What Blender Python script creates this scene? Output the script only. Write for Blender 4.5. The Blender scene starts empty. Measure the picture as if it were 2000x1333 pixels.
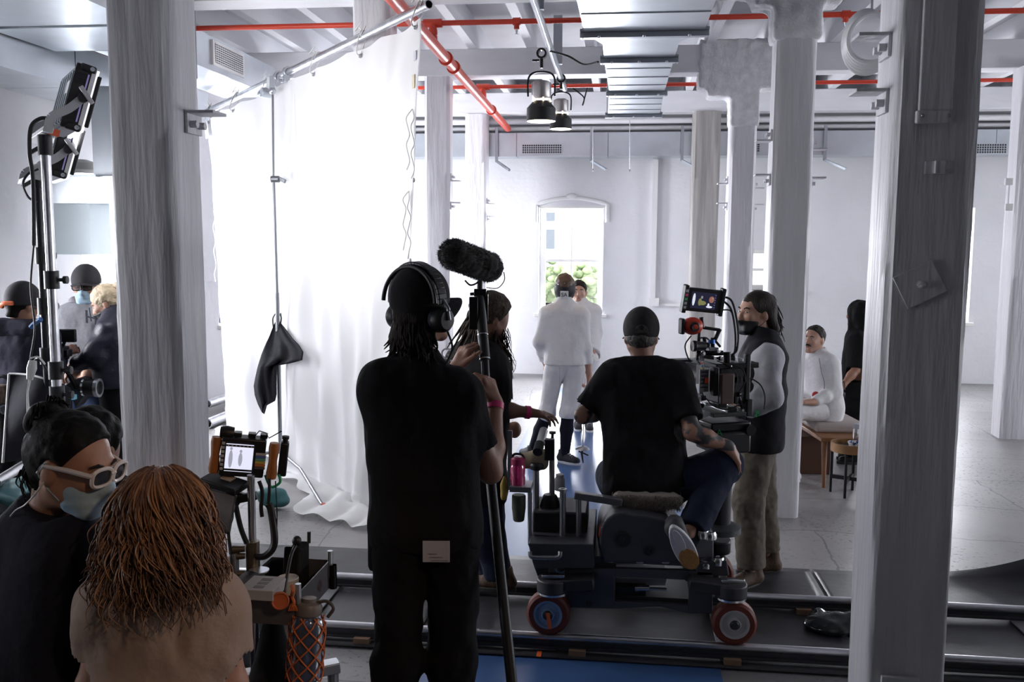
import bpy, math, random
import numpy as np
from mathutils import Vector, Matrix
V = Vector
SC = bpy.context.scene
COL = SC.collection
rnd = random.Random(7)

# ------------------------------------------------------------------ camera frame
FPX = 1800.0
_yaw = math.atan(210/FPX); _pit = math.atan(196/FPX); _rho = .006
CAM = V((0, 0, 2.0))
_F = V((-math.sin(_yaw)*math.cos(_pit), math.cos(_yaw)*math.cos(_pit), -math.sin(_pit)))
_R = V((math.cos(_yaw), math.sin(_yaw), 0)); _U = _R.cross(_F)
R2 = _R*math.cos(_rho) + _U*math.sin(_rho)
U2 = _U*math.cos(_rho) - _R*math.sin(_rho)
def ray(x, y): return _F + R2*((x-1000)/FPX) - U2*((y-666.5)/FPX)
def P(x, y, d): return CAM + ray(x, y)*d            # a survey point: photo direction and distance
def PZ(x, y, z=0.0):
    r = ray(x, y); return CAM + r*((z-2.0)/r.z)
def PY(x, y, Y):
    r = ray(x, y); return CAM + r*(Y/r.y)
def PX(x, y, X):
    r = ray(x, y); return CAM + r*(X/r.x)
FWD = V((_F.x, _F.y, 0)).normalized(); RGT = V((_R.x, _R.y, 0)); UP = V((0, 0, 1))
def DIR(r, f, u=0): return (RGT*r + FWD*f + UP*u).normalized()   # right / away / up as seen by the photographer

cam = bpy.data.cameras.new('camera'); cam_o = bpy.data.objects.new('camera', cam); COL.objects.link(cam_o)
cam.sensor_width = 36.0; cam.lens = 36.0*FPX/2000.0; cam.clip_end = 200; cam.clip_start = .05
cam_o.matrix_world = Matrix(((R2.x, U2.x, -_F.x, CAM.x), (R2.y, U2.y, -_F.y, CAM.y), (R2.z, U2.z, -_F.z, CAM.z), (0, 0, 0, 1)))
SC.camera = cam_o

# ------------------------------------------------------------------ materials
MATS = {}
def mat(name, col, rough=.6, metal=0, bump=0, bscale=40, var=0, vscale=6, stretch=(1, 1, 1), col2=None,
        emit=None, es=0, trans=0, coat=0, sheen=0, spec=.5, alpha=1, detail=4, fac=(.35, .65)):
    if name in MATS: return MATS[name]
    m = bpy.data.materials.new(name); m.use_nodes = True; MATS[name] = m
    nt = m.node_tree; b = nt.nodes['Principled BSDF']
    def I(k, v):
        if k in b.inputs: b.inputs[k].default_value = v
    c = (*col, 1) if len(col) == 3 else col
    I('Base Color', c); I('Roughness', rough); I('Metallic', metal); I('Specular IOR Level', spec)
    I('Transmission Weight', trans); I('Coat Weight', coat); I('Sheen Weight', sheen); I('Alpha', alpha)
    if emit: I('Emission Color', (*emit, 1)); I('Emission Strength', es)
    if bump or var or col2:
        tc = nt.nodes.new('ShaderNodeTexCoord'); mp = nt.nodes.new('ShaderNodeMapping')
        mp.inputs['Scale'].default_value = stretch
        nt.links.new(tc.outputs['Object'], mp.inputs['Vector'])
        if var or col2:
            n = nt.nodes.new('ShaderNodeTexNoise'); n.inputs['Scale'].default_value = vscale; n.inputs['Detail'].default_value = detail
            nt.links.new(mp.outputs[0], n.inputs['Vector'])
            r = nt.nodes.new('ShaderNodeValToRGB')
            r.color_ramp.elements[0].position = fac[0]; r.color_ramp.elements[1].position = fac[1]
            if col2: r.color_ramp.elements[0].color = (*col2, 1)
            else: r.color_ramp.elements[0].color = (*[max(0, v*(1-var)) for v in col[:3]], 1)
            r.color_ramp.elements[1].color = (*[min(1, v*(1+var*.5)) for v in col[:3]], 1) if not col2 else c
            nt.links.new(n.outputs['Fac'], r.inputs['Fac']); nt.links.new(r.outputs['Color'], b.inputs['Base Color'])
        if bump:
            n2 = nt.nodes.new('ShaderNodeTexNoise'); n2.inputs['Scale'].default_value = bscale; n2.inputs['Detail'].default_value = 5
            nt.links.new(mp.outputs[0], n2.inputs['Vector'])
            bp = nt.nodes.new('ShaderNodeBump'); bp.inputs['Strength'].default_value = bump; bp.inputs['Distance'].default_value = .02
            nt.links.new(n2.outputs['Fac'], bp.inputs['Height']); nt.links.new(bp.outputs['Normal'], b.inputs['Normal'])
    return m

def nodes(m):
    nt = m.node_tree
    return nt, nt.nodes['Principled BSDF']

# ------------------------------------------------------------------ mesh builder (world coordinates)
def basis(d, up=None):
    d = V(d).normalized(); up = V(up) if up is not None else V((0, 0, 1))
    if abs(d.dot(up.normalized())) > .98: up = V((1, 0, 0)) if abs(d.x) < .9 else V((0, 1, 0))
    s = d.cross(up).normalized(); u = s.cross(d).normalized()
    return s, d, u                                   # right, forward, up
class MB:
    def __init__(s): s.v = []; s.f = []
    def add(s, vs, fs):
        b = len(s.v); s.v += [tuple(p) for p in vs]; s.f += [tuple(b+i for i in q) for q in fs]; return s
    def box(s, c, size, ax=None):
        """box centred on c; ax=(x,y,z) unit vectors"""
        c = V(c); x, y, z = ax if ax else (V((1, 0, 0)), V((0, 1, 0)), V((0, 0, 1)))
        hx, hy, hz = x*size[0]/2, y*size[1]/2, z*size[2]/2
        p = [c+hx*i+hy*j+hz*k for k in (-1, 1) for j in (-1, 1) for i in (-1, 1)]
        return s.add(p, [(0, 2, 3, 1), (4, 5, 7, 6), (0, 1, 5, 4), (1, 3, 7, 5), (3, 2, 6, 7), (2, 0, 4, 6)])
    def bx(s, a, b):
        a = V(a); b = V(b)
        return s.box((a+b)/2, [abs(b[i]-a[i]) for i in range(3)])
    def bar(s, a, b, w, h, up=None):
        a = V(a); b = V(b); r, d, u = basis(b-a, up)
        return s.box((a+b)/2, (w, (b-a).length, h), (r, d, u))
    def cyl(s, a, b, r, r2=None, n=16, caps=True):
        a = V(a); b = V(b); r2 = r if r2 is None else r2
        x, d, y = basis(b-a)
        ring = lambda c, q: [c+x*(q*math.cos(2*math.pi*i/n))+y*(q*math.sin(2*math.pi*i/n)) for i in range(n)]
        vs = ring(a, r)+ring(b, r2); fs = [(i, (i+1) % n, n+(i+1) % n, n+i) for i in range(n)]
        if caps: fs += [tuple(reversed(range(n))), tuple(range(n, 2*n))]
        return s.add(vs, fs)
    def ringtube(s, a, b, ro, ri, n=24):
        """hollow cylinder"""
        a = V(a); b = V(b); x, d, y = basis(b-a); vs = []
        for c, q in ((a, ro), (b, ro), (b, ri), (a, ri)):
            vs += [c+x*(q*math.cos(2*math.pi*i/n))+y*(q*math.sin(2*math.pi*i/n)) for i in range(n)]
        fs = []
        for k in range(4):
            k2 = (k+1) % 4
            fs += [(k*n+i, k*n+(i+1) % n, k2*n+(i+1) % n, k2*n+i) for i in range(n)]
        return s.add(vs, fs)
    def tube(s, pts, r, n=8, closed=False, caps=True):
        """r: number or list of radii along pts"""
        pts = [V(p) for p in pts]; m = len(pts); rs = r if isinstance(r, (list, tuple)) else [r]*m
        vs = []; x = None
        for i, p in enumerate(pts):
            if closed: t = pts[(i+1) % m]-pts[i-1]
            else: t = pts[min(i+1, m-1)]-pts[max(i-1, 0)]
            if t.length < 1e-9: t = V((0, 0, 1))
            t = t.normalized()
            if x is None: x, _, _ = basis(t)
            else:
                x = x-t*x.dot(t)
                x = x.normalized() if x.length > 1e-6 else basis(t)[0]
            y = t.cross(x)
            vs += [p+x*(rs[i]*math.cos(2*math.pi*k/n))+y*(rs[i]*math.sin(2*math.pi*k/n)) for k in range(n)]
        fs = []
        for i in range(m if closed else m-1):
            a, b = i*n, ((i+1) % m)*n
            fs += [(a+k, a+(k+1) % n, b+(k+1) % n, b+k) for k in range(n)]
        if caps and not closed: fs += [tuple(reversed(range(n))), tuple(range((m-1)*n, m*n))]
        return s.add(vs, fs)
    def curve(s, pts, r, n=8, seg=6, closed=False):
        return s.tube(spline(pts, seg, closed), r, n, closed)
    def lathe(s, base, axis, prof, n=24, caps=True):
        """prof: list of (radius, height along axis)"""
        base = V(base); x, d, y = basis(axis); vs = []
        for r, h in prof:
            vs += [base+d*h+x*(r*math.cos(2*math.pi*i/n))+y*(r*math.sin(2*math.pi*i/n)) for i in range(n)]
        fs = []
        for k in range(len(prof)-1):
            fs += [(k*n+i, k*n+(i+1) % n, (k+1)*n+(i+1) % n, (k+1)*n+i) for i in range(n)]
        if caps: fs += [tuple(reversed(range(n))), tuple(range((len(prof)-1)*n, len(prof)*n))]
        return s.add(vs, fs)
    def ell(s, c, rad, ax=None, n=20, m=12):
        c = V(c); x, y, z = ax if ax else (V((1, 0, 0)), V((0, 1, 0)), V((0, 0, 1)))
        vs = [c-z*rad[2]]
        for j in range(1, m):
            t = -math.pi/2+math.pi*j/m
            for i in range(n):
                a = 2*math.pi*i/n
                vs.append(c+x*(rad[0]*math.cos(t)*math.cos(a))+y*(rad[1]*math.cos(t)*math.sin(a))+z*(rad[2]*math.sin(t)))
        vs.append(c+z*rad[2]); e = len(vs)-1
        fs = [(0, 1+(i+1) % n, 1+i) for i in range(n)]
        for j in range(m-2):
            a, b = 1+j*n, 1+(j+1)*n
            fs += [(a+i, a+(i+1) % n, b+(i+1) % n, b+i) for i in range(n)]
        a = 1+(m-2)*n; fs += [(a+i, a+(i+1) % n, e) for i in range(n)]
        return s.add(vs, fs)
    def prism(s, poly, off):
        """poly: list of points; off: extrusion vector"""
        off = V(off); n = len(poly); vs = [V(p) for p in poly]+[V(p)+off for p in poly]
        return s.add(vs, [tuple(reversed(range(n))), tuple(range(n, 2*n))]+[(i, (i+1) % n, n+(i+1) % n, n+i) for i in range(n)])
    def grid(s, fn, nu, nv):
        vs = [fn(i/nu, j/nv) for j in range(nv+1) for i in range(nu+1)]
        w = nu+1
        return s.add(vs, [(j*w+i, j*w+i+1, (j+1)*w+i+1, (j+1)*w+i) for j in range(nv) for i in range(nu)])
    def build(s, name, m, parent=None, bevel=0, smooth=35, solid=0, sub=0, seg=2):
        return mk(name, s.v, s.f, m, parent, bevel, smooth, solid, sub, seg)
def spline(pts, seg=6, closed=False):
    pts = [V(p) for p in pts]; n = len(pts); out = []
    for i in range(n if closed else n-1):
        p1, p2 = pts[i], pts[(i+1) % n]
        p0 = pts[i-1] if (i > 0 or closed) else p1; p3 = pts[(i+2) % n] if (i+2 < n or closed) else p2
        for k in range(seg):
            t = k/seg; t2, t3 = t*t, t*t*t
            out.append(.5*((2*p1)+(p2-p0)*t+(2*p0-5*p1+4*p2-p3)*t2+(3*p1-p0-3*p2+p3)*t3))
    if not closed: out.append(pts[-1])
    return out
ROOTLOC = {}
def rootloc(o):
    while o.parent: o = o.parent
    return V(o.location)
def mk(name, vs, fs, m, parent=None, bevel=0, smooth=35, solid=0, sub=0, seg=2, loc=None):
    arr = np.array([tuple(p) for p in vs], dtype=np.float64) if not isinstance(vs, np.ndarray) else vs
    if parent is not None: base = rootloc(parent)
    elif loc is not None: base = V(loc)
    else:
        lo, hi = arr.min(0), arr.max(0); base = V(((lo[0]+hi[0])/2, (lo[1]+hi[1])/2, lo[2]))
    me = bpy.data.meshes.new(name)
    me.from_pydata([tuple(p) for p in (arr-np.array(base))], [], fs)
    ms = m if isinstance(m, (list, tuple)) else [m]
    for q in ms: me.materials.append(q)
    if smooth:
        me.shade_smooth()
        if smooth < 180: me.set_sharp_from_angle(angle=math.radians(smooth))
    o = bpy.data.objects.new(name, me); COL.objects.link(o)
    if parent is not None: o.parent = parent
    else: o.location = base
    if solid:
        md = o.modifiers.new('thick', 'SOLIDIFY'); md.thickness = solid; md.offset = 0
    if bevel:
        md = o.modifiers.new('bevel', 'BEVEL'); md.width = bevel; md.segments = seg; md.limit_method = 'ANGLE'; md.angle_limit = math.radians(40)
    if sub:
        md = o.modifiers.new('sub', 'SUBSURF'); md.levels = sub; md.render_levels = sub
    return o
def tag(o, label, cat, group=None, kind=None):
    if label: o['label'] = label
    if cat: o['category'] = cat
    if group: o['group'] = group
    if kind: o['kind'] = kind
    return o
def thing(name, loc, label, cat, group=None, kind=None):
    o = bpy.data.objects.new(name, None); COL.objects.link(o); o.location = V(loc); o.empty_display_size = .1
    return tag(o, label, cat, group, kind)
def lab(o, text): o['label'] = text; return o
def text_mesh(name, s, m, parent, origin, right, up, size, depth=.002, align='CENTER'):
    cu = bpy.data.curves.new(name, 'FONT'); cu.body = s; cu.size = size; cu.extrude = depth; cu.align_x = align; cu.align_y = 'CENTER'
    t = bpy.data.objects.new(name, cu); COL.objects.link(t)
    dg = bpy.context.evaluated_depsgraph_get(); dg.update()
    me = bpy.data.meshes.new_from_object(t.evaluated_get(dg)); bpy.data.objects.remove(t)
    right = V(right).normalized(); up = V(up).normalized(); nn = right.cross(up)
    vs = [V(origin)+right*v.co.x+up*v.co.y+nn*v.co.z for v in me.vertices]; fs = [tuple(p.vertices) for p in me.polygons]
    bpy.data.meshes.remove(me)
    return mk(name, vs, fs, m, parent, smooth=0)

# ------------------------------------------------------------------ implicit surfaces (one continuous skin)
def _lattice(seed):
    return np.random.RandomState(seed).uniform(-1, 1, (32, 32, 32)).astype(np.float32)
_LAT = _lattice(3)
def vnoise(p):
    i = np.floor(p).astype(np.int64); fr = (p-i).astype(np.float32); fr = fr*fr*(3-2*fr); i &= 31; j = (i+1) & 31
    x0, y0, z0 = i[:, 0], i[:, 1], i[:, 2]; x1, y1, z1 = j[:, 0], j[:, 1], j[:, 2]; u, v, w = fr[:, 0], fr[:, 1], fr[:, 2]
    L = _LAT
    a = L[x0, y0, z0]*(1-u)+L[x1, y0, z0]*u; b = L[x0, y1, z0]*(1-u)+L[x1, y1, z0]*u
    c = L[x0, y0, z1]*(1-u)+L[x1, y0, z1]*u; d = L[x0, y1, z1]*(1-u)+L[x1, y1, z1]*u
    return (a*(1-v)+b*v)*(1-w)+(c*(1-v)+d*v)*w
class SDF:
    """smooth union of tapered capsules and ellipsoids, meshed as one skin"""
    def __init__(s, h=.008): s.h = h; s.p = []; s.cuts = []; s.noise = []
    def cone(s, a, b, r1, r2=None, k=.03, sub=False, fl=None):
        """fl=(axis, factor): flattened along axis"""
        s.p.append(('c', V(a), V(b), r1, r1 if r2 is None else r2, k, sub, fl)); return s
    def chain(s, pts, rs, k=.03):
        for i in range(len(pts)-1): s.cone(pts[i], pts[i+1], rs[i], rs[i+1], k)
        return s
    def ell(s, c, rad, ax=None, k=.02, sub=False):
        s.p.append(('e', V(c), tuple(rad), ax or (V((1, 0, 0)), V((0, 1, 0)), V((0, 0, 1))), None, k, sub, None)); return s
    def cut(s, pt, n, near=None, rad=None):
        """remove everything on the +n side of the plane (near: only within rad of a point)"""
        s.cuts.append((V(pt), V(n).normalized(), near, rad)); return s
    def fold(s, amp, freq): s.noise.append((amp, freq)); return s
    def mesh(s):
        h = s.h; lo = np.full(3, 1e9); hi = -lo
        bbs = []
        for q in s.p:
            if q[0] == 'c':
                a, b = np.array(q[1]), np.array(q[2]); R = max(q[3], q[4])
                l, g = np.minimum(a, b)-R, np.maximum(a, b)+R
            else:
                R = max(q[2]); c = np.array(q[1]); l, g = c-R, c+R
            bbs.append((l, g))
            if not q[6]: lo = np.minimum(lo, l); hi = np.maximum(hi, g)
        lo -= 4*h; hi += 4*h; n = np.ceil((hi-lo)/h).astype(int)+1
        D = np.full(n, .2, dtype=np.float32)
        ax = [lo[i]+h*np.arange(n[i]) for i in range(3)]
        for q, (l, g) in zip(s.p, bbs):
            mg = q[5]+3*h
            i0 = np.clip(np.floor((l-mg-lo)/h).astype(int), 0, n); i1 = np.clip(np.ceil((g+mg-lo)/h).astype(int)+1, 0, n)
            if (i1 <= i0).any(): continue
            X = ax[0][i0[0]:i1[0], None, None]; Y = ax[1][None, i0[1]:i1[1], None]; Z = ax[2][None, None, i0[2]:i1[2]]
            if q[0] == 'c':
                a, b = np.array(q[1]), np.array(q[2]); ba = b-a; L2 = ba@ba+1e-12
                px, py, pz = X-a[0], Y-a[1], Z-a[2]
                t = np.clip((px*ba[0]+py*ba[1]+pz*ba[2])/L2, 0, 1)
                dx, dy, dz = px-t*ba[0], py-t*ba[1], pz-t*ba[2]
                if q[7]:
                    fa = np.array(V(q[7][0]).normalized()); e = dx*fa[0]+dy*fa[1]+dz*fa[2]; sc = q[7][1]-1
                    d = np.sqrt(dx*dx+dy*dy+dz*dz+(q[7][1]**2-1)*e*e)-(q[3]+(q[4]-q[3])*t)
                    d = d/max(1, q[7][1])**.5
                else:
                    d = np.sqrt(dx*dx+dy*dy+dz*dz)-(q[3]+(q[4]-q[3])*t)
            else:
                c = np.array(q[1]); px, py, pz = X-c[0], Y-c[1], Z-c[2]; k0 = 0; k1 = 0
                for e, r in zip(q[3], q[2]):
                    w = px*e[0]+py*e[1]+pz*e[2]; k0 = k0+(w/r)**2; k1 = k1+(w/(r*r))**2
                k0 = np.sqrt(k0); k1 = np.sqrt(k1)+1e-9
                d = k0*(k0-1)/k1
            A = D[i0[0]:i1[0], i0[1]:i1[1], i0[2]:i1[2]]; k = q[5]
            if q[6]:
                d = -d; hh = np.maximum(k-np.abs(A-d), 0)/k; A[...] = np.maximum(A, d)+hh*hh*k*.25
            else:
                hh = np.maximum(k-np.abs(A-d), 0)/k; A[...] = np.minimum(A, d)-hh*hh*k*.25
        if s.noise:
            idx = np.nonzero(np.abs(D) < .05); pts = np.stack([ax[i][idx[i]] for i in range(3)], 1)
            for amp, fr in s.noise:
                fr3 = np.array(fr if isinstance(fr, (tuple, list)) else (fr,)*3)
                D[idx] += (amp*vnoise(pts*fr3+17.3)).astype(np.float32)
        for pt, nn, near, rad in s.cuts:
            pl = (ax[0][:, None, None]-pt.x)*nn.x+(ax[1][None, :, None]-pt.y)*nn.y+(ax[2][None, None, :]-pt.z)*nn.z
            if near is not None:
                w = (ax[0][:, None, None]-near[0])**2+(ax[1][None, :, None]-near[1])**2+(ax[2][None, None, :]-near[2])**2 < rad*rad
                np.copyto(D, np.maximum(D, pl), where=w)
            else: D = np.maximum(D, pl.astype(np.float32))
        return _nets(D, lo, h)
    def build(s, name, m, parent=None, region=None, relax=1):
        vs, fs = s.mesh()
        fs_l = fs.tolist()
        o = mk(name, vs, fs_l, m, parent, smooth=180)
        if region is not None:
            cen = vs[fs].mean(1); mi = region(cen).astype(np.int32)
            o.data.polygons.foreach_set('material_index', mi)
        if relax:
            md = o.modifiers.new('relax', 'SMOOTH'); md.factor = .5; md.iterations = relax
        return o
def _nets(D, lo, h):
    S = D < 0; n = D.shape
    c = np.zeros((n[0]-1, n[1]-1, n[2]-1), np.int8)
    for i in (0, 1):
        for j in (0, 1):
            for k in (0, 1):
                c += S[i:n[0]-1+i, j:n[1]-1+j, k:n[2]-1+k]
    act = (c > 0) & (c < 8); ids = np.full(act.shape, -1, np.int64)
    ii = np.nonzero(act); N = len(ii[0]); ids[ii] = np.arange(N)
    acc = np.zeros((N, 3)); cnt = np.zeros(N)
    cor = [(i, j, k) for i in (0, 1) for j in (0, 1) for k in (0, 1)]
    for a in range(8):
        for b in range(a+1, 8):
            ca, cb = cor[a], cor[b]
            if sum(abs(ca[t]-cb[t]) for t in range(3)) != 1: continue
            da = D[ii[0]+ca[0], ii[1]+ca[1], ii[2]+ca[2]].astype(float); db = D[ii[0]+cb[0], ii[1]+cb[1], ii[2]+cb[2]].astype(float)
            x = (da < 0) != (db < 0); t = np.where(x, da/np.where(x, da-db, 1), 0)
            for q in range(3): acc[:, q] += np.where(x, ca[q]+t*(cb[q]-ca[q]), 0)
            cnt += x
    vs = lo+h*(np.stack(ii, 1)+acc/np.maximum(cnt, 1)[:, None])
    fs = []
    for axis in range(3):
        o1, o2 = (axis+1) % 3, (axis+2) % 3
        sl = [slice(1, n[t]-1) for t in range(3)]; sl[axis] = slice(0, n[axis]-1); s1 = list(sl); s1[axis] = slice(1, n[axis])
        A = S[tuple(sl)]; B = S[tuple(s1)]; e = np.nonzero(A != B)
        if len(e[0]) == 0: continue
        base = [e[t]+(0 if t == axis else 1) for t in range(3)]
        def at(d1, d2):
            q = [base[0].copy(), base[1].copy(), base[2].copy()]; q[o1] -= d1; q[o2] -= d2; return ids[q[0], q[1], q[2]]
        quad = np.stack([at(0, 0), at(1, 0), at(1, 1), at(0, 1)], 1)
        fl = ~A[e]; quad[fl] = quad[fl][:, ::-1]
        fs.append(quad)
    return vs, np.concatenate(fs)
# ================================================================== SETTING
M_wall = mat('white_painted_brick', (.77, .775, .80), .75, bump=.25, bscale=14, var=.05, vscale=1.2)
nt, b = nodes(M_wall)                                   # faint brick courses under the paint
bk = nt.nodes.new('ShaderNodeTexBrick'); bk.inputs['Scale'].default_value = 4.2; bk.inputs['Mortar Size'].default_value = .012
bk.inputs['Color1'].default_value = (1, 1, 1, 1); bk.inputs['Color2'].default_value = (.9, .9, .9, 1); bk.inputs['Mortar'].default_value = (.3, .3, .3, 1)
tcw = nt.nodes.new('ShaderNodeTexCoord'); sp = nt.nodes.new('ShaderNodeSeparateXYZ'); cb = nt.nodes.new('ShaderNodeCombineXYZ'); ad = nt.nodes.new('ShaderNodeMath')
nt.links.new(tcw.outputs['Object'], sp.inputs[0]); nt.links.new(sp.outputs['X'], ad.inputs[0]); nt.links.new(sp.outputs['Y'], ad.inputs[1])
nt.links.new(ad.outputs[0], cb.inputs['X']); nt.links.new(sp.outputs['Z'], cb.inputs['Y']); nt.links.new(cb.outputs[0], bk.inputs['Vector'])
b2 = nt.nodes.new('ShaderNodeBump'); b2.inputs['Strength'].default_value = .22; b2.inputs['Distance'].default_value = .012
nt.links.new(bk.outputs['Color'], b2.inputs['Height'])
old = b.inputs['Normal'].links[0].from_socket; nt.links.new(old, b2.inputs['Normal']); nt.links.new(b2.outputs['Normal'], b.inputs['Normal'])
M_dark = mat('charcoal_low_bounce', (.045, .045, .05), .9)  # invented dark tone of the unseen front wall, cuts bounce onto column fronts
M_plaster = mat("grey_white_wood_paint", (.70, .69, .725), .5, bump=.55, bscale=8, stretch=(3.4, 3.4, .38), var=.06, vscale=5, detail=8)
M_beam = mat('white_beam_paint', (.72, .725, .75), .6, bump=.25, bscale=8, var=.06, vscale=3, stretch=(.5, 2, 2))
M_joist = mat('white_joist_paint', (.74, .745, .77), .6, bump=.2, bscale=8, stretch=(2, .4, 2))
M_board = mat('ceiling_board', (.60, .605, .62), .7, var=.06, vscale=2)
M_rough = mat('roughcast_concrete', (.80, .80, .82), .85, bump=.4, bscale=60, var=.12, vscale=12)
M_greyband = mat('bare_grey_timber', (.33, .315, .30), .7, bump=.4, bscale=8, stretch=(3, 3, .2), var=.25, vscale=4)
M_galv = mat('galvanised_steel', (.62, .66, .70), .32, metal=.85, var=.10, vscale=2.5)
M_galv2 = mat('galvanised_flange', (.42, .45, .49), .35, metal=.9)
M_red = mat('sprinkler_red', (.62, .055, .025), .38)
M_whitepipe = mat('white_pipe_paint', (.78, .78, .80), .4)
M_frame = mat('cream_window_paint', (.80, .79, .76), .45)
M_steel = mat('dull_steel', (.38, .39, .42), .35, metal=.9)
M_chrome = mat('bright_steel', (.75, .76, .78), .2, metal=1)
M_black = mat('black_plastic', (.008, .008, .010), .45)
M_blackm = mat('black_metal', (.014, .014, .017), .35, metal=.3)
M_white = mat('white_paint', (.8, .8, .8), .5)

# floor: worn polished concrete, speckled
M_floor = mat('worn_concrete', (.29, .28, .28), .33, var=.22, vscale=1.1, bump=.05, bscale=30, detail=8)
nt, b = nodes(M_floor)
tc = nt.nodes.new('ShaderNodeTexCoord'); n1 = nt.nodes.new('ShaderNodeTexNoise'); n1.inputs['Scale'].default_value = 34; n1.inputs['Detail'].default_value = 3
n2 = nt.nodes.new('ShaderNodeTexNoise'); n2.inputs['Scale'].default_value = .9; n2.inputs['Detail'].default_value = 2
nt.links.new(tc.outputs['Object'], n1.inputs['Vector']); nt.links.new(tc.outputs['Object'], n2.inputs['Vector'])
r1 = nt.nodes.new('ShaderNodeValToRGB'); r1.color_ramp.elements[0].position = .33; r1.color_ramp.elements[1].position = .42
r1.color_ramp.elements[0].color = (.25, .25, .25, 1)
r2 = nt.nodes.new('ShaderNodeValToRGB'); r2.color_ramp.elements[0].position = .40; r2.color_ramp.elements[1].position = .62
mx = nt.nodes.new('ShaderNodeMix'); mx.data_type = 'RGBA'; mx.blend_type = 'MULTIPLY'
nt.links.new(n1.outputs['Fac'], r1.inputs['Fac']); nt.links.new(n2.outputs['Fac'], r2.inputs['Fac'])
bc = b.inputs['Base Color'].links[0].from_socket
nt.links.new(r2.outputs['Color'], mx.inputs['Factor']); nt.links.new(bc, mx.inputs['A']); nt.links.new(r1.outputs['Color'], mx.inputs['B'])
nt.links.new(mx.outputs['Result'], b.inputs['Base Color'])
bk = nt.nodes.new('ShaderNodeTexBrick'); bk.inputs['Scale'].default_value = .30; bk.inputs['Mortar Size'].default_value = .0022; bk.inputs['Color1'].default_value = (1, 1, 1, 1); bk.inputs['Color2'].default_value = (.92, .92, .92, 1); bk.inputs['Mortar'].default_value = (.5, .5, .5, 1); bk.inputs['Mortar Smooth'].default_value = .3
n3 = nt.nodes.new('ShaderNodeTexNoise'); n3.inputs['Scale'].default_value = 1.6; n3.inputs['Detail'].default_value = 6; nt.links.new(tc.outputs['Object'], n3.inputs['Vector'])
vm = nt.nodes.new('ShaderNodeVectorMath'); vm.operation = 'MULTIPLY_ADD'; vm.inputs[1].default_value = (.25, .25, 0); nt.links.new(n3.outputs['Color'], vm.inputs[0]); nt.links.new(tc.outputs['Object'], vm.inputs[2]); nt.links.new(vm.outputs[0], bk.inputs['Vector'])
m2 = nt.nodes.new('ShaderNodeMix'); m2.data_type = 'RGBA'; m2.blend_type = 'MULTIPLY'; m2.inputs['Factor'].default_value = 1.0
nt.links.new(mx.outputs['Result'], m2.inputs['A']); nt.links.new(bk.outputs['Color'], m2.inputs['B']); nt.links.new(m2.outputs['Result'], b.inputs['Base Color'])
rr = nt.nodes.new('ShaderNodeMapRange'); rr.inputs['To Min'].default_value = .22; rr.inputs['To Max'].default_value = .5
nt.links.new(n2.outputs['Fac'], rr.inputs['Value']); nt.links.new(rr.outputs['Result'], b.inputs['Roughness'])

XL, XR, YB, YF, ZC = -5.0, 8.0, 13.75, -4.0, 4.3
def struct(o, label=None): return tag(o, label, None, None, 'structure')
def wall(name, axis, at, thick, u0, u1, z1, holes, m):
    """axis 'x': wall runs along x at y=at..at+thick ; 'y': runs along y at x=at..at+thick; holes: (u0,u1,z0,z1)"""
    us = sorted({u0, u1, *[h[0] for h in holes], *[h[1] for h in holes]}); B = MB()
    def put(a, c, lo, hi):
        if axis == 'x': B.bx((a, at, lo), (c, at+thick, hi))
        else: B.bx((at, a, lo), (at+thick, c, hi))
    for a, c in zip(us[:-1], us[1:]):
        hs = [h for h in holes if h[0] <= a+1e-6 and h[1] >= c-1e-6]
        if not hs: put(a, c, 0, z1)
        else:
            put(a, c, 0, hs[0][2]); put(a, c, hs[0][3], z1)
    o = struct(B.build(name, m, smooth=0)); return o
struct(MB().bx((XL-.4, YF-.4, -.15), (XR+.4, YB+.4, 0)).build('floor', M_floor, smooth=0), 'worn grey concrete floor of the loft')
struct(MB().bx((XL-.4, YF-.4, ZC), (XR+.4, YB+.4, ZC+.1)).build('ceiling', M_board, smooth=0), 'white boarded ceiling above the joists')
W1 = (-1.21, -.25, .92, 2.50); _w2 = PY(1899, 500, YB+.0).x; W2 = (_w2-1.0, _w2, .88, 2.50); W3 = (1.86, 2.62, 1.30, 1.90)
W4 = (8.12, 9.10, .92, 2.50); W5 = (11.05, 12.1, .92, 2.75); W6 = (4.75, 5.75, .92, 2.5); W7 = (1.2, 2.3, .92, 2.5)
wall('wall_back', 'x', YB, .38, XL-.4, XR+.4, ZC, [W1, W2, W3], M_wall)
wall('wall_left', 'y', XL-.38, .38, YF, YB, ZC, [W7, W6, W4, W5], M_wall)
R1, R2w, R3 = (3.9, 5.0, .92, 2.6), (7.2, 8.3, .92, 2.6), (10.4, 11.5, .92, 2.6)
wall('wall_right', 'y', XR, .38, YF, YB, ZC, [R1, R2w, R3], M_wall)
wall('wall_front', 'x', YF-.38, .38, XL-.4, XR+.4, ZC, [], M_dark)

M_glass = mat('window_glass', (1, 1, 1), .0, trans=1, spec=.3)
nt, b = nodes(M_glass); out = nt.nodes['Material Output']
tr = nt.nodes.new('ShaderNodeBsdfTransparent'); gl = nt.nodes.new('ShaderNodeBsdfGlossy'); gl.inputs['Roughness'].default_value = .02
ms = nt.nodes.new('ShaderNodeMixShader'); ms.inputs[0].default_value = .05
nt.links.new(tr.outputs[0], ms.inputs[1]); nt.links.new(gl.outputs[0], ms.inputs[2]); nt.links.new(ms.outputs[0], out.inputs['Surface'])

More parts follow.
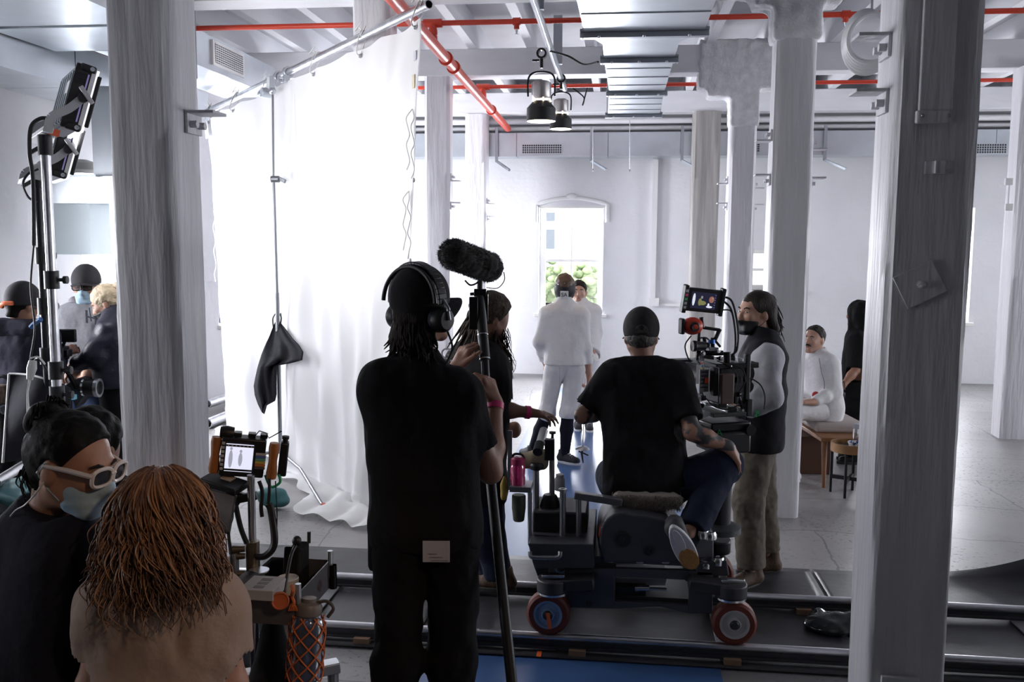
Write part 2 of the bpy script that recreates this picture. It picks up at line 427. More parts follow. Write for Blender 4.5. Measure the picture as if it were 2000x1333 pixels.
def window(n, axis, at, inw, h, hood=False, label='', rows=2):
    """sash window in a wall; at = inner wall plane, inw = +1/-1 direction from the plane out of the room"""
    u0, u1, z0, z1 = h
    def pt(u, dpt, z): return V((u, at+inw*dpt, z)) if axis == 'x' else V((at+inw*dpt, u, z))
    B = MB()
    d0, d1 = .17, .25
    def bb(ua, ub, za, zb, da=d0, db=d1, q=B): q.bx(pt(ua, da, za), pt(ub, db, zb))
    fw = .085
    bb(u0, u0+fw, z0, z1); bb(u1-fw, u1, z0, z1); bb(u0+fw, u1-fw, z1-.07, z1); bb(u0+fw, u1-fw, z0, z0+.08)
    o = struct(B.build(f'window_{n}', M_frame, bevel=.006, smooth=0), label)
    S = MB(); um = (u0+u1)/2; zm = (z0+z1)/2
    bb(um-.014, um+.014, z0+.08, z1-.07, .19, .225, S); bb(u0+fw, u1-fw, zm-.022, zm+.022, .18, .225, S)
    S.build('sash', M_frame, o, smooth=0)
    G = MB(); bb(u0+fw, u1-fw, z0+.08, z1-.07, .20, .206, G); G.build('pane', M_glass, o, smooth=0)
    L = MB(); bb(u0-.06, u1+.06, z0-.05, z0, -.05, .17, L); L.build('window_sill', M_frame, o, bevel=.006, smooth=0)
    if hood:
        H = MB(); N = 18
        def arch(u, b): return b+.10*(1-((u-um)/((u1-u0)/2+.06))**2)
        ap = [pt(u0-.05+(u1-u0+.10)*i/N, -.02, arch(u0-.05+(u1-u0+.10)*i/N, z1+.03)) for i in range(N+1)]
        H.tube([pt(u0-.05, -.02, z1-.22)]+ap+[pt(u1+.05, -.02, z1-.22)], .032, 8)
        H.build('hood_moulding', M_white, o, smooth=60)
        K = MB(); K.ell(pt(um, -.02, z1+.15), (.09, .04, .05)); K.build('keystone_boss', M_white, o)
        T = MB(); bb(u0+.01, u1-.01, z1-.02, z1+.02, -.01, .1, T); T.build('lintel_rail', M_frame, o, smooth=0)
    return o
window(1, 'x', YB, 1, W1, True, 'tall white sash window behind the two standing fencers')
window(2, 'x', YB, 1, W2, False, 'tall window at the right end of the far wall')
window(3, 'x', YB, 1, W3, False, 'small window glimpsed between the two square columns')
window(4, 'y', XL, -1, W4, False, 'bright window behind the man in the grey hoodie')
window(5, 'y', XL, -1, W5, False, 'window behind the edge of the white cloth')
for i_, h_ in enumerate((R1, R2w, R3)): window(7+i_, 'y', XR, 1, h_, False, ('added unseen window of the right wall beside the nearest columns', 'added unseen window of the right wall in its middle', 'added unseen window of the right wall nearest the far wall')[i_])  # unseen windows added to brighten the right bay
window(6, 'y', XL, -1, W6, False, 'window of the left wall beside the light stands')
window(10, 'y', XL, -1, W7, False, 'added unseen window of the left wall nearest the photographer')  # unseen window added to light the front of the nearest left column

# outside, seen overexposed through the panes
M_render = mat('pale_render', (.88, .88, .87), .8)
M_leaf = mat('hedge_leaf', (.42, .50, .28), .7, var=.4, vscale=5)
M_darkglass = mat('dark_window', (.16, .18, .21), .3)
bo = thing('apartment_building', (-3, 30, 0), 'pale building seen outside through the far sash window', 'building')
MB().bx((-9, 30, 0), (3.5, 36, 12)).build('wall', M_render, bo, smooth=0)
for x in (-4.35, -2.55, -.2):
    for z in (1.75, 2.65, 3.6):
        w = MB().bx((x, 29.9, z), (x+.42, 30.05, z+.62)).build('window', M_darkglass, bo, smooth=0)
nb = thing('sun_blocker', (-8, -1, 0), 'unseen block outside the left wall, added to keep sun off its nearer windows', 'building')
MB().bx((-10, -9, -.4), (-7.2, 4.9, 9)).build('wall', mat('blocker_brown', (.42, .36, .33), .9), nb, smooth=0)  # unseen block added to keep direct sun out of the nearer left windows
gs = MB().bx((-40, 14.3, -.4), (40, 60, -.12)).build('ground_outside', mat('pavement', (.5, .5, .48), .9), smooth=0); struct(gs)
for i, (x, y, r) in enumerate(((-3.6, 22, .8), (-2.3, 24.4, .95), (-1.0, 22.4, .75))):
    B = MB(); q = random.Random(i)
    B.cyl((x, y, -.12), (x, y, .5), .06, n=7)
    for k in range(150):
        u = V((q.gauss(0, 1), q.gauss(0, 1), q.gauss(0, 1))).normalized()*r*q.uniform(.5, 1); u.z *= .7
        c = V((x, y, .95))+u; B.ell(c, (.13, .13, .09), n=6, m=4)
    tag(B.build('shrub', M_leaf, smooth=180), ['leafy shrub outside the far window, on its left', 'tallest leafy shrub outside the far window', 'leafy shrub outside the far window, on its right'][i], 'shrub', 'shrubs outside')

# ---- columns -----------------------------------------------------
YC = (3.62, 6.87, 10.1, 13.05); ZB = 3.75
def column(x, y, w, zt, label, m=M_plaster, dep=None, seed=0, ch=.03, tap=0):
    q = random.Random(seed); B = MB(); dep = dep or w; NZ = 60
    base = [(-1, -1, 1, 0), (1, -1, -1, 0), (1, -1, 0, 1), (1, 1, 0, -1), (1, 1, -1, 0), (-1, 1, 1, 0), (-1, 1, 0, -1), (-1, -1, 0, 1)]
    ph = [q.uniform(0, 6) for _ in range(16)]
    vs = []
    ring = []
    for sx, sy, cx, cy in base: ring.append((sx*w/2+cx*ch, sy*dep/2+cy*ch))
    full = []
    for i in range(8):
        a, c = ring[i], ring[(i+1) % 8]; n = 5 if i % 2 == 0 else 2
        full += [(a[0]+(c[0]-a[0])*k/n, a[1]+(c[1]-a[1])*k/n) for k in range(n)]
    n = len(full)
    for j in range(NZ+1):
        z = zt*j/NZ
        for i, (a, c) in enumerate(full):
            e = .003*math.sin(2.1*z+ph[i % 16])+.0008*q.uniform(-1, 1)
            s = 1+e/(w/2)+tap*(1-j/NZ)
            vs.append((x+a*s, y+c*s, z))
    B.add(vs, [(j*n+i, j*n+(i+1) % n, (j+1)*n+(i+1) % n, (j+1)*n+i) for j in range(NZ) for i in range(n)]+[tuple(reversed(range(n))), tuple(range(NZ*n, NZ*n+n))])
    o = B.build('column', m, smooth=50); return struct(o, label)
LX, RX, FX = -1.885, 1.19, 4.02
colFL = column(LX, YC[0], .27, ZB, 'nearest thick white timber column, left of the cloth', seed=1)
colL2 = column(LX+.05, YC[1], .28, ZB, 'white column whose top shows behind the cloth pipe', seed=2)
colL3 = column(LX-.11, YC[2], .27, ZB, 'white column at the right edge of the cloth', seed=3)
colL4 = column(LX-.15, YC[3], .30, ZB, 'slim white column farthest back near the red pipe end', seed=4)
colFR = column(RX-.10, YC[0]-.04, .285, ZB, 'nearest grey column with the diamond plate', seed=5, ch=.022, tap=.0)
colR2 = column(RX, YC[1], .275, ZB, 'white column behind the man in the vest, rough concrete head', seed=6)
colR3 = column(RX+.06, YC[2], .27, ZB, 'white column beside the bare grey timber post', seed=7)
colR4 = column(RX-.06, YC[3], .36, ZB, 'bare grey timber post against the far wall', M_greyband, seed=8)
colF1 = column(FX+.0, YC[1]-3.1, .28, ZB, 'column beyond the right picture edge', seed=9)
colF3 = column(FX+.04, YC[2]-.12, .29, ZB, 'white column at the far right with a chipped base', seed=10)
# rough concrete collars
def collar(x, y, z0, z1, w, label, flare=.0, h=.02):
    s = SDF(.02)
    s.ell((x, y, (z0+z1)/2), (w/2*1.25, w/2*1.25, (z1-z0)/2*1.5), k=.02)
    return s
def rough_head(parts, name, label):
    s = SDF(.022)
    for a, b_, r in parts: s.cone(a, b_, r, r, k=.08)
    s.fold(.012, 14); s.fold(.006, 40)
    return s
def rough_block(boxes, label, seed):
    B = MB(); q = random.Random(seed)
    for a, c in boxes: B.bx(a, c)
    o = B.build('column_head', M_rough, smooth=0)
    md = o.modifiers.new('r', 'REMESH'); md.mode = 'VOXEL'; md.voxel_size = .022; md.use_smooth_shade = True
    s2 = o.modifiers.new('s', 'SMOOTH'); s2.iterations = 5; s2.factor = .7
    tx = bpy.data.textures.new('lump', 'CLOUDS'); tx.noise_scale = .07
    d = o.modifiers.new('d', 'DISPLACE'); d.texture = tx; d.strength = .03
    return struct(o, label)
rough_block([((RX-.165, YC[1]-.165, 3.40), (RX+.165, YC[1]+.165, 3.76)), ((RX-.55, YC[1]-.15, 3.72), (RX+.55, YC[1]+.15, 4.02)), ((RX-.3, YC[1]-.15, 3.64), (RX+.3, YC[1]+.15, 3.8))], 'rough concrete head of the column behind the man in the vest', 1)
rough_block([((RX-.09, YC[2]-.155, 3.20), (RX+.21, YC[2]+.155, 3.72)), ((RX-.42, YC[2]-.16, 3.58), (RX+.62, YC[2]+.16, 4.08)), ((RX-.32, YC[2]-.155, 3.5), (RX+.1, YC[2]+.155, 3.7))], 'rough concrete head of the column beside the timber post', 2)
# beams, joists
for i, y in enumerate(YC):
    struct(MB().bx((XL, y-.14, ZB), (XR, y+.14, 4.03)).build('beam', M_beam, bevel=.008, smooth=0), ['white cross beam above the nearest columns', 'white cross beam above the cloth pipe', 'white cross beam behind the hanging lamps', 'white cross beam along the far wall'][i])
k = 0; x = XL+.3
JX = []
while x < XR-.2:
    JX.append(x); x += .62
for x in JX:
    struct(MB().bx((x-.045, YF, 4.03), (x+.045, YB, ZC)).build('joist', M_joist, smooth=0), 'white ceiling joist running to the far wall')
for y in YC:                                            # blocking between joists sits on the beams
    pass
# ================================================================== HANGING CLOTH ON ITS PIPE
M_cloth = mat('white_muslin', (.86, .86, .87), .9, bump=.12, bscale=9)
nt, b = nodes(M_cloth); out = nt.nodes['Material Output']
tl = nt.nodes.new('ShaderNodeBsdfTranslucent'); tl.inputs[0].default_value = (.86, .86, .88, 1)
ms = nt.nodes.new('ShaderNodeMixShader'); ms.inputs[0].default_value = .32
nt.links.new(b.outputs[0], ms.inputs[1]); nt.links.new(tl.outputs[0], ms.inputs[2]); nt.links.new(ms.outputs[0], out.inputs['Surface'])
M_stch = mat('stand_chrome', (.26, .27, .29), .45, metal=.9)
M_cord = mat('white_cord', (.85, .85, .84), .8)
M_duv = mat('black_duvetyn', (.022, .022, .027), .95, bump=.3, bscale=12, spec=.1)
PA, PB = P(838, 8, 5.75), P(403, 219, 9.4)
PD = (PB-PA); PDn = PD.normalized(); CN = V((-PD.y, PD.x, 0)).normalized()
if CN.dot(V((0, -1, 0))) < 0: CN = -CN                # faces the photographer
pp = thing('crossbar_pipe', (PA+PB)/2, 'long aluminium crossbar pipe carrying the white cloth', 'pipe')
M_alu = mat('scuffed_aluminium', (.66, .67, .70), .3, metal=.9, var=.2, vscale=8)
MB().ringtube(PA, PB, .029, .024, 20).build('tube', M_alu, pp)
ccl = thing('hanging_cloth', (PA+PB)/2, 'huge white cloth tied to the crossbar pipe, glowing in the lamp light', 'cloth')
rc = random.Random(3)
ph = [rc.uniform(0, 6.28) for _ in range(30)]
def cloth_pt(u, v):
    uu = u
    top = PA+PD*(.012+.975*uu); top.z -= .075+.05*math.sin(math.pi*((uu*8) % 1))*.35
    H = top.z
    L = H+.10+.35*math.exp(-((uu-.17)/.13)**2)
    d = v*L; z = H-d
    amp = .012+.05*v**1.4
    off = amp*(math.sin(7*uu*2.2+ph[0])+.7*math.sin(19*uu+ph[1]+1.2*v)+.45*math.sin(41*uu+ph[2]-v*2)+.25*math.sin(77*uu+ph[3]+3*v))
    off += .009*math.sin(33*v+9*uu+ph[4])*math.sin(13*uu+ph[5])+.006*math.sin(60*uu-25*v)+.010*math.exp(-((uu-.055)/.03)**2)*math.sin(26*v+ph[7])+.012*math.exp(-((uu-.10-.06*v)/.012)**2)+.010*math.exp(-((uu-.30+.05*v)/.010)**2)*v+.010*math.exp(-((uu-.74+.03*v)/.008)**2)*v
    sh = .10*v**1.2*(1-uu)**2*PD.length*.9-.03*v*uu*PD.length   # edges draw in towards the bottom
    p = top+PDn*sh+CN*off
    p.z = z
    if z < .05:                                        # pooled hem on the floor, spreading towards the camera
        ex = .05-z; p.z = .018+.03*abs(math.sin(uu*33+ph[6]+ex*9))*min(1, ex*6)+.05*max(0, math.sin(ex*16))*math.exp(-ex*3)
        p += CN*(ex*.95)
    p += CN*.02
    if v > .86 and z > .05: p += CN*(.55*math.exp(-((uu-.17)/.15)**2)*((v-.72)/.28)**2*.12)
    return p
B = MB(); B.grid(cloth_pt, 190, 130); B.build('sheet', M_cloth, ccl, smooth=180)
B = MB()
for u in (.44, .445): pass
B.grid(lambda a, c: cloth_pt(.463+.0022*a, c*.93)+CN*.004, 1, 110); lab(B.build('seam', M_cord, ccl, smooth=180), 'stitched seam')
B = MB(); B.grid(lambda a, c: cloth_pt(.001+.022*a, c*.7)+CN*.005, 2, 80); B.build('edge_tape', M_cloth, ccl, smooth=180)
for i, u in enumerate((.012, .20, .385, .62, .80, .985)):
    B = MB(); c = cloth_pt(u, .012)+CN*.012; t = PA+PD*(.012+.975*u)
    loop = [c, c+CN*.03+UP*.03, t+UP*.036+CN*.012, t+UP*.02-CN*.034, t-UP*.03-CN*.02, c-UP*.006]
    B.curve(loop, .0045, 6, 5)
    B.curve([t+UP*.034, t+UP*.07+PDn*.05, t+UP*.05+PDn*.08+CN*.02, t+UP*.10+PDn*.02], .004, 5, 5)
    B.curve([t+UP*.034, t+UP*.06-PDn*.05, t-UP*.01-PDn*.06+CN*.04], .004, 5, 5)
    B.build('tie_cord', M_cord, ccl)
    MB().ringtube(c-CN*.004, c+CN*.006, .014, .007, 14).build('grommet', M_steel, ccl)
for i, v in enumerate((.155, .30)):
    c = cloth_pt(.006, v)+CN*.02; B = MB(); q = random.Random(i+5)
    for s_ in (0, 1):
        B.curve([c]+[c+V((.012*math.sin(k*2.1+s_*2+i)-.03*s_, 0, -.055*k)) for k in range(1, 9-s_)], .004, 5, 4)
    B.ell(c+V((.005, 0, -.45)), (.012, .012, .016), n=8, m=6); B.build('tie_cord', M_cord, ccl)
c = cloth_pt(.99, .28)+CN*.012; B = MB(); B.curve([c]+[c+V((.012*math.sin(k*2.1), 0, -.08*k)) for k in range(1, 10)], .004, 5, 4); B.build('tie_cord', M_cord, ccl)
c = cloth_pt(.012, .06)+CN*.012; t = V((0, 0, 1))
lab(MB().box(c, (.028, .004, .06), (PDn, CN, t)).build('maker_label', mat('label_blue', (.60, .62, .70), .6), ccl, smooth=0), 'small printed label on the hem')
c = cloth_pt(.012, .105)+CN*.012
lab(MB().box(c, (.028, .004, .085), (PDn, CN, t)).build('maker_label', mat('label_ochre', (.70, .62, .42), .6), ccl, smooth=0), 'small ochre label on the hem')
c = cloth_pt(.985, .02)+CN*.03; MB().box(c-UP*.06, (.11, .006, .16), (PDn, CN, (UP+PDn*.3).normalized())).build('corner_tag', M_cloth, ccl, smooth=0)

# ---- light stand holding the pipe (combo stand with two grip clamps)
tP = .528; TP = PA+PD*tP; BX = TP+CN*.11
st = thing('cloth_stand', (BX.x, BX.y, 0), 'slim chrome stand rising in front of the white cloth', 'stand')
top = V((BX.x, BX.y, TP.z-.16))
MB().cyl((BX.x, BX.y, .16), (BX.x, BX.y, 1.55), .0175, n=14).build('column', M_stch, st)
MB().cyl((BX.x, BX.y, 1.5), (BX.x-.01, BX.y, 2.52), .0125, n=12).build('riser', M_stch, st)
MB().cyl((BX.x-.01, BX.y, 2.5), top, .009, n=10).build('riser', M_stch, st)
kn = MB(); kn.cyl((BX.x-.03, BX.y, 2.5), (BX.x+.04, BX.y, 2.5), .028, n=12); kn.bar((BX.x+.03, BX.y, 2.51), (BX.x+.10, BX.y-.02, 2.48), .02, .03); kn.build('lock_knob', M_stch, st, bevel=.003)
for ang in (-.72, 1.45, 3.5):
    dv = V((math.cos(ang), math.sin(ang), 0)); b0 = V((BX.x, BX.y, .17)); foot = V((BX.x, BX.y, .012))+dv*.98
    if ang == -.72: foot = PZ(632, 995); foot.z = .014; dv = (foot-V((BX.x, BX.y, .014))); dv.z = 0; dv.normalize()
    ln = (V((foot.x, foot.y, 0))-V((BX.x, BX.y, 0))).length
    lg = MB().tube([b0, b0+dv*.05, b0+dv*(ln*.5)-UP*.005, b0+dv*(ln*.56)-UP*.02, foot], .0135, 10).build('leg', M_stch, st)
    MB().cyl(foot+UP*.028, foot-UP*.012, .02, n=10).build('rubber_foot', mat('red_rubber', (.45, .06, .03), .6), lg)
for k, dt in enumerate((-.016, .030)):
    cc = PA+PD*(tP+dt); B = MB(); B.ringtube(cc-PDn*.022, cc+PDn*.022, .048, .03, 16)
    B.box(cc-UP*.055+CN*.02, (.05, .05, .06), (PDn, CN, UP)); B.cyl(cc-UP*.05+CN*.02, cc-UP*.05+CN*.085, .012, n=8); B.bar(cc-UP*.03+CN*.09, cc-UP*.09+CN*.09, .016, .012)
    B.build('grip_clamp', M_galv, st, bevel=.004)
B = MB(); c0 = top+UP*.01
B.ell(c0, (.03, .03, .03)); B.cyl(c0-PDn*.02, c0+PDn*.16, .018, n=12); B.cyl(c0+PDn*.10-CN*.03, c0+PDn*.10+CN*.06, .04, n=14); B.bar(c0+PDn*.08+UP*.13, c0+PDn*.10, .03, .03); B.bar(c0+UP*.12, c0, .03, .03)
B.ell(c0+PDn*.17+CN*.03, (.04, .03, .03)); B.build('grip_head', M_galv, st, bevel=.003)

# black cloth flag draped from a clip on the stand
fc = V((BX.x, BX.y, 0)); D0 = (fc-CAM).dot(_F)
def fp(x, y, dd=0): return P(x, y, D0-.07+dd-.0088*max(0, x-543))
fl = thing('black_flag', fp(541, 625), 'black duvetyne flag bunched on the slim chrome stand', 'flag')
rows = [  # left edge, right edge outlines from the clip downwards
    ((538, 628), (545, 628)), ((533, 640), (556, 641)), ((527, 655), (570, 660)), ((521, 668), (584, 675)), ((516, 680), (592, 688)),
    ((511, 693), (590, 704)), ((507, 706), (566, 710)), ((503, 720), (541, 714)), ((499, 738), (540, 735)), ((496, 754), (540, 752)), ((498, 772), (540, 770)), ((504, 790), (537, 783)), ((509, 800), (521, 792)), ((512, 806), (516, 809))]
def flag_pt(u, v):
    f_ = v*(len(rows)-1); i = min(int(f_), len(rows)-2); t_ = f_-i
    a = V(rows[i][0]).lerp(V(rows[i+1][0]), t_); c_ = V(rows[i][1]).lerp(V(rows[i+1][1]), t_)
    x = a.x+(c_.x-a.x)*u; y = a.y+(c_.y-a.y)*u
    w_ = min(1, v*4)
    return fp(x, y, (-.09*math.sin(u*math.pi)+.03*math.sin(u*9+v*4)+.02*math.sin(u*17-v*7))*w_-.03)
MB().grid(flag_pt, 26, 52).build('fabric', M_duv, fl, smooth=180, solid=.006)
MB().curve([fp(534, 640), fp(533, 622), fp(541, 612), fp(549, 620), fp(546, 640)], .007, 7).build('clip', M_blackm, fl)
MB().curve([fp(548, 612), fp(549, 622), fp(546, 640), fp(545, 662)], .005, 6).build('strap', M_black, fl)
# ================================================================== CEILING SERVICES
# central supply duct, hung on rails
ad_ = thing('air_duct', PZ(1259, 65, 3.73), 'big silver ceiling duct hung over the middle of the room', 'duct')
def dq(Y, xc, w, z0=3.38, z1=3.70): return [V((xc-w/2, Y, z0)), V((xc+w/2, Y, z0)), V((xc+w/2, Y, z1)), V((xc-w/2, Y, z1))]
def dpt(x, y): return PZ(x, y, 3.36)
f1a, f1b = dpt(1133, 72), dpt(1385, 66); f2a, f2b = dpt(1172, 121), dpt(1325, 119); f3a, f3b = dpt(1184, 186), dpt(1304, 183); f4a, f4b = dpt(1182, 229), dpt(1294, 226)
def sec(a, b): return (a.y+b.y)/2, (a.x+b.x)/2, (b.x-a.x)
s1, s2, s3, s4 = sec(f1a, f1b), sec(f2a, f2b), sec(f3a, f3b), sec(f4a, f4b)
def ductseg(q0, q1, name='section', ribs=0):
    B = MB(); a, c = dq(q0[0], q0[1], q0[2]-.06), dq(q1[0], q1[1], q1[2]-.06)
    B.add(a+c, [(0, 1, 2, 3), (7, 6, 5, 4), (0, 4, 5, 1), (1, 5, 6, 2), (2, 6, 7, 3), (3, 7, 4, 0)])
    for k in range(ribs):
        t = (k+1)/(ribs+1); y = q0[0]+(q1[0]-q0[0])*t; xc = q0[1]+(q1[1]-q0[1])*t; w_ = q0[2]+(q1[2]-q0[2])*t-.07
        B.bx((xc-w_/2, y-.012, 3.374), (xc+w_/2, y+.012, 3.38))
    return B.build(name, M_galv, ad_, smooth=0)
ductseg((3.2, s1[1]-.03, s1[2]+.02), s1, ribs=5); ductseg(s1, (s1[0]+.35, s2[1], s2[2])) ; ductseg((s1[0]+.35, s2[1], s2[2]), s2)
ductseg(s2, s3, ribs=3); ductseg(s3, s4, ribs=3)
for q in (s1, s2, s3, s4):
    B = MB(); B.bx((q[1]-q[2]/2, q[0]-.03, 3.345), (q[1]+q[2]/2, q[0]+.03, 3.385)); B.bx((q[1]-q[2]/2, q[0]-.05, 3.38), (q[1]+q[2]/2, q[0]-.03, 3.40))
    r_ = B.build('hanger_rail', M_galv2, ad_, bevel=.004, smooth=0)
    for sx in (-1, 1):
        MB().cyl((q[1]+sx*(q[2]/2-.02), q[0], 3.34), (q[1]+sx*(q[2]/2-.02), q[0], 4.03), .006, n=6).build('hanger_rod', M_steel, ad_)
    for k in range(3):
        MB().ell((q[1]+(k-1)*q[2]*.35, q[0]-.03, 3.352), (.012, .012, .012), n=8, m=6).build('bolt', M_galv, r_)

# sprinkler pipes
def pipe(name, a, c, r, label, extras=()):
    t = thing(name, (V(a)+V(c))/2, label, 'pipe')
    MB().cyl(a, c, r, n=16).build('tube', M_red, t)
    for nm, bm in extras: bm.build(nm, M_red, t)
    return t
ZS = 3.56; q0, q1 = PZ(770, 0, ZS), PZ(1002, 263, ZS); q1 = q0+(q1-q0)*((13.05-q0.y)/(q1.y-q0.y))
dv = (q1-q0).normalized(); q00 = q0-dv*2.2
def ring_at(p, r=.06, w=.05): return ('coupling', MB().cyl(p-dv*w/2, p+dv*w/2, r, n=18))
def onY(Y): return q0+dv*((Y-q0.y)/dv.y)
ex = [ring_at(onY(y), .062, .05) for y in (8.05, 8.45, 11.2, 5.2)]
pipe('sprinkler_main', q00, q1, .046, 'thick red sprinkler main running diagonally towards the far wall', ex)
Y2, Z2 = 7.45, 3.72; Y3, Z3 = 10.45, 3.71
def tee(x, Y, Z): return ('tee', MB().cyl((x-.075, Y, Z), (x+.075, Y, Z), .034, n=14).cyl((x, Y, Z), (x, Y, Z-.06), .032, n=12))
def riser(Y, Z): x = onY(Y).x; return ('riser', MB().cyl((x, Y, Z), (x, Y, ZS), .026, n=12).cyl((x, Y, Z-.05), (x, Y, Z-.09), .036, n=12).cyl((x, Y, ZS+.02), (x, Y, ZS+.06), .036, n=12))
def drops(Y, Z, xs): return [('sprinkler_head', MB().cyl((x, Y, Z), (x, Y, Z-.06), .022, n=10).cyl((x-.03, Y, Z), (x+.03, Y, Z), .03, n=10)) for x in xs]
b1 = pipe('sprinkler_branch', (-3.55, Y2, Z2), (5.6, Y2, Z2), .021, 'nearer thin red sprinkler pipe crossing the ceiling', [tee(onY(Y2).x, Y2, Z2), riser(Y2, Z2)]+drops(Y2, Z2, (PY(1009, 55, Y2).x, PY(1652, 36, Y2).x)))
b3 = pipe('sprinkler_branch', (-2.3, Y3, Z3), (4.55, Y3, Z3), .021, 'farther thin red sprinkler pipe behind the hanging lamps', [tee(onY(Y3).x, Y3, Z3), riser(Y3, Z3)]+drops(Y3, Z3, (4.53,)))
for bq, Y, Z, xs in ((b1, Y2, Z2, (PY(1009, 55, Y2).x, PY(1652, 36, Y2).x)), (b3, Y3, Z3, (4.53,))):
    for x in xs: MB().lathe((x, Y, Z-.06), (0, 0, -1), [(.012, 0), (.006, .03), (.014, .035), (.014, .04)], 10).build('nozzle', M_chrome, bq)

# lighting pipe with two par cans
lp = thing('lamp_pipe', (-.6, 7, 3.6), 'galvanised pipe under the ceiling carrying two black lamps', 'pipe')
MB().cyl((-.6, 2.5, 3.62), (-.62, 10.0, 3.60), .027, n=14).build('tube', M_galv, lp)
for y in (4.5, 6.6, 8.6): MB().bx((-.64, y-.02, 3.6), (-.56, y+.02, 4.03)).build('hanger', M_galv2, lp, smooth=0)
M_warm = mat('lamp_lens', (1, .8, .5), .4, emit=(1, .83, .6), es=5)
CAN_LIGHTS = []
def par_can(p, s, label, barn=True):
    t = thing('par_can', p, label, 'lamp', 'lamps on the ceiling pipe')
    x = V((1, 0, 0)); y = V((0, 1, 0)); dn = V((0, 0, -1))
    c = p+dn*.30*s
    B = MB(); B.ringtube(p-y*.03+dn*.0, p+y*.03, .045, .028, 14); B.cyl(p+dn*.04, p+dn*.12*s, .014, n=8); B.cyl(p+dn*.055-x*.02, p+dn*.055-x*.08, .01, n=6); B.build('clamp', M_blackm, t)
    yk = MB(); yk.curve([c+x*.115*s+dn*.06*s, c+x*.115*s-dn*.08*s, c+x*.08*s-dn*.135*s, c-dn*.15*s, c-x*.08*s-dn*.135*s, c-x*.115*s-dn*.08*s, c-x*.115*s+dn*.06*s], .009*s, 6, 5); yk.build('yoke', M_blackm, t)
    B = MB(); B.lathe(c-dn*.07*s, dn, [(.06*s, 0), (.085*s, .015*s), (.085*s, .13*s), (.075*s, .15*s)], 20); B.build('housing', mat('can_grey', (.42, .40, .40), .35, metal=.8), t)
    for k in range(10):
        a = k*math.pi/5; MB().bar(c+V((math.cos(a), math.sin(a), 0))*.07*s+dn*.07*s, c+V((math.cos(a), math.sin(a), 0))*.083*s+dn*.105*s, .012, .012).build('lamp_glow', M_warm, t, smooth=0) if k % 2 == 0 else None
    B = MB(); a0 = c+dn*.10*s; n = 20
    B.lathe(a0, dn, [(.07*s, 0), (.125*s, .06*s), (.128*s, .17*s), (.122*s, .17*s), (.118*s, .062*s), (.066*s, .006*s)], n, caps=False); B.build('hood', M_black, t)
    MB().cyl(c+dn*.255*s, c+dn*.272*s, .119*s, n=20).build('lens', M_warm, t)
    CAN_LIGHTS.append(c+dn*.29*s)
par_can(PZ(1058, 105, 3.60), 1.0, 'bigger black theatre lamp hanging from the ceiling pipe')
pl2 = PZ(1103, 172, 3.57); par_can(V((-.615, 9.35, 3.60)), .86, 'smaller black theatre lamp hanging farther along the pipe')
tag(MB().curve([PZ(1075, 100, 3.57), P(1110, 110, 7.8), P(1140, 126, 7.7), P(1168, 121, 7.4)], .009, 6, 8).build('lamp_cable', M_black), 'black cable sagging from the lamp pipe to the ceiling duct', 'cable')
tag(MB().curve([P(1118, 172, 9.3), P(1140, 190, 9.3), P(1138, 205, 9.2), P(1147, 172, 9.4)], .007, 6, 8).build('lamp_cable', M_black), 'black cable loop with a plug beside the smaller theatre lamp', 'cable')
# far wall services
wd = thing('wall_duct', (1, 13.5, 3.19), 'flat silver duct running along the far wall above the windows', 'duct')
for i in range(9):
    x0 = XL+.9+i*1.3
    MB().bx((x0, 13.3, 3.2), (x0+1.294, 13.7, 3.53)).build('section', M_galv, wd, smooth=0)
M_grille = mat('grille_dark', (.03, .03, .035), .5)
for (xa, ya, xb, yb) in ((1020, 300, 1097, 282), (1462, 297, 1484, 281), (1897, 300, 1966, 281)):
    a, c = PY(xa, ya, 13.29), PY(xb, yb, 13.29)
    g = MB().bx((a.x, 13.285, a.z), (c.x, 13.3, c.z)).build('vent', M_grille, wd, smooth=0); B = MB(); n = max(4, int((c.x-a.x)/.03))
    for k in range(n+1): x = a.x+(c.x-a.x)*k/n; B.bx((x-.004, 13.278, a.z), (x+.004, 13.29, c.z))
    for k in range(5): z = a.z+(c.z-a.z)*k/4; B.bx((a.x, 13.276, z-.004), (c.x, 13.288, z+.004))
    B.build('grating', M_galv, g, smooth=0)
for px in (970, 1155, 1332, 1611):
    p = PY(px, 300, 13.25); B = MB(); B.bx((p.x-.02, 13.23, 3.12), (p.x+.02, 13.27, 3.6)); B.bar((p.x, 13.25, 3.13), (p.x+.22, 12.95, 2.98), .03, .03); B.build('bracket', M_galv2, wd, smooth=0)
for i, (z, r, l) in enumerate(((3.60, .035, 'lower white pipe above the far wall duct'), (3.69, .045, 'upper white pipe above the far wall duct'))):
    tag(MB().cyl((XL+.1, 13.42-.12*i, z), (XR-.1, 13.42-.12*i, z), r, n=12).build('wall_pipe', M_whitepipe), l, 'pipe')
a, c = PY(1281, 312, 13.7), PY(1279, 585, 13.7)
B = MB(); B.bx((a.x-.035, 13.68, c.z), (a.x+.035, 13.745, a.z)); B.bx((a.x-.05, 13.66, c.z-.1), (a.x+.09, 13.745, c.z+.02)); B.bx((a.x, 13.69, c.z-.1), (a.x+.5, 13.745, c.z-.06)); tag(B.build('cable_trunking', M_white, smooth=0), 'white cable trunking dropping down the far wall', 'trunking')
for i, (px, y0, y1) in enumerate(((1158, 248, 332), (1230, 235, 333))):
    a, c = PY(px, y0, 12.9), PY(px, y1, 12.9); tag(MB().cyl(a, c, .005, n=5).ell(c, (.012, .012, .02), n=6, m=5).build('pull_wire', M_steel), ['thin hanging wire left of the duct end', 'thin hanging wire under the duct end'][i], 'wire')

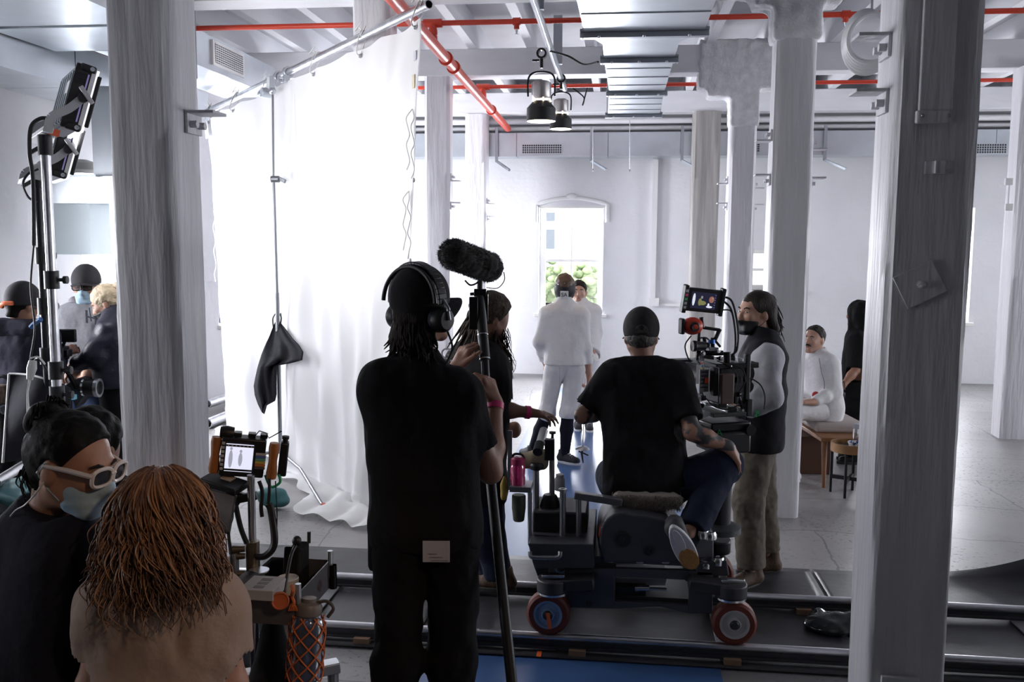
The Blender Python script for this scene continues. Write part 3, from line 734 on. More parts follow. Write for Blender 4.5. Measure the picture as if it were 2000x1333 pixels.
# left bay ducts
ld = thing('wide_duct', (-4.1, 6, 3.66), 'wide ribbed silver duct under the ceiling of the left bay', 'duct')
for i in range(4):
    y0 = 3.6+i*.8
    B = MB(); B.bx((-4.32, y0, 3.42), (-3.2, y0+.79, 3.72)); B.bx((-4.32, y0, 3.408), (-3.2, y0+.03, 3.42)); B.build('section', M_galv, ld, smooth=0)
sd = thing('side_duct', (-4.5, 6.5, 3.18), 'square silver duct along the top of the left wall', 'duct')
for i in range(5): MB().bx((-4.98, 3.5+i*1.2, 3.2), (-4.35, 4.69+i*1.2, 3.52)).build('section', M_galv, sd, smooth=0)
for y in (5.9, 8.1): MB().bx((-5, y-.025, 3.16), (-4.30, y+.025, 3.2)).build('hanger_rail', M_galv2, sd, smooth=0)
gd = thing('grille_duct', (-3.6, 8, 3.4), 'silver duct with a white air grille behind the nearest left column', 'duct')
B = MB(); ga, gb, gc, gd_ = P(405, 50, 7.4), P(530, 122, 9.2), P(530, 190, 9.2), P(400, 118, 7.2)
y0, y1 = 6.9, 9.25; xd = -3.52
MB().bx((xd-.55, y0, 3.44), (xd, y1, 3.73)).build('section', M_galv, gd, smooth=0)
fr = MB(); pa, pb = PX(412, 100, xd), PX(474, 140, xd)
fr.bx((xd, pa.y, 3.49), (xd+.02, pb.y, 3.70)); f_ = fr.build('grille_frame', M_white, gd, smooth=0)
MB().bx((xd+.015, pa.y+.04, 3.515), (xd+.022, pb.y-.04, 3.675)).build('vent', M_grille, f_, smooth=0)
B = MB()
for k in range(9): z = 3.52+k*.019; B.bx((xd+.018, pa.y+.04, z), (xd+.03, pb.y-.04, z+.008))
for k in range(14): y = pa.y+.05+(pb.y-pa.y-.1)*k/13; B.bx((xd+.018, y-.003, 3.515), (xd+.026, y+.003, 3.675))
B.build('louvre', M_white, f_, smooth=0)
MB().cyl((xd+.06, 7.35, 3.3), (xd+.06, 7.35, 4.03), .008, n=6).build('hanger_rod', M_steel, gd)
# drop duct over the left window
dd = thing('drop_duct', (-4.4, 8.6, 2.4), 'silver drop duct above the window of the left bay', 'duct')
a = P(183, 345, 7.4); c = P(222, 172, 7.4)
MB().bx((a.x, a.y, a.z), (c.x+.25, a.y+.35, c.z)).build('riser_section', M_galv, dd, smooth=0)
a = P(103, 397, 7.3); c = P(225, 345, 7.3); MB().bx((a.x, a.y, a.z), (c.x+.2, a.y+.5, c.z)).build('cross_section', M_galv, dd, smooth=0)
a = P(100, 497, 7.5); c = P(186, 398, 7.5); MB().bx((a.x, a.y, a.z), (c.x, a.y+.3, c.z)).build('lower_section', mat('galv_pale', (.60, .67, .70), .45, metal=.5), dd, smooth=0)
B = MB(); a = P(135, 345, 7.2); B.bx((a.x, a.y, a.z), (a.x+.22, a.y+.1, a.z+.015)); B.build('bracket', M_galv2, dd, smooth=0)
tag(MB().lathe(P(160, 340, 7.9), (0, 0, 1), [(.0, 0), (.14, .0), (.16, .03), (.13, .09), (.05, .12), (0, .125)], 24).build('dome_lamp', mat('dusty_white', (.62, .62, .58), .4)), 'pale round lamp bowl on the drop duct', 'lamp')
fl_ = thing('tube_light', P(620, 32, 6.6), 'white fluorescent batten behind the crossbar pipe', 'lamp')
a = P(565, 36, 6.5); MB().bx((a.x, a.y, 3.95), (a.x+.9, a.y+.10, 4.03)).build('housing', M_white, fl_, smooth=0); MB().cyl((a.x+.03, a.y+.05, 3.93), (a.x+.87, a.y+.05, 3.93), .016, n=10).build('tube', M_whitepipe, fl_)

# column fittings -----------------------------------------------------------
def bracket(p, ax, label, group, s=1.0, up=1):
    """L-shaped steel angle bolted on a column face; ax=(side along face, out of face)"""
    sd_, ot = V(ax[0]), V(ax[1])
    t = thing('angle_bracket', p, label, 'bracket', group)
    MB().box(p+ot*.006+UP*(-.03*up*s), (.13*s, .012, .085*s), (sd_, ot, UP)).build('plate', M_plaster, t, bevel=.002, smooth=0)
    MB().box(p+ot*.06*s+UP*(.012*up*s), (.13*s, .12*s, .012), (sd_, ot, UP)).build('shelf_plate', M_plaster, t, bevel=.002, smooth=0)
    for k in (-1, 1): MB().cyl(p+sd_*.035*k*s+ot*.012+UP*(-.035*up*s), p+sd_*.035*k*s+ot*.04*s+UP*(-.035*up*s), .016*s, n=6).build('bolt', M_plaster, t)
XX, YY = V((1, 0, 0)), V((0, 1, 0))
colFLr = LX+.135; p = PX(375, 228, colFLr+.0); bracket(V((colFLr, p.y, p.z)), (YY, XX), 'painted angle bracket on the nearest left column', 'column brackets')
xl = RX-.10-.1425
for (px, py), l in (((1720, 88), 'upper painted bracket on the nearest grey column'), ((1712, 195), 'lower painted bracket on the nearest grey column')):
    p = PX(px, py, xl); bracket(V((xl, YC[0]-.04, p.z)), (YY, -XX), l, 'column brackets', .95)
yf = YC[0]-.04-.148; p = PY(1835, 328, yf); 
t = thing('conduit_clip', p, 'small white clip plate above the diamond plate', 'bracket'); MB().box(p, (.10, .012, .045), (XX, YY, UP)).build('plate', M_plaster, t, bevel=.002, smooth=0); MB().box(p-YY*.02-XX*.01, (.035, .04, .045), (XX, YY, UP)).build('saddle', M_plaster, t, bevel=.003, smooth=0)
MB().cyl(p+XX*.015-YY*.005, p+XX*.015-YY*.035, .009, n=8).build('bolt', M_white, t)
p = PY(1796, 556, yf-.004); t = thing('diamond_plate', p, 'square plate turned on its corner with a bolt, on the nearest grey column', 'plate')
d1 = (XX*.9+UP*.46).normalized(); d2 = YY.cross(d1); MB().box(p, (.145, .012, .125), (d1, YY, d2)).build('plate', M_plaster, t, bevel=.002, smooth=0)
MB().cyl(p, p-YY*.035, .014, n=6).ell(p-YY*.03, (.013, .012, .013), n=8, m=6).build('bolt', mat('grey_lead', (.6, .6, .6), .5), t)
a = PY(1791, 217, yf); c = PY(1875, -120, yf); t = thing('cover_plate', a, 'tall flat cover plate at the top of the nearest grey column', 'plate')
MB().bx((a.x, yf-.022, a.z), (c.x, yf-.0, c.z)).build('panel', M_plaster, t, bevel=.004, smooth=0); MB().bx((a.x-.008, yf-.03, a.z-.045), (c.x-.01, yf-.0, a.z)).build('foot_flange', M_plaster, t, bevel=.006, smooth=0)
for k in (.1, .9): MB().ell((a.x+(c.x-a.x)*k, yf-.03, a.z-.02), (.007, .007, .007), n=8, m=6).build('screw', M_steel, t)
p = PY(1752, 1325, yf); tag(MB().bx((p.x-.06, yf-.02, p.z-.12), (p.x+.075, yf-.0, p.z+.01)).build('base_plate', M_plaster, bevel=.004, smooth=0), 'flat plate near the foot of the nearest grey column', 'plate')
for i, (X, Y, pys) in enumerate(((RX-.1375, YC[1], (275, 345)), (RX+.1375, YC[1], (290, 350)), (RX+.06-.135, YC[2], (357, 398)), (RX+.06+.135, YC[2], (365, 400)), (LX-.11+.135, YC[2], (355, 400)), (LX-.15+.15, YC[3], (398, 425)))):
    nm = ['left face of the column behind the man in the vest', 'right face of the column behind the man in the vest', 'left face of the column beside the timber post', 'right face of the column beside the timber post', 'column right of the cloth edge', 'slim column farthest back on the left'][i]
    for k, py in enumerate(pys):
        z = PX(1000+(X/Y+.117)*1800, py, X).z if abs(X) > .3 else 2.6
        sgn = -1 if i in (0, 2) else 1
        z = 2+(470-py)*(Y-.12*X)/1800
        bracket(V((X, Y, z)), (YY, XX*sgn), f"{'upper' if k == 0 else 'lower'} bracket on the {nm}", 'column brackets', .9, up=-1 if k == 0 else 1)
# coil of flexible hose hung under the beam
t = thing('hose_coil', P(1695, 80, 5.9), 'coil of pale flexible hose hanging beside the nearest grey column', 'hose')
B = MB(); c = P(1700, 78, 5.9)
for k in range(5):
    B.tube([c+V((.15*math.cos(a_), .03*k-.05+.02*math.sin(a_*2), .15*math.sin(a_)*(1.0+.08*k))) for a_ in [j*2*math.pi/28 for j in range(28)]], .017, 8, closed=True)
B.build('loops', M_whitepipe, t); MB().cyl(c+V((0, 0, .15)), c+V((0, 0, .45)), .008, n=6).build('hook', M_steel, t)
t = thing('light_switch', (0, 0, 0), 'white switch boxes on the far right column', 'switch'); t.location = PX(1968, 355, FX-.1)
for py in (355, 405): p = PY(1970, py, 9.83); MB().box(p, (.07, .04, .07)).build('box', M_white, t, bevel=.004, smooth=0)
p = PY(1970, 380, 9.83); MB().cyl(p-UP*.12, p+UP*.14, .008, n=6).build('conduit', M_whitepipe, t)
# ================================================================== PEOPLE KIT
M_skin = mat('skin_light', (.50, .285, .205), .5, var=.12, vscale=14, bump=.06, bscale=160)
M_skin2 = mat('skin_tan', (.40, .205, .135), .5, var=.14, vscale=14, bump=.06, bscale=160)
M_skin3 = mat('skin_brown', (.27, .135, .085), .5, var=.14, vscale=14, bump=.06, bscale=160)
M_tatt = mat('skin_tattooed', (.36, .19, .13), .5, col2=(.05, .05, .055), vscale=17, detail=3, fac=(.46, .54))
M_eye = mat('eye_white', (.75, .73, .70), .25); M_iris = mat('iris_dark', (.03, .02, .015), .2)
M_lip = mat('lip', (.36, .14, .12), .45)
def cloth_m(name, col, **k):
    k.setdefault('bump', .35); k.setdefault('bscale', 18); return mat(name, col, .9, spec=.2, **k)
M_tee = cloth_m('black_cotton', (.011, .0105, .012)); M_navytee = cloth_m('navy_cotton', (.010, .011, .02))
M_denim = cloth_m('dark_denim', (.013, .018, .038)); M_blackpant = cloth_m('black_trousers', (.008, .008, .010))
M_fence = cloth_m('white_fencing_cotton', (.72, .71, .72), var=.04)
def lerp(a, b, t): return V(a)+(V(b)-V(a))*t
class HeadFrame:
    def __init__(s, c, f, u=(0, 0, 1), hs=1.0):
        s.c = V(c); s.f = V(f).normalized(); u = V(u); s.r = s.f.cross(u).normalized(); s.u = s.r.cross(s.f).normalized(); s.s = hs
    def __call__(s, r, f, u): return s.c+(s.r*r+s.f*f+s.u*u)*s.s
    @property
    def ax(s): return (s.r, s.f, s.u)
def add_head(S, H, nk, nr=.055, face=True):
    k = H.s
    S.ell(H(0, -.012, .028), (.077*k, .097*k, .088*k), H.ax, k=.02)
    S.ell(H(0, .022, -.03), (.062*k, .072*k, .082*k), H.ax, k=.03)
    for sg in (-1, 1):
        S.cone(H(.05*sg, -.005, -.055), H(.016*sg, .072, -.098), .020*k, .017*k, k=.03)
        S.ell(H(.078*sg, -.012, -.012), (.011*k, .021*k, .032*k), H.ax, k=.010)
        if face: S.ell(H(.036*sg, .070, -.022), (.022*k, .020*k, .02*k), H.ax, k=.02)
    S.cone(H(-.012, .076, -.1), H(.012, .076, -.1), .017*k, k=.02)
    if face:
        S.cone(H(-.03, .078, .024), H(.03, .078, .024), .011*k, k=.015)
        S.cone(H(0, .088, .012), H(0, .108, -.03), .0085*k, .0125*k, k=.010)
        for sg in (-1, 1): S.ell(H(.011*sg, .098, -.034), (.009*k, .011*k, .008*k), H.ax, k=.006)
        S.cone(H(-.018, .086, -.062), H(.018, .086, -.062), .008*k, k=.008); S.cone(H(-.014, .084, -.072), H(.014, .084, -.072), .009*k, k=.008)
        for sg in (-1, 1): S.ell(H(.032*sg, .092, .004), (.015*k, .011*k, .009*k), H.ax, k=.010, sub=True)
    S.cone(nk, H(0, -.022, -.06), nr*k*1.08, nr*k*.95, k=.035)
def add_hand(S, wr, d, n, t, curl=(.5, .55, .6, .65), thumb=(.6, .7, .25), tc=.3, sc=1.0):
    d = V(d).normalized(); n = V(n); n = (n-d*n.dot(d)).normalized(); t0 = n.cross(d).normalized(); t = t0 if t0.dot(V(t)) > 0 else -t0
    wr = V(wr); L = [.092, .096, .09, .082]; seg = [(.043, .026, .021), (.047, .03, .022), (.044, .028, .021), (.035, .021, .019)]
    S.cone(wr-d*.015*sc, wr+d*.05*sc, .023*sc, .024*sc, k=.02)
    for i in range(4):
        kn = wr+(d*L[i]+t*(.032-.0215*i))*sc
        S.cone(wr+(d*.015+t*(.016-.011*i))*sc, kn, .0155*sc, .0115*sc, k=.012)
        a = 0; p = kn; cur = d
        for j in range(3):
            a += curl[i]*(.9, 1.15, .75)[j]
            cur = d*math.cos(a)+n*math.sin(a)
            q = p+cur*seg[i][j]*sc; S.cone(p, q, (.0098, .0088, .008)[j]*sc, (.0088, .008, .0068)[j]*sc, k=.004); p = q
    p = wr+(d*.022+t*.022)*sc; td = (d*thumb[0]+t*thumb[1]+n*thumb[2]).normalized()
    for j, (l, r0, r1) in enumerate(((.045, .015, .0115), (.034, .011, .0095), (.027, .0092, .0075))):
        q = p+td*l*sc; S.cone(p, q, r0*sc, r1*sc, k=.008 if j == 0 else .004); p = q
        td = (td+(d*.5+n*.5)*tc).normalized()
def pel(J): return (J['hipL']+J['hipR'])/2
def body(J, H, label, h=.008, skin=None, lw=1.0, hands=None, face=True, region=None, extra=None, nr=.055, feet=False, base=None):
    S = SDF(h); k = lw; nk = J['nk']; pv = pel(J)
    add_head(S, H, nk, nr, face)
    for s_ in 'LR':
        sh, el, wr, hp, kn, an = [J[q+s_] for q in ('sh', 'el', 'wr', 'hip', 'kn', 'an')]
        S.cone(lerp(sh, nk, .30)-UP*.04, lerp(hp, pv, .1)+UP*.04, .072*k, .070*k, k=.05)
        S.cone(nk-UP*.02, sh, .034*k, .044*k, k=.04)
        S.cone(sh, el, .050*k, .038*k, k=.04); S.cone(lerp(el, sh, .0), lerp(el, wr, .35), .038*k, .041*k, k=.03); S.cone(lerp(el, wr, .35), wr, .041*k, .027*k, k=.03)
        S.cone(hp, kn, .074*k, .052*k, k=.05); S.cone(kn, lerp(kn, an, .35), .054*k, .055*k, k=.03); S.cone(lerp(kn, an, .35), an, .055*k, .036*k, k=.03)
        if feet:
            ft = V(J.get('toe'+s_, an+H.f*.17-UP*.05)); S.cone(an-UP*.03, ft, .034*k, .025*k, k=.03)
        hd = (hands or {}).get(s_)
        if hd: add_hand(S, wr, **hd)
        else: S.ell(wr+(wr-el).normalized()*.07, (.04, .04, .05), k=.03)
    S.cone(nk-UP*.08, pv, .075*k, .075*k, k=.05)
    o = S.build('person', skin or M_skin, None, region)
    return tag(o, label, 'person')
def tshirt(J, root, m, name='shirt', h=.008, r=.105, lo=.115, frac=.55, hem=None, sr=.064, fold=(.006, 11), neck=.035, k=.07, hang=0, long=False, cuff=.92, fr=.042, belly=.125):
    S = SDF(h); nk = J['nk']; pv = pel(J); hemp = V(hem) if hem is not None else pv-UP*.05
    for s_ in 'LR':
        sh, el, wr, hp = J['sh'+s_], J['el'+s_], J['wr'+s_], J['hip'+s_]
        S.cone(lerp(sh, nk, .30)-UP*.05, lerp(hp, pv, .1)+UP*.03, r, lo, k=k)
        S.cone(lerp(hp, pv, .1)+UP*.03, lerp(hp, pv, .1)-UP*.14, lo, lo*1.03, k=k)
        S.cone(nk-UP*.015, sh+UP*.004, .052, sr*.95, k=.06)
        e = lerp(sh, el, min(frac, 1)); S.cone(sh, e, sr*1.02, sr*(1.05 if not long else .9), k=.05)
        if long:
            S.cone(e, lerp(el, wr, .45), sr*.9, sr*.82, k=.05); S.cone(lerp(el, wr, .45), lerp(el, wr, cuff), sr*.82, fr, k=.03)
            S.cut(lerp(el, wr, cuff), wr-el, near=tuple(lerp(el, wr, cuff+.1)), rad=.085)
        else: S.cut(e, el-sh, near=tuple(e+(el-sh).normalized()*.05), rad=.085)
    S.cone(nk-UP*.08, pv, r*1.02, belly, k=k); S.cone(nk-UP*.07, nk+UP*.02, .088, .066, k=.04)
    S.cut(hemp, (0, 0, -1), near=tuple(hemp-UP*.12), rad=.36)
    S.cut(nk+UP*neck, (V(J.get('hd', nk+UP*.2))-nk).normalized()+UP*1.2, near=tuple(nk+UP*.10), rad=.155)
    S.fold(fold[0], fold[1]); S.fold(fold[0]*.55, (fold[1]*2.6, fold[1]*2.6, fold[1]*1.1))
    return S.build(name, m, root)
def trousers(J, root, m, name='trousers', h=.008, r=(.112, .088, .070), waist=None, cuff=.93, fold=(.006, 9), k=.03):
    S = SDF(h); pv = pel(J)
    for s_ in 'LR':
        hp, kn, an = J['hip'+s_], J['kn'+s_], J['an'+s_]
        S.cone(hp, kn, r[0], r[1], k=k); e = lerp(kn, an, cuff); S.cone(kn, e, r[1], r[2], k=.05)
        S.cut(e, an-kn, near=tuple(e+(an-kn).normalized()*.05), rad=.13)
        S.cone(pv+UP*.07, lerp(pv, hp, .7), .106, r[0]+.002, k=.05)
    S.fold(fold[0], fold[1]); S.fold(fold[0]*.6, fold[1]*2.7)
    if waist is not None: S.cut(waist, (0, 0, 1), near=tuple(pv), rad=.21)
    return S.build(name, m, root)
def shoe(root, heel, toe, m, ms, up=(0, 0, 1), h=.007, w=.046, high=.05):
    heel = V(heel); toe = V(toe); d = (toe-heel).normalized(); u = V(up); u = (u-d*u.dot(d)).normalized(); s = d.cross(u); L = (toe-heel).length
    S = SDF(h); S.cone(heel+d*.04+u*.045, toe-d*.05+u*.038, w*.82, w*.9, k=.03, fl=(u, 1.25)); S.cone(heel+d*.045+u*.05, heel+d*.06+u*(.07+high), w*.8, w*.86, k=.03); S.cone(heel+d*.07+u*.08, toe-d*.1+u*.05, w*.72, w*.7, k=.03)
    S.cut(heel+u*.018, -u); S.cut(heel+d*.06+u*(.075+high), u)
    o = S.build('shoe', m, root)
    out = []
    for i in range(26):
        a = 2*math.pi*i/26; x = math.cos(a); y = math.sin(a)
        out.append(heel+d*(L/2+x*L/2)+s*(y*w*(1.0+.14*x-.22*max(0, -x)*0-.12*(1-x*x)*0)))
    MB().prism([p-u*.002 for p in out], u*.026).build('sole', ms, o, bevel=.004)
    for i in range(4): MB().bar(heel+d*(L*(.45+.08*i))+u*(.105-.011*i)-s*w*.5, heel+d*(L*(.45+.08*i))+u*(.105-.011*i)+s*w*.5, .008, .006).build('lace', ms, o, smooth=0) if m is not ms else None
    return o
def eyes(root, H, brow=(.06, .04, .03), look=0.0):
    mb = mat('brow_%.2f' % brow[0], brow, .8)
    for sg in (-1, 1):
        e = MB().ell(H(.031*sg, .0815, .004), (.0130*H.s, .008*H.s, .0052*H.s), H.ax, 12, 8).build('eye', M_eye, root)
        MB().ell(H(.031*sg+look*.006, .0868, .004), (.0052*H.s, .0035*H.s, .0048*H.s), H.ax, 10, 6).build('iris', M_iris, e)
        MB().tube([H(.014*sg, .091, .022), H(.032*sg, .0905, .029), H(.050*sg, .078, .023)], [.0035*H.s, .0048*H.s, .0025*H.s], 6).build('eyebrow', mb, root)
def lips(root, H): MB().tube([H(-.024, .084, -.067), H(-.01, .0935, -.0655), H(0, .0935, -.067), H(.01, .0935, -.0655), H(.024, .084, -.067)], [.002, .0055, .0055, .0055, .002], 6).build('lips', M_lip, root)
def hair_cap(root, H, m, h=.007, back=-.05, low=-.05, front=.045, thick=.012, fold=(.006, 40), extra=None, name='hair', side=True):
    """short hair over the skull: thick = how far it stands off"""
    S = SDF(h); k = H.s
    S.ell(H(0, -.016, .032), ((.077+thick)*k, (.097+thick)*k, (.088+thick)*k), H.ax, k=.02)
    S.cone(H(0, -.06, -.01), H(0, -.065, low), .05*k, .04*k, k=.03)
    for e in (extra or []): S.cone(H(*e[0]), H(*e[1]), e[2]*k, e[3]*k, k=.03)
    S.cut(H(0, front, 0), (H.f*1.0-H.u*.75).normalized() if side else H.f, near=tuple(H(0, .11, -.03)), rad=.16*k)
    S.cut(H(0, 0, low-.015), -H.u)
    S.fold(*fold); return S.build(name, m, root)
def strands(root, name, m, paths, r=.0035, n=5, kind=None):
    B = MB()
    for p in paths:
        q = spline(p, 4); L = len(q); B.tube(q, [r*(1-.75*(i/(L-1))**2) for i in range(L)], n)
    o = B.build(name, m, root, smooth=180)
    return o
def ball_cap(root, H, m, backwards=False, bill=True, tilt=.0, mb=None, bill_dir=None, off=.0, deep=.012, bl=.085, droop=1.0):
    k = H.s; S = SDF(.006); T = .014
    S.ell(H(0, -.014, .040+off), ((.077+T)*k, (.097+T)*k, (.088+T)*k), H.ax, k=.01); S.ell(H(0, -.015, .05+off), ((.07+T)*k, (.088+T)*k, (.09+T)*k), H.ax, k=.03)
    nn = (-H.u+H.f*tilt).normalized(); S.cut(H(0, 0, deep+off), nn)
    f = H.f if not backwards else -H.f
    if backwards:   # the strap opening shows over the brow side turned to the back
        pass
    o = S.build('cap', m, root)
    MB().ell(H(0, -.014, .143+off), (.008, .008, .005), H.ax, 8, 6).build('button', m, o)
    if bill:
        bd = V(bill_dir).normalized() if bill_dir else f; br = bd.cross(H.u).normalized(); c = H(0, -.014, deep+.012+off)
        def bp(u, v):
            a = (u-.5)*math.pi*.92; rr = .098*k+bl*k*v*max(0, math.cos(a*.98))**.65
            p = c+(bd*math.cos(a)*rr+br*math.sin(a)*.088*k*(1+.10*v))
            return p-H.u*(.010*v+.018*k*(abs(math.sin(a))**2)*1.2*droop-.004)
        MB().grid(bp, 24, 6).build('bill', mb or m, o, smooth=180, solid=.005)
    return o
def opening_patch(root, H, m):  # strap hole of a cap worn back to front or seen from behind
    def q(u, v):
        a = math.pi*u; return H(.038*math.cos(a), -.014-.112, .014+.045*math.sin(a)*v)
    return MB().grid(q, 14, 6).build('strap_opening', m, root, smooth=180, solid=.004)
def face_mask(root, H, m, top=-.012, loops=True, full=True):
    S = SDF(.005); k = H.s
    S.ell(H(0, .028, -.05), (.0655*k, .075*k, .075*k), H.ax, k=.02); S.cone(H(0, .085, -.015), H(0, .105, -.035), .014*k, .019*k, k=.03); S.cone(H(-.02, .075, -.1), H(.02, .075, -.1), .026*k, k=.03)
    S.cut(H(0, .10, top), (H.u*1.0+H.f*(-.05)).normalized()); S.cut(H(0, .016, 0), -H.f)
    S.fold(.0025, (14, 14, 60)); o = S.build('face_mask', m, root)
    if loops:
        for sg in (-1, 1):
            MB().curve([H(.064*sg, .03, -.025), H(.074*sg, .0, -.002), H(.086*sg, -.018, .016), H(.086*sg, -.034, -.012), H(.078*sg, -.015, -.042), H(.066*sg, .022, -.075)], .0016*k, 5, 5).build('ear_loop', m, o)
    return o
def std_hands(J, f, curl=.45):
    return {}
# ================================================================== PEOPLE
def JX_(D, **k): return {n: P(v[0], v[1], D+(v[2] if len(v) > 2 else 0)) for n, v in k.items()}
M_hairdk = mat('hair_dark_brown', (.020, .013, .010), .6, spec=.25, bump=.5, bscale=60, stretch=(3, 3, .4)); M_hairbk = mat('hair_black', (.005, .0045, .005), .65, bump=.2, bscale=70, spec=.2)
M_pink = mat('pink_wristband', (.85, .045, .22), .45)
M_capbk = mat('black_cap', (.010, .0095, .011), .85, bump=.2, bscale=40)
def wristband(root, a, b, t, r, m=M_pink, w=.026):
    p = lerp(a, b, t); d = (V(b)-V(a)).normalized(); MB().ringtube(p-d*w/2, p+d*w/2, r, r-.003, 22).build('wristband', m, root)

# ---- boom operator, back to the photographer ---------------------------------
D = 3.33
J = JX_(D, hd=(828, 600, .02), nk=(818, 712, 0), shL=(740, 752, -.02), shR=(902, 776, .02), elL=(775, 880, .24), wrL=(888, 724, .36), elR=(958, 922, .08), wrR=(967, 788, .20),
        hipL=(782, 1040, 0), hipR=(884, 1040, .0), knL=(776, 1290, -.02), knR=(884, 1295, .03), anL=(738, 1500, -.05), anR=(878, 1505, .05))
fd = DIR(.62, .78, .05); H = HeadFrame(P(826, 603, D+.02), fd, hs=1.06)
BOOM_A, BOOM_B = P(944, 655, 3.70), P(1001, 1345, 3.16)   # the pole he holds, upper and lower end
bd = (BOOM_B-BOOM_A).normalized()
hands = {'R': dict(d=DIR(-.30, .25, .90), n=DIR(-.85, .45, -.1), t=DIR(-.2, -.9, .3), curl=(1.0, 1.05, 1.1, 1.1), thumb=(.75, .5, .2), tc=.4, sc=1.05),
         'L': dict(d=DIR(.45, .05, .88), n=DIR(.75, .5, -.45), t=DIR(-.3, -.7, .6), curl=(.75, .8, .85, .9), thumb=(.85, .55, .1), tc=.2, sc=1.05)}
boomop = body(J, H, 'person in black t-shirt, cap and headphones holding up the boom pole', .006, M_skin2, 1.06, hands)
tshirt(J, boomop, M_tee, 't_shirt', .007, r=.114, lo=.112, frac=.68, hem=P(830, 1062, D), sr=.064, fold=(.008, 11), belly=.122, k=.05, neck=.06)
trousers(J, boomop, M_blackpant, h=.008, r=(.104, .083, .074), cuff=.95, k=.015, fold=(.009, 10))
for s_, x in (('L', -.05), ('R', .05)):
    hp = V((J['an'+s_].x, J['an'+s_].y, 0)); f2 = DIR(.2, .98); shoe(boomop, hp-f2*.08, hp+f2*.21, mat('black_shoe', (.01, .01, .01), .5), mat('dark_sole', (.03, .03, .03), .6))
cp = ball_cap(boomop, H, M_capbk, off=.0, tilt=.10, deep=.006, bl=.080, bill_dir=DIR(.70, .70, .10), droop=3.2)
S = SDF(.006); S.ell(H(0, -.03, -.01), (.079, .092, .075), H.ax, k=.02); S.cone(H(0, -.06, -.02), H(0, -.072, -.115), .055, .05, k=.03); S.cut(H(0, .02, 0), H.f); S.fold(.006, 40)
hr = S.build('hair', M_hairdk, boomop); q = random.Random(4); pts = []
for i in range(110):
    a = math.pi*(.08+.84*q.random())+math.pi; r0 = .08
    p0 = H(r0*math.cos(a)*1.02, r0*math.sin(a)*1.2-.01, -.03-.03*q.random()); ln = q.uniform(.07, .135)
    o_ = (H.r*math.cos(a)+H.f*math.sin(a))
    pts.append([p0, p0+o_*.014-H.u*ln*.4, p0+o_*(.008+.012*q.random())-H.u*ln*.75+H.r*q.uniform(-.015, .015), p0+o_*q.uniform(.0, .035)-H.u*ln+H.r*q.uniform(-.025, .025)])
strands(hr, 'strand', M_hairdk, pts, .0065)
wristband(boomop, J['elR'], J['wrR'], .95, .035)
lab(MB().box(P(852, 1078, D-.135), (.094, .003, .076), (RGT, FWD, UP)).build('pocket_card', mat('card_grey', (.50, .49, .53), .6), boomop, bevel=.001, smooth=0), 'pale card on the back pocket')
B = MB(); c_ = P(845, 1086, D-.138)
for k in range(3): B.box(c_+UP*(.006-.012*k)+RGT*(.012*k), (.03+.015*k, .001, .0015), (RGT, FWD, UP))
B.build('print_line', mat('print_grey', (.2, .2, .22), .6), boomop, smooth=0)
# wallet / pouch bulge at the hip and the cable of the recorder
MB().box(P(735, 1065, D+.02), (.05, .12, .17), (RGT, FWD, UP)).build('belt_pouch', M_tee, boomop, bevel=.02)
# headphones
hp = thing('headphones', H(0, 0, .1), 'black padded headphones worn over the cap of the boom operator', 'headphones')
band = [H(.118*math.cos(a_), -.028, .03+.128*math.sin(a_)) for a_ in [math.pi*(-.02+1.04*i/24) for i in range(25)]]
B = MB()
for i in range(24): B.bar(band[i], band[i+1]+(band[i+1]-band[i])*.15, .040, .012, (band[i]+band[i+1])/2-H(0, -.028, .03))
B.build('headband', mat('headphone_leather', (.015, .014, .015), .35), hp, bevel=.003)
b2 = [H(.122*math.cos(a_), -.068+.01*math.sin(a_), .022+.125*math.sin(a_)) for a_ in [math.pi*(.02+.96*i/24) for i in range(25)]]
MB().tube(b2, .008, 8).build('headband', mat('headphone_leather', (0, 0, 0)), hp)
for sg in (-1, 1):
    c = H(.106*sg, -.02, -.03); cu = MB().lathe(c-H.r*sg*.022, H.r*sg, [(.040, 0), (.047, .008), (.047, .022), (.044, .038), (.034, .050), (.0, .052)], 28).build('ear_cup', M_black, hp)
    MB().lathe(c-H.r*sg*.03, H.r*sg, [(.03, 0), (.046, .003), (.048, .016), (.04, .022)], 28).build('ear_cushion', mat('blue_black_foam', (.012, .016, .04), .7), cu)
    MB().curve([H(.118*sg, -.028, .04), H(.135*sg, -.02, .01), c+H.r*sg*.03+H.u*.03, c+H.r*sg*.035], .007, 7).build('slider', M_steel, hp)
MB().curve([H(.13, -.02, -.07), H(.12, .01, -.13), H(.11, -.02, -.2), H(.14, -.06, -.30), H(.12, -.05, -.42)], .004, 6).build('cable', M_black, hp)

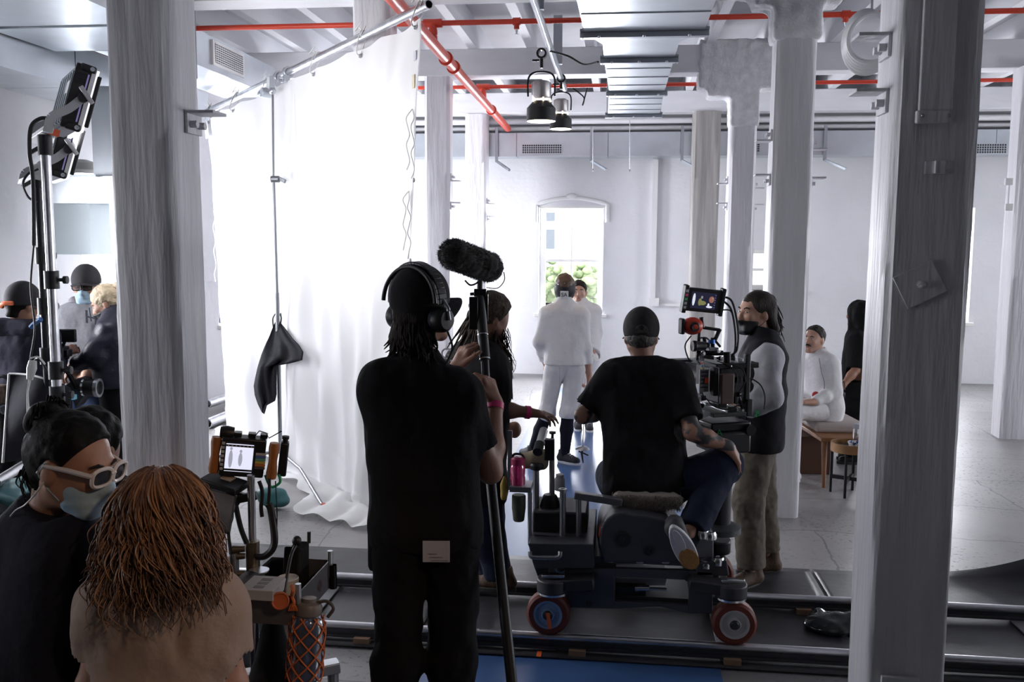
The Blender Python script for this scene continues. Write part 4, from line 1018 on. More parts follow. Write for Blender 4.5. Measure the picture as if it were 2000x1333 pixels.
# boom pole + blimp microphone
bm = thing('boom_pole', BOOM_B, 'thick black boom pole with a furry microphone on top', 'microphone')
u0 = BOOM_A-bd*.0
grip0, grip1 = P(936, 580, 3.72), P(947, 702, 3.66)
MB().tube([grip0, lerp(grip0, grip1, .5), grip1], .0215, 16).build('handle', M_black, bm)
MB().ringtube(lerp(grip0, grip1, .62)-bd*.002, lerp(grip0, grip1, .62)+bd*.002, .0222, .02, 18).build('ring', M_chrome, bm)
MB().ringtube(grip1-bd*.003, grip1+bd*.003, .022, .018, 18).build('ring', M_chrome, bm)
MB().cyl(grip1, P(958, 936, 3.50), .016, .019, 16).build('tube', M_blackm, bm)
MB().cyl(P(957, 925, 3.505), BOOM_B, .020, .0195, 16).build('tube', M_black, bm)
mt = MB(); m0 = P(938, 548, 3.73); mt.cyl(grip0, m0, .012, n=10); mt.box(P(925, 612, 3.69), (.035, .03, .13), (RGT, FWD, UP)); mt.box(P(938, 572, 3.72), (.05, .03, .03), (RGT, FWD, UP)); mt.box(P(948, 600, 3.73), (.022, .03, .12), (RGT, FWD, UP))
mt.cyl(P(918, 575, 3.72), P(955, 572, 3.72), .007, n=8); mt.cyl(P(915, 598, 3.7), P(935, 596, 3.7), .009, n=8)
mt.build('shock_mount', M_blackm, bm, bevel=.004)
MB().curve([P(950, 562, 3.73), P(972, 563, 3.73), P(985, 548, 3.74), P(984, 532, 3.75)], .0022, 6).build('cable', M_black, bm)
MB().curve([P(908, 548, 3.72), P(918, 557, 3.72), P(930, 554, 3.72), P(937, 546, 3.73)], .004, 6).build('cradle', M_black, bm)
M_fur = mat('black_fur', (.010, .009, .009), .95, sheen=.3)
ba, bb_ = P(886, 497, 3.66), P(953, 522, 3.84); axb = (bb_-ba).normalized()
S = SDF(.006); S.cone(ba, bb_, .060, .062, k=.03); S.fold(.006, 30); S.fold(.004, 90); bl = S.build('windjammer', M_fur, bm)
B = MB(); q = random.Random(11); xs, _, us = basis(axb); LL = (bb_-ba).length
for i in range(5200):
    while True:
        d_ = V((q.gauss(0, 1), q.gauss(0, 1), q.gauss(0, 1))).normalized(); break
    t_ = q.uniform(-.06, LL+.06); tt = min(max(t_, 0), LL); base = ba+axb*tt; ov = t_-tt
    if abs(ov) > 1e-6:
        n_ = V(d_); 
        if n_.dot(axb)*ov < 0: n_ = -n_
    else: n_ = (d_-axb*d_.dot(axb)).normalized()
    p0 = base+n_*.058; dr = (n_+V((q.gauss(0, .4), q.gauss(0, .4), q.gauss(0, .4)-.25))).normalized(); ln = q.uniform(.008, .017)
    sx = dr.orthogonal().normalized()*.0013; p1 = p0+dr*ln
    B.add([p0-sx, p0+sx, p1], [(0, 1, 2)])
fu = B.build('fur', M_fur, bl, smooth=0); fu['kind'] = 'stuff'

# ---- person with dreadlocks behind the boom operator ---------------------------
D = 5.0
J = JX_(D, hd=(962, 612), nk=(936, 668, .02), shL=(900, 708, .12), shR=(962, 722, -.10), elL=(925, 800, .35), wrL=(985, 830, .4), elR=(975, 800, -.02), wrR=(1032, 806, .02),
        hipL=(925, 955, .08), hipR=(945, 955, -.08), knL=(940, 1040, .25), knR=(955, 1055, -.02), anL=(960, 1120, .35), anR=(975, 1130, .0))
H = HeadFrame(P(962, 617, D), DIR(.85, .45, -.22))
hands = {'R': dict(d=DIR(.95, .1, -.15), n=DIR(.1, .2, -1), t=DIR(0, 1, .1), curl=(.25, .3, .4, .5), thumb=(.8, .5, .2), tc=.1)}
dread = body(J, H, 'person with long dreadlocks bending beside the dolly, arm stretched out', .008, M_skin3, 1.0, hands, face=False)
tshirt(J, dread, M_tee, 't_shirt', .009, r=.12, lo=.12, frac=.7, sr=.07)
trousers(J, dread, M_denim, h=.009, r=(.11, .085, .075), cuff=.96)
M_boot = mat('tan_boot_leather', (.085, .048, .028), .7, bump=.3, bscale=40); M_sole = mat('boot_sole', (.03, .028, .026), .7)
for a_ in ('R', 'L'):
    k_ = J['an'+a_]; shoe(dread, k_+DIR(.9, -.3)*.10+V((0, 0, -.06)), k_+DIR(-.9, .3)*.16+V((0, 0, -.075)), M_boot, M_sole, high=.06)
M_dread = mat('dreadlocks', (.055, .036, .022), .85, bump=.8, bscale=90, var=.5, vscale=40)
hair_cap(dread, H, M_dread, .007, low=-.06, front=.03, thick=.018, fold=(.006, 45))
q = random.Random(5); pts = []
for i in range(46):
    a = q.uniform(.9, 2.3)*math.pi*.5+math.pi*.25; 
    p0 = H(.085*math.cos(a)*q.uniform(-1, 1), -.05-.06*q.random(), .06-.12*q.random()); e = P(q.uniform(868, 935), q.uniform(672, 735), D+q.uniform(-.1, .12)); m_ = lerp(p0, e, .45)+UP*.02
    pts.append([p0, lerp(p0, m_, .5)+UP*.015, m_, e])
for i in range(18): 
    p0 = H(q.uniform(-.08, .08), .02-.05*q.random(), -.03); pts.append([p0, p0-UP*.07, P(q.uniform(955, 995), 690, D-.05), P(q.uniform(965, 998), q.uniform(715, 760), D-.05)])
strands(dread, 'dreadlocks', M_dread, pts, .010, 6)
q = random.Random(15); pts = []
for i in range(60):
    p0 = P(q.uniform(968, 992), q.uniform(640, 690), D-.02); pts.append([p0, p0-UP*.06+RGT*q.uniform(-.02, .03), p0-UP*.13+RGT*q.uniform(-.03, .05), p0-UP*q.uniform(.15, .24)+RGT*q.uniform(-.02, .06)])
strands(dread, 'curls', M_hairbk, pts, .0018, 4)
wristband(dread, J['elR'], J['wrR'], .97, .036)
text_mesh('shirt_lettering', 'G.B', mat('shirt_print', (.7, .7, .7), .7), dread, P(882, 697, D-.10), (RGT*.9-UP*.45), (UP*.9+RGT*.45), .085, .003)

# ---- fencers ------------------------------------------------------------------
D = 8.35
J = JX_(D, hd=(1103, 560), nk=(1102, 592, -.02), shL=(1068, 614, -.02), shR=(1138, 616, -.02), elL=(1052, 668, -.02), wrL=(1066, 712, .20), elR=(1145, 682, .0), wrR=(1150, 733, .06),
        hipL=(1083, 722, 0), hipR=(1123, 722, 0), knL=(1068, 808, .03), knR=(1109, 808, -.03), anL=(1036, 888, .15), anR=(1103, 886, -.02))
H = HeadFrame(P(1103, 562, D), DIR(.08, 1, 0), hs=1.0)
hands = {'R': dict(d=DIR(.05, .15, -1), n=DIR(-.8, .4, 0), t=DIR(.1, 1, 0), curl=(.9, .9, .95, 1), sc=1.0)}
fen = body(J, H, 'fencer in white seen from behind, wearing a mask, foil in hand', .009, M_skin, .98, hands, face=False)
S_ = tshirt(J, fen, M_fence, 'fencing_jacket', .009, r=.098, lo=.094, frac=1, hem=P(1102, 712, D), sr=.054, long=True, cuff=.90, fr=.045, neck=.055, fold=(.004, 10))
trousers(J, fen, M_fence, 'breeches', .009, r=(.094, .072, .064), cuff=.12, fold=(.005, 10), k=.012)
M_sock = cloth_m('black_sock', (.012, .012, .022)); S = SDF(.009)
for s_ in 'LR': S.cone(lerp(J['kn'+s_], J['an'+s_], .0), lerp(J['kn'+s_], J['an'+s_], .4), .058, .062, k=.02); S.cone(lerp(J['kn'+s_], J['an'+s_], .4), J['an'+s_]-UP*.03, .062, .043, k=.02)
for s_ in 'LR':
    S = SDF(.008); S.cone(J['kn'+s_], lerp(J['kn'+s_], J['an'+s_], .4), .057, .06, k=.02); S.cone(lerp(J['kn'+s_], J['an'+s_], .4), J['an'+s_]-UP*.03, .06, .042, k=.02); S.build('sock', M_sock, fen)
    fo = V((J['an'+s_].x, J['an'+s_].y, .002)); f2 = DIR(.25 if s_ == 'R' else -.5, -.2 if s_ == 'R' else .8); shoe(fen, fo-f2*.08, fo+f2*.17, mat('dark_trainer', (.02, .02, .03), .7), mat('white_sole', (.75, .75, .78), .5))
MB().box(P(1093, 735, D-.125), (.002, .012, .16), (RGT, FWD, UP)).build('back_strap', mat('dark_zip', (.2, .2, .22), .6), fen, smooth=0)
msk = thing('fencing_mask', H.c, 'black fencing mask worn by the fencer with her back turned', 'mask')
S = SDF(.007); S.ell(H(0, .035, -.015), (.098, .105, .125), H.ax, k=.02); S.cut(H(0, -.03, 0), -H.f); S.build('mesh_shell', mat('mask_mesh', (.02, .02, .025), .5, metal=.4), msk)
S = SDF(.007); S.ell(H(0, -.012, -.005), (.097, .112, .11), H.ax, k=.02); S.cut(H(0, 0, .05), H.u); S.cut(H(0, 0, -.11), -H.u); S.build('back_band', mat('mask_band', (.008, .008, .011), .6), msk)
MB().box(H(0, -.128, -.062), (.072, .01, .075), H.ax).build('badge', mat('badge_white', (.72, .72, .74), .6), msk, bevel=.003, smooth=0)
text_mesh('badge_lettering', 'SA', mat('badge_print', (.05, .05, .06), .6), msk, H(0, -.135, -.06), RGT, UP, .05, .001)
for k in (-1, 0, 1): MB().ell(H(.055*k, -.118+.02*abs(k), .032+.012*(1-abs(k))), (.006, .005, .006), H.ax, 8, 6).build('stud', M_chrome, msk)
hair_cap(fen, H, mat('hair_auburn', (.10, .055, .03), .5), .008, low=-.03, front=.05, thick=.012)
# the foil
foil = thing('foil', P(1138, 878, 8.25), 'fencing foil held point up beside the fencer with the mask', 'foil')
fa, fb = P(1139, 905, 8.2), P(1143, 740, 8.36)
MB().tube([P(1138, 876, 8.22), P(1141, 800, 8.30), fb], [.005, .004, .003], 6).build('blade', M_steel, foil)
MB().lathe(P(1138, 874, 8.22), (0, 0, -1), [(.01, -.012), (.04, -.005), (.06, .012), (.065, .02), (.058, .016), (.012, -.006)], 24, caps=False).build('bell_guard', M_steel, foil)
MB().tube([P(1138, 876, 8.22), P(1136, 886, 8.2), P(1139, 905, 8.19)], [.008, .012, .006], 8).build('grip', M_blackm, foil)
MB().curve([P(1130, 882, 8.2), P(1140, 886, 8.2), P(1149, 890, 8.2)], .007, 6).build('grip_bar', M_blackm, foil)

D = 9.85
J = JX_(D, hd=(1131, 570), nk=(1133, 592), shR=(1110, 612), shL=(1162, 608, .03), elR=(1105, 660), wrR=(1115, 700, -.1), elL=(1166, 652, .06), wrL=(1158, 690, -.05),
        hipR=(1125, 705), hipL=(1152, 705), knR=(1130, 770), knL=(1148, 768, -.03), anR=(1128, 826), anL=(1150, 822, -.05))
H = HeadFrame(P(1131, 570, D), DIR(-.12, -1, .02), hs=.98)
fe2 = body(J, H, 'young fencer in white facing us, half hidden behind the masked one', .01, M_skin, .94, {'L': dict(d=DIR(-.2, -.2, -1), n=DIR(-1, 0, 0), t=DIR(0, -1, 0))})
tshirt(J, fe2, M_fence, 'fencing_jacket', .01, r=.10, lo=.105, frac=1, sr=.058, long=True, cuff=.9, neck=.06, fold=(.004, 10), hem=P(1138, 705, D))
trousers(J, fe2, M_fence, 'breeches', .01, r=(.10, .075, .06), cuff=.15, fold=(.004, 10))
for s_ in 'LR':
    S = SDF(.009); S.cone(J['kn'+s_], J['an'+s_]-UP*.04, .066, .048, k=.02); S.build('sock', M_fence, fe2)
    fo = V((J['an'+s_].x, J['an'+s_].y, .002)); f2 = DIR(0, -1); shoe(fe2, fo-f2*.07, fo+f2*.17, mat('dark_trainer', (0, 0, 0)), mat('white_sole', (0, 0, 0)))
eyes(fe2, H, (.03, .02, .015)); lips(fe2, H); hair_cap(fe2, H, M_hairdk, .008, low=-.075, front=.025, thick=.010)

# seated fencer on the bench
D = 7.9
J = JX_(D, hd=(1590, 662), nk=(1599, 692, .02), shL=(1622, 712, -.10), shR=(1588, 712, .16), elL=(1630, 765, -.14), wrL=(1588, 786, -.26), elR=(1583, 765, .22), wrR=(1565, 784, -.02),
        hipL=(1618, 802, -.06), hipR=(1603, 802, .1), knL=(1546, 800, -.22), knR=(1535, 800, .02), anL=(1550, 905, -.2), anR=(1538, 905, .02))
H = HeadFrame(P(1590, 663, D), DIR(-.75, -.62, .06), hs=.98)
hands = {'L': dict(d=DIR(-1, -.1, .05), n=DIR(.1, .2, -1), t=DIR(-.1, .9, .1), curl=(.4, .45, .5, .55)), 'R': dict(d=DIR(-.8, -.5, 0), n=DIR(0, 0, -1), t=DIR(.5, -.8, 0), curl=(.4, .4, .4, .4))}
sea = body(J, H, 'man with a moustache in white fencing kit sitting on the bench', .009, M_skin, .98, hands)
tshirt(J, sea, M_fence, 'fencing_jacket', .009, r=.112, lo=.115, frac=1, sr=.06, long=True, cuff=.93, neck=.055, fold=(.005, 10), hem=P(1610, 818, D))
trousers(J, sea, M_fence, 'breeches', .009, r=(.105, .082, .065), cuff=.2, fold=(.004, 10))
for s_ in 'LR':
    S = SDF(.009); S.cone(J['kn'+s_], J['an'+s_]-UP*.03, .058, .042, k=.02); S.build('sock', M_fence, sea); fo = V((J['an'+s_].x, J['an'+s_].y, .002)); f2 = DIR(-.9, -.3); shoe(sea, fo-f2*.07, fo+f2*.18, mat('white_trainer', (.7, .7, .7), .6), mat('white_sole', (0, 0, 0)))
eyes(sea, H, (.03, .02, .015)); lips(sea, H); hair_cap(sea, H, M_hairdk, .005, low=-.035, front=.0, thick=.006, fold=(.004, 60))
MB().tube([H(-.03, .083, -.06), H(-.016, .098, -.05), H(0, .103, -.047), H(.016, .098, -.05), H(.03, .083, -.06)], [.003, .008, .008, .008, .003], 7).build('moustache', M_hairdk, sea)
MB().curve([P(1600, 700, D-.16), P(1604, 725, D-.17), P(1610, 750, D-.17), P(1607, 775, D-.17)], .004, 5).build('jacket_seam', mat('seam_grey', (.3, .3, .32), .8), sea)
MB().ell(P(1593, 772, D-.2), (.03, .02, .03)).build('red_patch', mat('red_cloth', (.4, .03, .03), .8), sea)

# woman in black with long hair
D = 8.45
J = JX_(D, hd=(1672, 612), nk=(1676, 646), shL=(1676, 668, -.14), shR=(1672, 668, .16), elL=(1672, 722, -.16), wrL=(1645, 755, -.2), elR=(1668, 722, .18), wrR=(1642, 752, .0),
        hipL=(1672, 765, -.08), hipR=(1670, 765, .09), knL=(1668, 850, -.08), knR=(1666, 850, .09), anL=(1670, 893, -.08), anR=(1668, 893, .09))
for s_ in 'LR': J['an'+s_].z = .09; J['kn'+s_].z = .42
H = HeadFrame(P(1674, 614, D), DIR(-.45, .85, -.05), hs=.97)
wom = body(J, H, 'woman in black with very long dark hair standing behind the side table', .009, M_skin2, .9, {'L': dict(d=DIR(-.75, 0, -.6), n=DIR(.3, .8, -.4), t=DIR(-.5, .5, .5))})
tshirt(J, wom, M_tee, 'black_top', .009, r=.11, lo=.12, frac=.95, sr=.065, fold=(.006, 10), hem=P(1670, 790, D))
trousers(J, wom, M_blackpant, h=.01, r=(.115, .105, .10), cuff=.99, k=.05)
for s_ in 'LR': fo = V((J['an'+s_].x, J['an'+s_].y, .002)); f2 = DIR(-.95, .1); shoe(wom, fo-f2*.07, fo+f2*.16, M_black, M_sole, w=.04)
S = SDF(.008); S.ell(H(0, -.02, .03), (.092, .11, .10), H.ax, k=.02); S.cone(H(0, -.05, .0), H(0, -.07, -.33), .085, .085, k=.06); S.cone(H(.06, -.0, .0), H(.075, .0, -.24), .035, .03, k=.04); S.cone(H(-.06, .0, .0), H(-.075, .02, -.30), .035, .03, k=.04)
S.cut(H(0, .045, 0), (H.f-H.u*.55).normalized(), near=tuple(H(0, .12, -.04)), rad=.12); S.fold(.008, (30, 30, 8)); hr = S.build('hair', M_hairbk, wom)
q = random.Random(8); pts = []
for i in range(70):
    a = q.uniform(0, 2*math.pi); p0 = H(.08*math.cos(a), -.03+.07*math.sin(a), -.08); pts.append([p0, p0-UP*.1+RGT*q.uniform(-.02, .02), p0-UP*.2+RGT*q.uniform(-.035, .02), p0-UP*q.uniform(.24, .36)+RGT*q.uniform(-.05, .03)])
strands(hr, 'strand', M_hairbk, pts, .004)
bg_ = thing('crossbody_bag', P(1643, 770, D-.1), 'small black bag held by the woman in black', 'bag'); MB().box(P(1643, 772, D-.27), (.06, .05, .06), (RGT, FWD, UP)).build('pouch', M_black, bg_, bevel=.012); MB().curve([P(1640, 760, D-.27), P(1648, 745, D-.24), P(1650, 762, D-.27)], .005, 6).build('strap', M_black, bg_)

# ---- dolly operator sitting on the dolly ---------------------------------------
D = 4.72
J = JX_(D, hd=(1252, 655, .12), nk=(1256, 708, .10), shL=(1190, 738, .08), shR=(1324, 740, .04), elL=(1138, 812, .14), wrL=(1195, 800, .34), elR=(1352, 845, -.10), wrR=(1424, 874, -.08),
        hipL=(1222, 950, .0), hipR=(1296, 950, .0), knL=(1196, 930, .42), knR=(1414, 908, .0), anL=(1230, 1060, .55), anR=(1345, 1046, -.28), toeR=(1352, 1085, -.30))
H = HeadFrame(P(1252, 657, D+.12), DIR(.12, .98, -.1), hs=1.0)
hands = {'R': dict(d=DIR(.55, .1, -.8), n=DIR(-.6, .2, -.55), t=DIR(-.2, .95, 0), curl=(.35, .35, .4, .45), thumb=(.8, .5, .2), tc=.1, sc=1.05)}
def armreg(c):
    a = np.array(J['shR']); b_ = np.array(J['nk']); return ((np.abs(c[:, 0]-np.array(J['nk'])[0]) > .20) & (c[:, 2] < J['shR'].z-.02) & (c[:, 2] > J['wrR'].z-.01)).astype(int)
dop = body(J, H, 'person in black t-shirt and cap seated on the camera dolly, back turned', .007, [M_skin2, M_tatt], 1.06, hands, face=False, region=armreg)
tshirt(J, dop, M_tee, 't_shirt', .008, r=.116, lo=.118, frac=.76, sr=.068, fold=(.009, 11), hem=P(1256, 966, D), belly=.142, k=.05)
trousers(J, dop, M_denim, 'jeans', .008, waist=pel(J)+UP*.02, r=(.112, .090, .074), cuff=.93, fold=(.006, 10))
M_trainer = mat('grey_trainer', (.05, .05, .055), .7); M_osole = mat('amber_sole', (.42, .20, .05), .6, bump=.8, bscale=90); M_wsole = mat('trainer_white', (.6, .6, .62), .5)
th, tt_ = P(1318, 1040, D-.42), P(1356, 1112, D-.34); dS = (tt_-th).normalized(); nS = (V((0, 0, 1))*.35+FWD*.92); nS = (nS-dS*nS.dot(dS)).normalized()
L = (tt_-th).length; L2 = .27; th2 = tt_-dS*L2*.98
sh_ = shoe(dop, th2, tt_, M_trainer, M_wsole, up=nS, w=.050)
sv = dS.cross(nS)
out = [th2+dS*(L2*.74+math.cos(a_)*L2*.23)+sv*(math.sin(a_)*.045)-nS*.006 for a_ in [2*math.pi*i/20 for i in range(20)]]; lab(MB().prism(out, nS*.01).build('tread_pad', M_osole, sh_, bevel=.002), 'amber rubber tread')
out = [th2+dS*(L2*.30+math.cos(a_)*L2*.24)+sv*(math.sin(a_)*.020)-nS*.006 for a_ in [2*math.pi*i/20 for i in range(20)]]; MB().prism(out, nS*.01).build('tread_pad', M_wsole, sh_, bevel=.002)
fo = J['anL']; shoe(dop, fo+DIR(0, -1)*.08-UP*.08, fo+DIR(0, 1)*.19-UP*.08, M_trainer, M_wsole)
S = SDF(.008); S.cone(lerp(J['knR'], J['anR'], .75), J['anR']-UP*.03, .058, .046, k=.02); S.build('sock', M_sock, dop)
cp = ball_cap(dop, H, M_capbk, deep=.0, tilt=.05); opening_patch(cp, H, mat('hair_grey_brown', (.06, .05, .045), .6, bump=.5, bscale=60))
S = SDF(.007); S.ell(H(0, -.02, -.005), (.081, .10, .07), H.ax, k=.02); S.cut(H(0, .0, 0), H.f); S.cut(H(0, 0, .03), H.u); S.cut(H(0, 0, -.07), -H.u); S.fold(.005, 50); S.build('hair', mat('hair_grey_brown', (0, 0, 0)), dop)
S = SDF(.007); S.cone(H(.078, .02, -.02), H(.06, .05, -.08), .014, .016, k=.02); S.build('earpiece', M_black, dop) if False else None

# ---- grip in the quilted vest ---------------------------------------------------
D = 5.45
J = JX_(D, hd=(1478, 608), nk=(1492, 668, .0), shL=(1500, 700, -.17), shR=(1478, 700, .17), elL=(1508, 775, -.22), wrL=(1446, 806, -.14), elR=(1480, 780, .2), wrR=(1430, 800, .14),
        hipL=(1482, 858, -.09), hipR=(1480, 858, .09), knL=(1462, 985, -.10), knR=(1486, 975, .10), anL=(1466, 1112, -.09), anR=(1498, 1078, .13))
H = HeadFrame(P(1475, 610, D), DIR(-.90, -.42, .0), hs=1.04)
hands = {'L': dict(d=DIR(-.95, .1, -.1), n=DIR(.1, .9, -.3), t=DIR(-.1, .3, .9), curl=(.6, .65, .7, .75))}
grp = body(J, H, 'man in a dark quilted vest and khaki trousers standing behind the camera', .006, M_skin, 1.0, hands)
M_shirtw = cloth_m('white_shirt', (.52, .52, .56), var=.05); M_vest = cloth_m('charcoal_vest', (.016, .016, .02), bump=.2)
tshirt(J, grp, M_shirtw, 'long_sleeve_shirt', .008, r=.108, lo=.112, frac=1, sr=.066, long=True, cuff=.9, fold=(.008, 11), hem=P(1480, 825, D))
S = SDF(.008); nk = J['nk']; pv = pel(J)
for s_ in 'LR': S.cone(lerp(J['sh'+s_], nk, .36)-UP*.05, lerp(J['hip'+s_], pv, .1)-UP*.02, .124, .128, k=.07); S.cone(nk-UP*.02, lerp(J['sh'+s_], nk, .25)+UP*.01, .06, .062, k=.06)
S.cone(nk-UP*.08, pv, .125, .135, k=.07); S.cone(nk-UP*.03, nk+UP*.06+H.f*.01, .075, .08, k=.04); S.cut(nk+UP*.075+H.f*-.02, UP*.9-H.f*.25); S.cut(pv-UP*.05, -UP); S.fold(.010, (2, 2, 13)); S.fold(.004, 20)
S.build('quilted_vest', M_vest, grp)
M_khaki = cloth_m('khaki_cotton', (.15, .13, .105), var=.04); trousers(J, grp, M_khaki, h=.008, r=(.108, .088, .082), cuff=.97, fold=(.007, 15))
for s_, f2 in (('L', DIR(-.75, -.5)), ('R', DIR(-.9, -.1))): fo = V((J['an'+s_].x, J['an'+s_].y, .006)); shoe(grp, fo-f2*.09, fo+f2*.19, M_boot, M_sole, high=.07, w=.05)
eyes(grp, H, (.04, .025, .018), -.6); lips(grp, H)
S = SDF(.006); S.ell(H(0, -.02, .035), (.088, .108, .096), H.ax, k=.02); S.cone(H(0, -.07, .02), H(0, -.125, -.07), .06, .055, k=.05); S.cone(H(.06, -.05, 0), H(.075, -.08, -.09), .035, .03, k=.04); S.cone(H(-.06, -.05, 0), H(-.075, -.08, -.09), .035, .03, k=.04)
S.cut(H(0, .055, .03), (H.f-H.u*.75).normalized(), near=tuple(H(0, .13, -.03)), rad=.17); S.fold(.007, (26, 26, 14)); hr = S.build('hair', M_hairdk, grp)
q = random.Random(9); pts = []
for i in range(90):
    a = q.uniform(-1, 1); p0 = H(.08*a, -.05-.03*(1-abs(a)), .07-.1*q.random()); pts.append([p0, p0-H.f*.04-UP*.03, p0-H.f*(.06+.02*q.random())-UP*(.08), p0-H.f*q.uniform(.05, .11)-UP*q.uniform(.09, .15)])
strands(hr, 'strand', M_hairdk, pts, .006)
face_mask(grp, H, M_black, top=-.044)

# ---- three people by the left window ----------------------------------------------
D = 5.9
J = JX_(D, hd=(47, 595), nk=(46, 640), shL=(2, 664, .04), shR=(84, 660, -.02), elL=(-14, 735, .1), wrL=(20, 770, .25), elR=(104, 715, .12), wrR=(122, 690, .35),
        hipL=(22, 790), hipR=(66, 790), knL=(22, 905), knR=(64, 905), anL=(20, 1045), anR=(64, 1045))
H = HeadFrame(P(46, 597, D), DIR(.45, .9, -.25))
cra = body(J, H, 'person in a navy hoodie and black cap, back turned, behind the light stands', .009, M_skin2, 1.0, {'R': dict(d=DIR(.4, .7, .2), n=DIR(-.5, .3, -.7), t=DIR(-.3, .2, .9))}, face=False)
M_navy = cloth_m('navy_fleece', (.035, .035, .055))
tshirt(J, cra, M_navy, 'hoodie', .009, r=.128, lo=.128, frac=1, sr=.075, long=True, fold=(.010, 9), hem=P(45, 800, D))
S = SDF(.009); S.cone(J['nk']+RGT*-.10+FWD*-.07, J['nk']+RGT*.08+FWD*-.09, .06, .055, k=.05); S.cone(J['nk']+RGT*-.12, J['nk']+RGT*.11, .055, .055, k=.05); S.fold(.012, 14); S.build('hood', M_navy, cra)
trousers(J, cra, M_blackpant, h=.009, r=(.11, .09, .08), cuff=.96)
for s_ in 'LR': fo = V((J['an'+s_].x, J['an'+s_].y, .002)); f2 = DIR(.3, .9); shoe(cra, fo-f2*.08, fo+f2*.19, M_black, M_sole)
ball_cap(cra, H, mat('charcoal_cap', (.028, .028, .032), .85), deep=.0, tilt=.15); hair_cap(cra, H, M_hairbk, .008, low=-.075, front=.0, thick=.006)
lab(MB().curve([H(.05, -.11, -.005), H(.0, -.13, -.01), H(-.04, -.118, -.018), H(-.06, -.10, -.03)], .014, 7).build('hair_tie', mat('orange_elastic', (.75, .16, .05), .7), cra), 'orange hair tie')

D = 6.6
J = JX_(D, hd=(168, 560), nk=(168, 600, .02), shR=(130, 625), shL=(208, 628), elR=(122, 690, -.03), wrR=(150, 728, -.2), elL=(214, 692, 0), wrL=(180, 725, -.2),
        hipR=(148, 752), hipL=(190, 752), knR=(158, 865), knL=(196, 865), anR=(160, 990), anL=(200, 990))
H = HeadFrame(P(168, 560, D), DIR(.18, -1, -.05), hs=1.04)
hoo = body(J, H, 'bearded man in a grey hoodie, cap and blue mask by the bright window', .008, M_skin, 1.05, {'R': dict(d=DIR(.5, -.5, -.6), n=DIR(.6, .5, 0), t=DIR(0, -.5, .8))})
M_grey = cloth_m('grey_marl', (.26, .265, .29), var=.08, vscale=60); tshirt(J, hoo, M_grey, 'hoodie', .009, r=.135, lo=.135, frac=1, sr=.078, long=True, fold=(.008, 9), hem=P(168, 765, D), belly=.15)
S = SDF(.009)
for sg in (-1, 1): S.cone(J['nk']+RGT*.10*sg+FWD*.03+UP*.03, J['nk']-FWD*.10-UP*.06, .035, .03, k=.04)
S.cone(J['nk']+RGT*-.1+FWD*.06+UP*.03, J['nk']+RGT*.1+FWD*.06+UP*.03, .04, k=.04); S.build('hood', M_grey, hoo)
text_mesh('chest_lettering', 'H', mat('navy_print', (.03, .035, .06), .7), hoo, P(178, 622, D-.245), (RGT*.98-UP*.2), UP, .13, .003)
text_mesh('chest_small_print', 'HELLY', mat('navy_print', (0, 0, 0)), hoo, P(184, 635, D-.168), RGT, UP, .03, .002) if False else None
for x in (174, 186): MB().curve([P(x, 602, D-.13), P(x+2, 615, D-.17), P(x+4, 628, D-.175)], .005, 5).build('drawstring', mat('navy_print', (0, 0, 0)), hoo)
trousers(J, hoo, mat('blue_jeans', (.03, .05, .12), .9), 'jeans', .01, cuff=.96)
for s_ in 'LR': fo = V((J['an'+s_].x, J['an'+s_].y, .002)); f2 = DIR(.1, -1); shoe(hoo, fo-f2*.08, fo+f2*.19, M_black, M_sole)
eyes(hoo, H); ball_cap(hoo, H, mat('charcoal_cap', (0, 0, 0)), deep=.018, bl=.07); M_bluemask = mat('surgical_blue', (.36, .52, .66), .8, bump=.15, bscale=30)
face_mask(hoo, H, M_bluemask); hair_cap(hoo, H, mat('grey_hair', (.12, .115, .11), .6), .009, low=-.06, front=.0, thick=.005)
def glasses(root, H, m, lens=True, name='glasses', label='', w=.030, hh=.021, th=.004, zoff=.003, cat='glasses'):
    t = thing(name, H(0, .1, 0), label, cat); yv = .112
    for sg in (-1, 1):
        ring = [H(sg*.034+w*math.copysign(abs(math.cos(a_))**.7, math.cos(a_)), yv-.010*abs(sg*.034+w*math.cos(a_))/.06, zoff+hh*math.copysign(abs(math.sin(a_))**.7, math.sin(a_))) for a_ in [2*math.pi*i/24 for i in range(24)]]
        r_ = MB().tube(ring, th*H.s, 6, closed=True).build('rim', m, t)
        if lens: MB().add(ring, [tuple(range(24))]).build('lens', mat('grey_lens', (.25, .25, .27), .05, trans=.9), r_, smooth=0, solid=.0015)
        MB().tube([H(sg*.066, yv-.012, zoff+.008), H(sg*.083, .04, zoff+.012), H(sg*.086, -.02, zoff+.006), H(sg*.08, -.04, zoff-.02)], [th*1.2, th*1.2, th, th*.7], 6).build('temple', m, t)
    MB().tube([H(-.007, yv, zoff+.006), H(0, yv+.003, zoff+.009), H(.007, yv, zoff+.006)], th*.9, 6).build('bridge', m, t); return t
glasses(hoo, H, M_blackm, name='glasses', label='dark rimmed glasses on the man in the grey hoodie', th=.0028)

